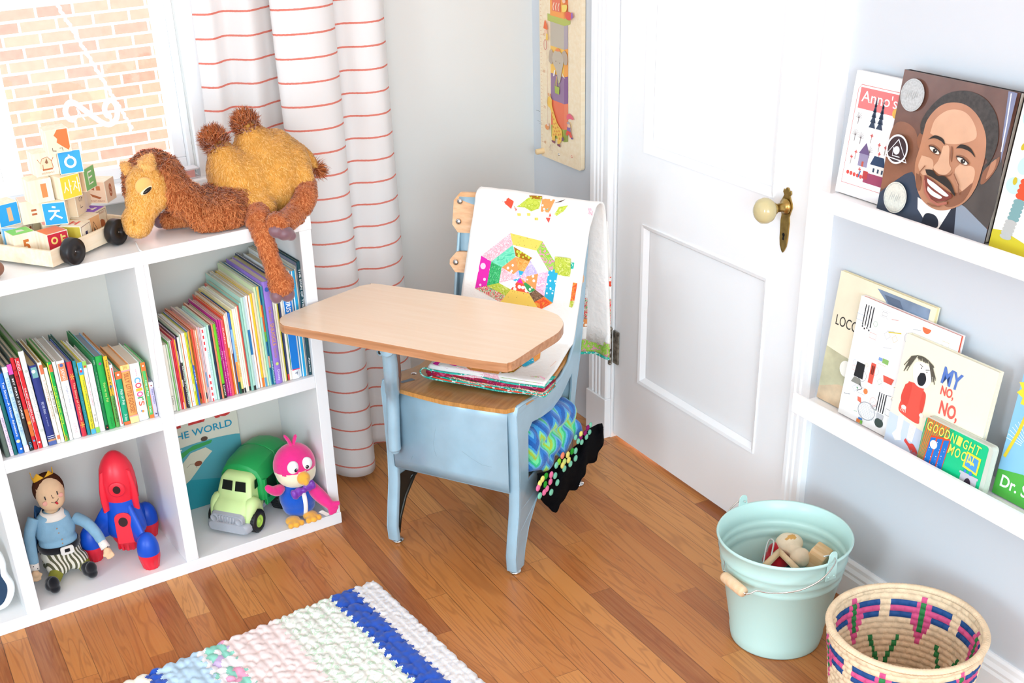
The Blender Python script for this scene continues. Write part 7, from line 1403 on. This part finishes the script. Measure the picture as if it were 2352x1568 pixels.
q.b.inputs['Roughness'].default_value = .95; q.b.inputs['Sheen Weight'].default_value = .4; q.bump(nz2.outputs[0], .5, .003); zz_ = q.m
afg = empty('crochet_blanket', DESK @ Matrix.Translation((.17, .2, .22)), 'blue and green zigzag blanket with black flowered edge stuffed in the desk', 'blanket')
b = M(DESK)
for (y, z, ry, rz, x) in ((.10, .285, .030, .050, .150), (.14, .300, .040, .036, .152), (.19, .305, .045, .032, .152), (.235, .300, .045, .034, .154), (.28, .285, .035, .038, .154), (.12, .245, .045, .032, .158), (.18, .255, .05, .034, .160), (.24, .245, .05, .034, .162), (.295, .240, .035, .030, .162), (.14, .225, .05, .022, .160), (.22, .225, .05, .022, .160)):
    b.ball((x - .012, y, z - .004), (.042, ry, rz))
f = fuse(b, [zz_], .004, 3, disp=lambda p: .004 * noise.noise(p * 38)); DI = DESK.inverted()
for v in f.v:
    q_ = DI @ v
    if q_.x < .181:
        q_.z = min(max(q_.z, .2225), .329); q_.y = min(max(q_.y, .074), .305)
    v.xyz = DESK @ q_
zb_ = build('zigzag_blanket', f, afg, F=DESK)
blk2 = mat('black_crochet', '#0f0f12', .98, .05, bump=.8, bscale=260)
TOPE = [(1234, 1090), (1262, 1078), (1290, 1052), (1318, 1028), (1342, 1000), (1360, 980), (1384, 974)]; BOTE = [(1240, 1142), (1256, 1158), (1272, 1172), (1286, 1152), (1300, 1128), (1322, 1118), (1338, 1090), (1344, 1066), (1366, 1052), (1380, 1020), (1383, 992)]
def skirt(u, v):
    t = bez([(x, y, 0) for x, y in TOPE], 40)[int(u * 40)]; m = bez([(x, y, 0) for x, y in BOTE], 40)[int(u * 40)]; scal = 5 * abs(sin(u * 22)) * v; uu, vv = t[0] + (m[0] - t[0]) * v + scal * .5, t[1] + (m[1] - t[1]) * v + scal
    return D(uu, vv, 0, .180 + .016 * sin(pi * min(1, v * 1.1)) + .006 * sin(u * 19 + v * 3))
b = M(DESK).mat(blk2).grid(lambda u, v: skirt(u, v), 41, 16); build('black_edge', b, afg, solid=.006, label='scalloped black crochet edge')
def flower(cl, r_=.0088, nm='crochet_flower'):
    b = M(DESK)
    for col, u, v in cl: b.mat(mat('yarn_' + col[1:], col, .95, .1, bump=.5, bscale=500)); c = D(u, v, 0, .203); b.ball(c, (.0035, r_, r_ * .9), nu=12, nv=8)
    build(nm, b, afg)
mn, pkk, yl, gr, vi = '#7fc8a8', '#f07aa4', '#efe07a', '#2f9a2f', '#8a1f66'
flower([(mn, 1275, 1092), (mn, 1280, 1108), (pkk, 1266, 1090), (gr, 1254, 1093), (yl, 1246, 1100), (pkk, 1264, 1106), (gr, 1252, 1112), (pkk, 1256, 1122), (pkk, 1250, 1130), (mn, 1266, 1130), (mn, 1240, 1138), (yl, 1240, 1110), (pkk, 1236, 1120)])
flower([(mn, 1322, 1035), (mn, 1322, 1052), (mn, 1310, 1065), (mn, 1296, 1076), (mn, 1278, 1068), (gr, 1314, 1036), (yl, 1304, 1044), ('#f0886a', 1292, 1046), (yl, 1306, 1056), ('#c8de7a', 1296, 1060), ('#8ad03a', 1284, 1060), (yl, 1292, 1068)])
flower([(mn, 1356, 976), (vi, 1350, 982), (mn, 1354, 992), (vi, 1344, 994), (mn, 1347, 1003), (yl, 1334, 996), (vi, 1334, 1004), (mn, 1336, 1015), (mn, 1328, 1013), (mn, 1322, 1004)], .0075)
# ================================================================ BUCKET OF TOYS
BKC = Matrix.Translation((-.2086, -1.355, 0)); mintm = mat('mint_enamel', '#bfe2db', .35, .5, coat=.2); bucket = empty('bucket', BKC, 'mint green metal bucket with wooden handle grip full of small toys', 'bucket')
def rb(z): return .0893 + .0400 * (z - .004) / .239
prof = [(rb(0) - .002, .001), (rb(0) + .0015, .001), (rb(0) + .0022, .004), (rb(.02) + .0022, .024), (rb(.026), .027)]
for z0_ in (.165, .185, .203): prof += [(rb(z0_ - .004), z0_ - .004), (rb(z0_) + .0022, z0_), (rb(z0_ + .004), z0_ + .004)]
prof += [(rb(.236), .236), (rb(.24) + .0025, .2385), (rb(.243) + .003, .2425), (rb(.245) + .001, .2460), (rb(.243) - .0015, .2440)]
for z0_ in (.203, .185, .165): prof += [(rb(z0_ + .004) - .0015, z0_ + .004), (rb(z0_) + .0007, z0_), (rb(z0_ - .004) - .0015, z0_ - .004)]
prof += [(rb(.012) - .0015, .012), (.02, .0115), (.0001, .0115)]
b = M(BKC).mat(mintm).lathe(prof, 72); body_ = build('pail', b, bucket)
EA = [Vector((-.2100, -1.2255, .243)), Vector((-.2020, -1.4850, .243))]
ax_ = (EA[1] - EA[0]).normalized(); hz = Vector((-.99954, -.0302, 0))
for e, s in ((EA[0], 1), (EA[1], -1)):
    o_ = ax_ * (-s); F_ = Matrix(((hz.x, 0, o_.x, e.x), (hz.y, 0, o_.y, e.y), (0, 1, 0, .243), (0, 0, 0, 1)))
    b = M(F_).mat(mintm); P = [(.0125, -.038), (.0115, .0), (.0095, .012)] + [(.0095 * cos(a), .016 + .0095 * sin(a)) for a in [pi * k / 8 for k in range(9)]] + [(-.0115, .0), (-.0125, -.038)]
    b.prism(P, -.0005, .0015); 
    for x, y in ((-.007, -.030), (.007, -.030), (0, -.012)): b.ball((x, y, .0018), (.0024, .0024, .0014), nu=10, nv=6)
    if s < 0:
        b.fr(F_ @ Matrix.Translation((0, 0, .0012)))
    build('ear', b, bucket)
tl_ = radians(27); dd = hz * cos(tl_) - Vector((0, 0, 1)) * sin(tl_); nn = ax_.cross(dd); mid_ = (EA[0] + EA[1]) / 2 + Vector((0, 0, .013))
def HP(u, v): d = ray(u, v); return CAM + d * (nn.dot(mid_ - CAM) / nn.dot(d))
wire = mat('steel_wire', '#d6d6d2', .25, .5, 1)
b = M().mat(wire); w1 = [EA[0] + Vector((.001, -.006, .012)), EA[0] + Vector((-.004, .006, .011))] + [HP(*q_) for q_ in ((1676, 1170), (1657, 1205), (1651, 1240), (1656, 1268), (1665, 1290), (1663, 1312))]
b.tube(bez(w1, 50), .0016, 8); w2 = [HP(*q_) for q_ in ((1712, 1364), (1724, 1362), (1738, 1356), (1760, 1360), (1795, 1361), (1840, 1354), (1880, 1335), (1905, 1312))] + [EA[1] + Vector((.0, -.008, .009)), EA[1] + Vector((0, .006, .013)), EA[1] + Vector((-.012, .012, .012))]
b.tube(bez(w2, 50), .0016, 8); g0, g1 = HP(1662, 1322), HP(1709, 1361); b.cyl(w1[-1], w2[0], .0016, n=8); hw_ = build('wire_handle', b, bucket); b = M().mat(wood('grip_wood', '#e6bd92', '#ecc79f', '#f0d2b0', axis=0, rough=.5)); dv_ = (g1 - g0); 
b.tube([g0, g0 + dv_ * .01, g0 + dv_ * .08, g0 + dv_ * .5, g0 + dv_ * .92, g0 + dv_ * .99, g1], [.0001, .0095, .0108, .0112, .0108, .0095, .0001], 24); build('grip', b, hw_, label='round wooden grip')
BK = lambda u, v, z: onax(u, v, 2, z)
b = M(BKC); b.ball((0, 0, .07), (.082, .082, .058)); b.ball((.02, .01, .115), (.07, .065, .03)); f = fuse(b, [mat('teal_toy_cloth', '#2f6f86', .9, .1, vary=.2, bump=.3)], .006, 2, disp=lambda p: .006 * noise.noise(p * 25)); cb = thing('toy_cloth', f, 'dark teal cloth filling the bucket below the other toys', 'cloth', F=BKC @ Matrix.Translation((0, 0, .0125)))
p_ = BK(1784, 1284, .155); FR_ = Matrix.Translation(p_) @ Matrix.Rotation(radians(20), 4, 'Z'); b = M(FR_); b.ball((0, 0, .0), (.034, .028, .018)); b.ball((.008, .012, .014), (.016, .014, .016)); f = fuse(b, [mat('red_felt', '#b3202c', .95, .1, sheen=.4)], .003, 2, disp=lambda p: .002 * noise.noise(p * 60)); thing('red_pouch', f, 'small red felt pouch in the bucket', 'pouch', F=FR_)
b = M().mat(wire); b.tube(bez([BK(1753, 1296, .170), BK(1759, 1262, .184), BK(1765, 1242, .192), BK(1773, 1238, .193), BK(1777, 1246, .191), BK(1773, 1270, .181), BK(1769, 1288, .173)], 40), .0018, 8); thing('metal_clip', b, 'bent silver wire clip sticking up from the red pouch in the bucket', 'clip', F=at(*BK(1764, 1290, .165)))
pm_ = wood('frame_pine', '#e3c79a', '#e9d0a8', '#eed9b6', axis=0, rough=.6); A_, B_2, C_2 = BK(1790, 1266, .178), BK(1756, 1300, .172), BK(1830, 1306, .172)
b = M().mat(pm_)
for p0, p1 in ((A_, B_2), (A_, C_2)): b.tube([p0, p1], [.008, .008], 4, flat=1.1)
thing('wood_frame', b, 'corner of a small pale wooden frame near the bucket front', 'wooden toy', F=at(*A_))
b = M(); c1, c2 = BK(1812, 1248, .178), BK(1838, 1280, .172); b.ball(c1, (.030, .026, .022)); b.ball(c2, (.022, .019, .020)); b.ball((c1 + c2) / 2, (.018, .016, .014)); f = fuse(b, [mat('cream_sock', '#e4d3b8', .9, .1, vary=.06, bump=.3), mat('tan_sock', '#cf9f5c', .9, .1)], .003, 3, pick=lambda p: 1 if noise.noise(p * 30) > .38 else 0, disp=lambda p: .0022 * noise.noise(p * 45)); thing('cloth_toy', f, 'cream and tan stuffed cloth toy in the middle of the bucket', 'plush toy', F=at(*((c1 + c2) / 2)))
pA = BK(1880, 1280, .168); FW = Matrix.Translation(pA) @ Matrix.Rotation(radians(25), 4, 'Z') @ Matrix.Rotation(radians(-70), 4, 'X'); b = M(FW).mat(wood('toy_ash', '#dcae78', '#e6c090', '#efd2ab', axis=2, rough=.5, scale=.8))
P = rrect(-.024, -.024, .024, .026, .012, 6); b.prism(P, -.016, .018); wt_ = thing('wooden_toy', b, 'rounded ash wood toy with a dark hole at the right side of the bucket', 'wooden toy', F=FW, bevel=.003)
b = M(FW @ Matrix.Translation((.0245, .008, .004)) @ Matrix.Rotation(radians(90), 4, 'Y')).mat(C_('#14110f', .8)).disc(0, 0, .008, .0004, ry=.011); build('hole', b, wt_)
# ================================================================ WOVEN BASKET
KC = Matrix.Translation((-.222, -1.700, 0)); bz = .232; BR = .1315
palm = mat('palm_straw', '#ead2b0', .75, .2, vary=.12, vscale=45, bump=.35, bscale=400); pb_ = mat('indigo_straw', '#234f8c', .6, .25, vary=.2); pp_ = mat('pink_straw', '#d8588c', .6, .25, vary=.15); pg_ = mat('green_straw', '#2f8048', .6, .25, vary=.15)
def rbk(z): return .100 + (BR - .100) * min(1, z / bz) ** .8
NR, NA = 19, 240; rh = bz / NR
def bpat(row, k):
    s_ = k / NA * 6; f_ = s_ % 1; d = abs(f_ - .5); r_ = row
    fl_ = {2: .045, 3: .10, 4: .14, 5: .15, 6: .13, 7: .10, 8: .06, 9: .03}
    if r_ in fl_ and d < fl_[r_]:
        return 3 if d < .045 and 3 <= r_ <= 7 else 2
    if r_ in (3, 5) and .08 < f_ < .93: return 1
    if r_ == 4 and .08 < f_ < .93: return 2
    if 9 <= r_ <= 15 and abs(((f_ + .5) % 1) - .5) - (15 - r_) * .035 < .035 and abs(((f_ + .5) % 1) - .5) - (15 - r_) * .035 > -.035: return 3
    if r_ >= 17 and (k // 9) % 4 == 0: return 1
    return 0
def wallgrid(b, sgn):
    sub = 5
    vs = []; rowsn = NR * sub + 1
    for j in range(rowsn):
        z = bz - j / sub * rh; row = j // sub; ph = (j % sub) / sub
        for k in range(NA):
            a = 2 * pi * k / NA; st = (k + (row % 2) * 3 + row) % 6; bump_ = .0031 * math.sqrt(max(0, sin(pi * ph))) * (1 - .95 * (1 if st == 0 else 0)) * (1 + .12 * sin(k * 1.7 + row))
            r_ = rbk(z) + sgn * (.0015 + bump_) + .0012 * sin(2 * a + 1); vs.append((r_ * cos(a), r_ * sin(a), z))
    n0_ = len(b.v); b.v += [KC @ Vector(p) for p in vs]
    for j in range(rowsn - 1):
        for k in range(NA):
            f_ = [n0_ + j * NA + k, n0_ + (j + 1) * NA + k, n0_ + (j + 1) * NA + (k + 1) % NA, n0_ + j * NA + (k + 1) % NA]
            b.f.append(f_ if sgn > 0 else f_[::-1]); b.fm.append(bpat(j // sub + 1, k)); b.fs.append(True)
b = M(KC)
for m_ in (palm, pb_, pp_, pg_): b.mat(m_)
wallgrid(b, 1); wallgrid(b, -1); b.mat(palm); b.lathe([(.0001, .006), (.05, .006), (.101, .004)], 48); b.lathe([(.103, .001), (.0001, .001)], 48)
basket = thing('woven_basket', b, 'round woven straw basket with pink, blue and green flower pattern by the wall', 'basket', F=KC)
b = M(KC).mat(palm)
def rimf(u, v):
    a = u * 2 * pi; t = v * 2 * pi; k = u * 150; rr_ = .0062 + .0007 * abs(sin(pi * k)) + .0005 * sin(a * 5); return ((BR + .0012 * sin(2 * a + 1) + rr_ * cos(t)) * cos(a), (BR + .0012 * sin(2 * a + 1) + rr_ * cos(t)) * sin(a), bz + .003 + rr_ * .85 * sin(t) + .0018 * sin(a * 2 + 2))
b.grid(rimf, 450, 9, closed_u=True); build('rim', b, basket)
# ================================================================ RUG
RO = Vector((-.852, -.748)); ux = Vector((-.9815, -.160)); uy = Vector((.095, -.9955))
def ridx(x):
    for k, (a, c) in enumerate(((.062, 0), (.119, 1), (.258, 2), (.385, 3), (.445, 4), (.535, 5), (.560, 1), (9, 6))):
        if x < a: return c
rm = [swirl('speckled_white_rag', '#e9e5e4', '#efece9', '#dfe4ee', 120), mat('royal_blue_rag', '#2350b4', .95, .1, sheen=.3, vary=.12, vscale=60), swirl('mint_white_rag', '#eef1e8', '#f1f3ed', '#cfe4cd', 45), mat('blush_rag', '#f3e2df', .95, .1, vary=.04), mat('multi_rag', '#f0eef0', .95), mat('sky_rag', '#bcd7ea', .95, .1, vary=.06), mat('cream_rag', '#efe8d9', .95, .1, vary=.05), mat('aqua_rag', '#8fd3c0', .95), mat('lilac_rag', '#c9b3dc', .95), mat('pink_rag', '#eaa6c2', .95)]
b = M()
for m_ in rm: b.mat(m_)
st = .0036; NX, NY = int(.86 / st), int(.72 / st); cells = {}
rg = random.Random(9)
def knot(i, j):
    if (i, j) not in cells: cells[(i, j)] = (rg.uniform(-.25, .25), rg.uniform(-.3, .3), rg.uniform(.75, 1.15), rg.random(), rg.uniform(-.6, .6))
    return cells[(i, j)]
PX1, PY1 = .0155, .0225
def hgt(x, y):
    small = x < .062; px1 = PX1 * (.62 if small else 1); py1 = PY1 * (.5 if small else 1)
    i0, j0 = int(x // px1), int(y // py1); best = 0; bid = None
    for i in (i0 - 1, i0, i0 + 1):
        for j in (j0 - 1, j0, j0 + 1):
            kx, ky, s_, c_, rot = knot(i, j + (1000 if small else 0)); cx_ = (i + .5 + kx) * px1; cy_ = (j + .5 + ky + (.5 if i % 2 else 0)) * py1
            dx, dy = x - cx_, y - cy_; r_ = rot + (.5 if i % 2 else -.5); a_ = (dx * cos(r_) + dy * sin(r_)) / (px1 * .62 * s_); b_ = (-dx * sin(r_) + dy * cos(r_)) / (py1 * .72 * s_); d2 = a_ * a_ + b_ * b_
            h_ = math.sqrt(max(0, 1 - d2 * .75)) if d2 < 1.33 else 0
            if h_ > best: best = h_; bid = (i, j, c_)
    groove = .5 + .5 * math.sqrt(abs(sin(pi * x / (.031 if not small else .02)))) 
    return best * groove * (.0105 if not small else .007), bid
HT = [[hgt(i * st, j * st) for i in range(NX)] for j in range(NY)]
vs = []
for j in range(NY):
    for i in range(NX):
        x, y = i * st, j * st; ed = min(1, (x + .002) / .008, (y + .002) / .008); wob_x = .004 * sin(y * 140) * (1 if i < 3 else 0); p = RO + ux * (x + wob_x * 0) + uy * y
        yo = .0045 * sin(x * 205) * math.exp(-y / .012); xo = .003 * sin(y * 160) * math.exp(-x / .012); p = p + uy * yo + ux * xo
        vs.append((p.x, p.y, .0035 * ed + (HT[j][i][0] * .9 + .004) * ed * ed))
n0_ = len(b.v); b.v += [Vector(p) for p in vs]
for j in range(NY - 1):
    for i in range(NX - 1):
        b.f.append([n0_ + j * NX + i, n0_ + j * NX + i + 1, n0_ + (j + 1) * NX + i + 1, n0_ + (j + 1) * NX + i]); b.fs.append(True)
        c = ridx(i * st + .0055 * sin(j * st * 260)); bid = HT[j][i][1]
        if c == 4 and bid: c = (4, 7, 8, 4, 9, 7, 4, 4)[int(bid[2] * 8) % 8]
        b.fm.append(c)
# winding faces down? fix
a_, c_, d_ = b.v[b.f[0][0]], b.v[b.f[0][1]], b.v[b.f[0][2]]
if (c_ - a_).cross(d_ - c_).z < 0: b.f = [f_[::-1] for f_ in b.f]
thing('rag_rug', b, 'chunky crocheted rag rug with white, blue, mint, pink and sky stripes on the floor', 'rug', F=at(RO.x - .3, RO.y - .3, 0))
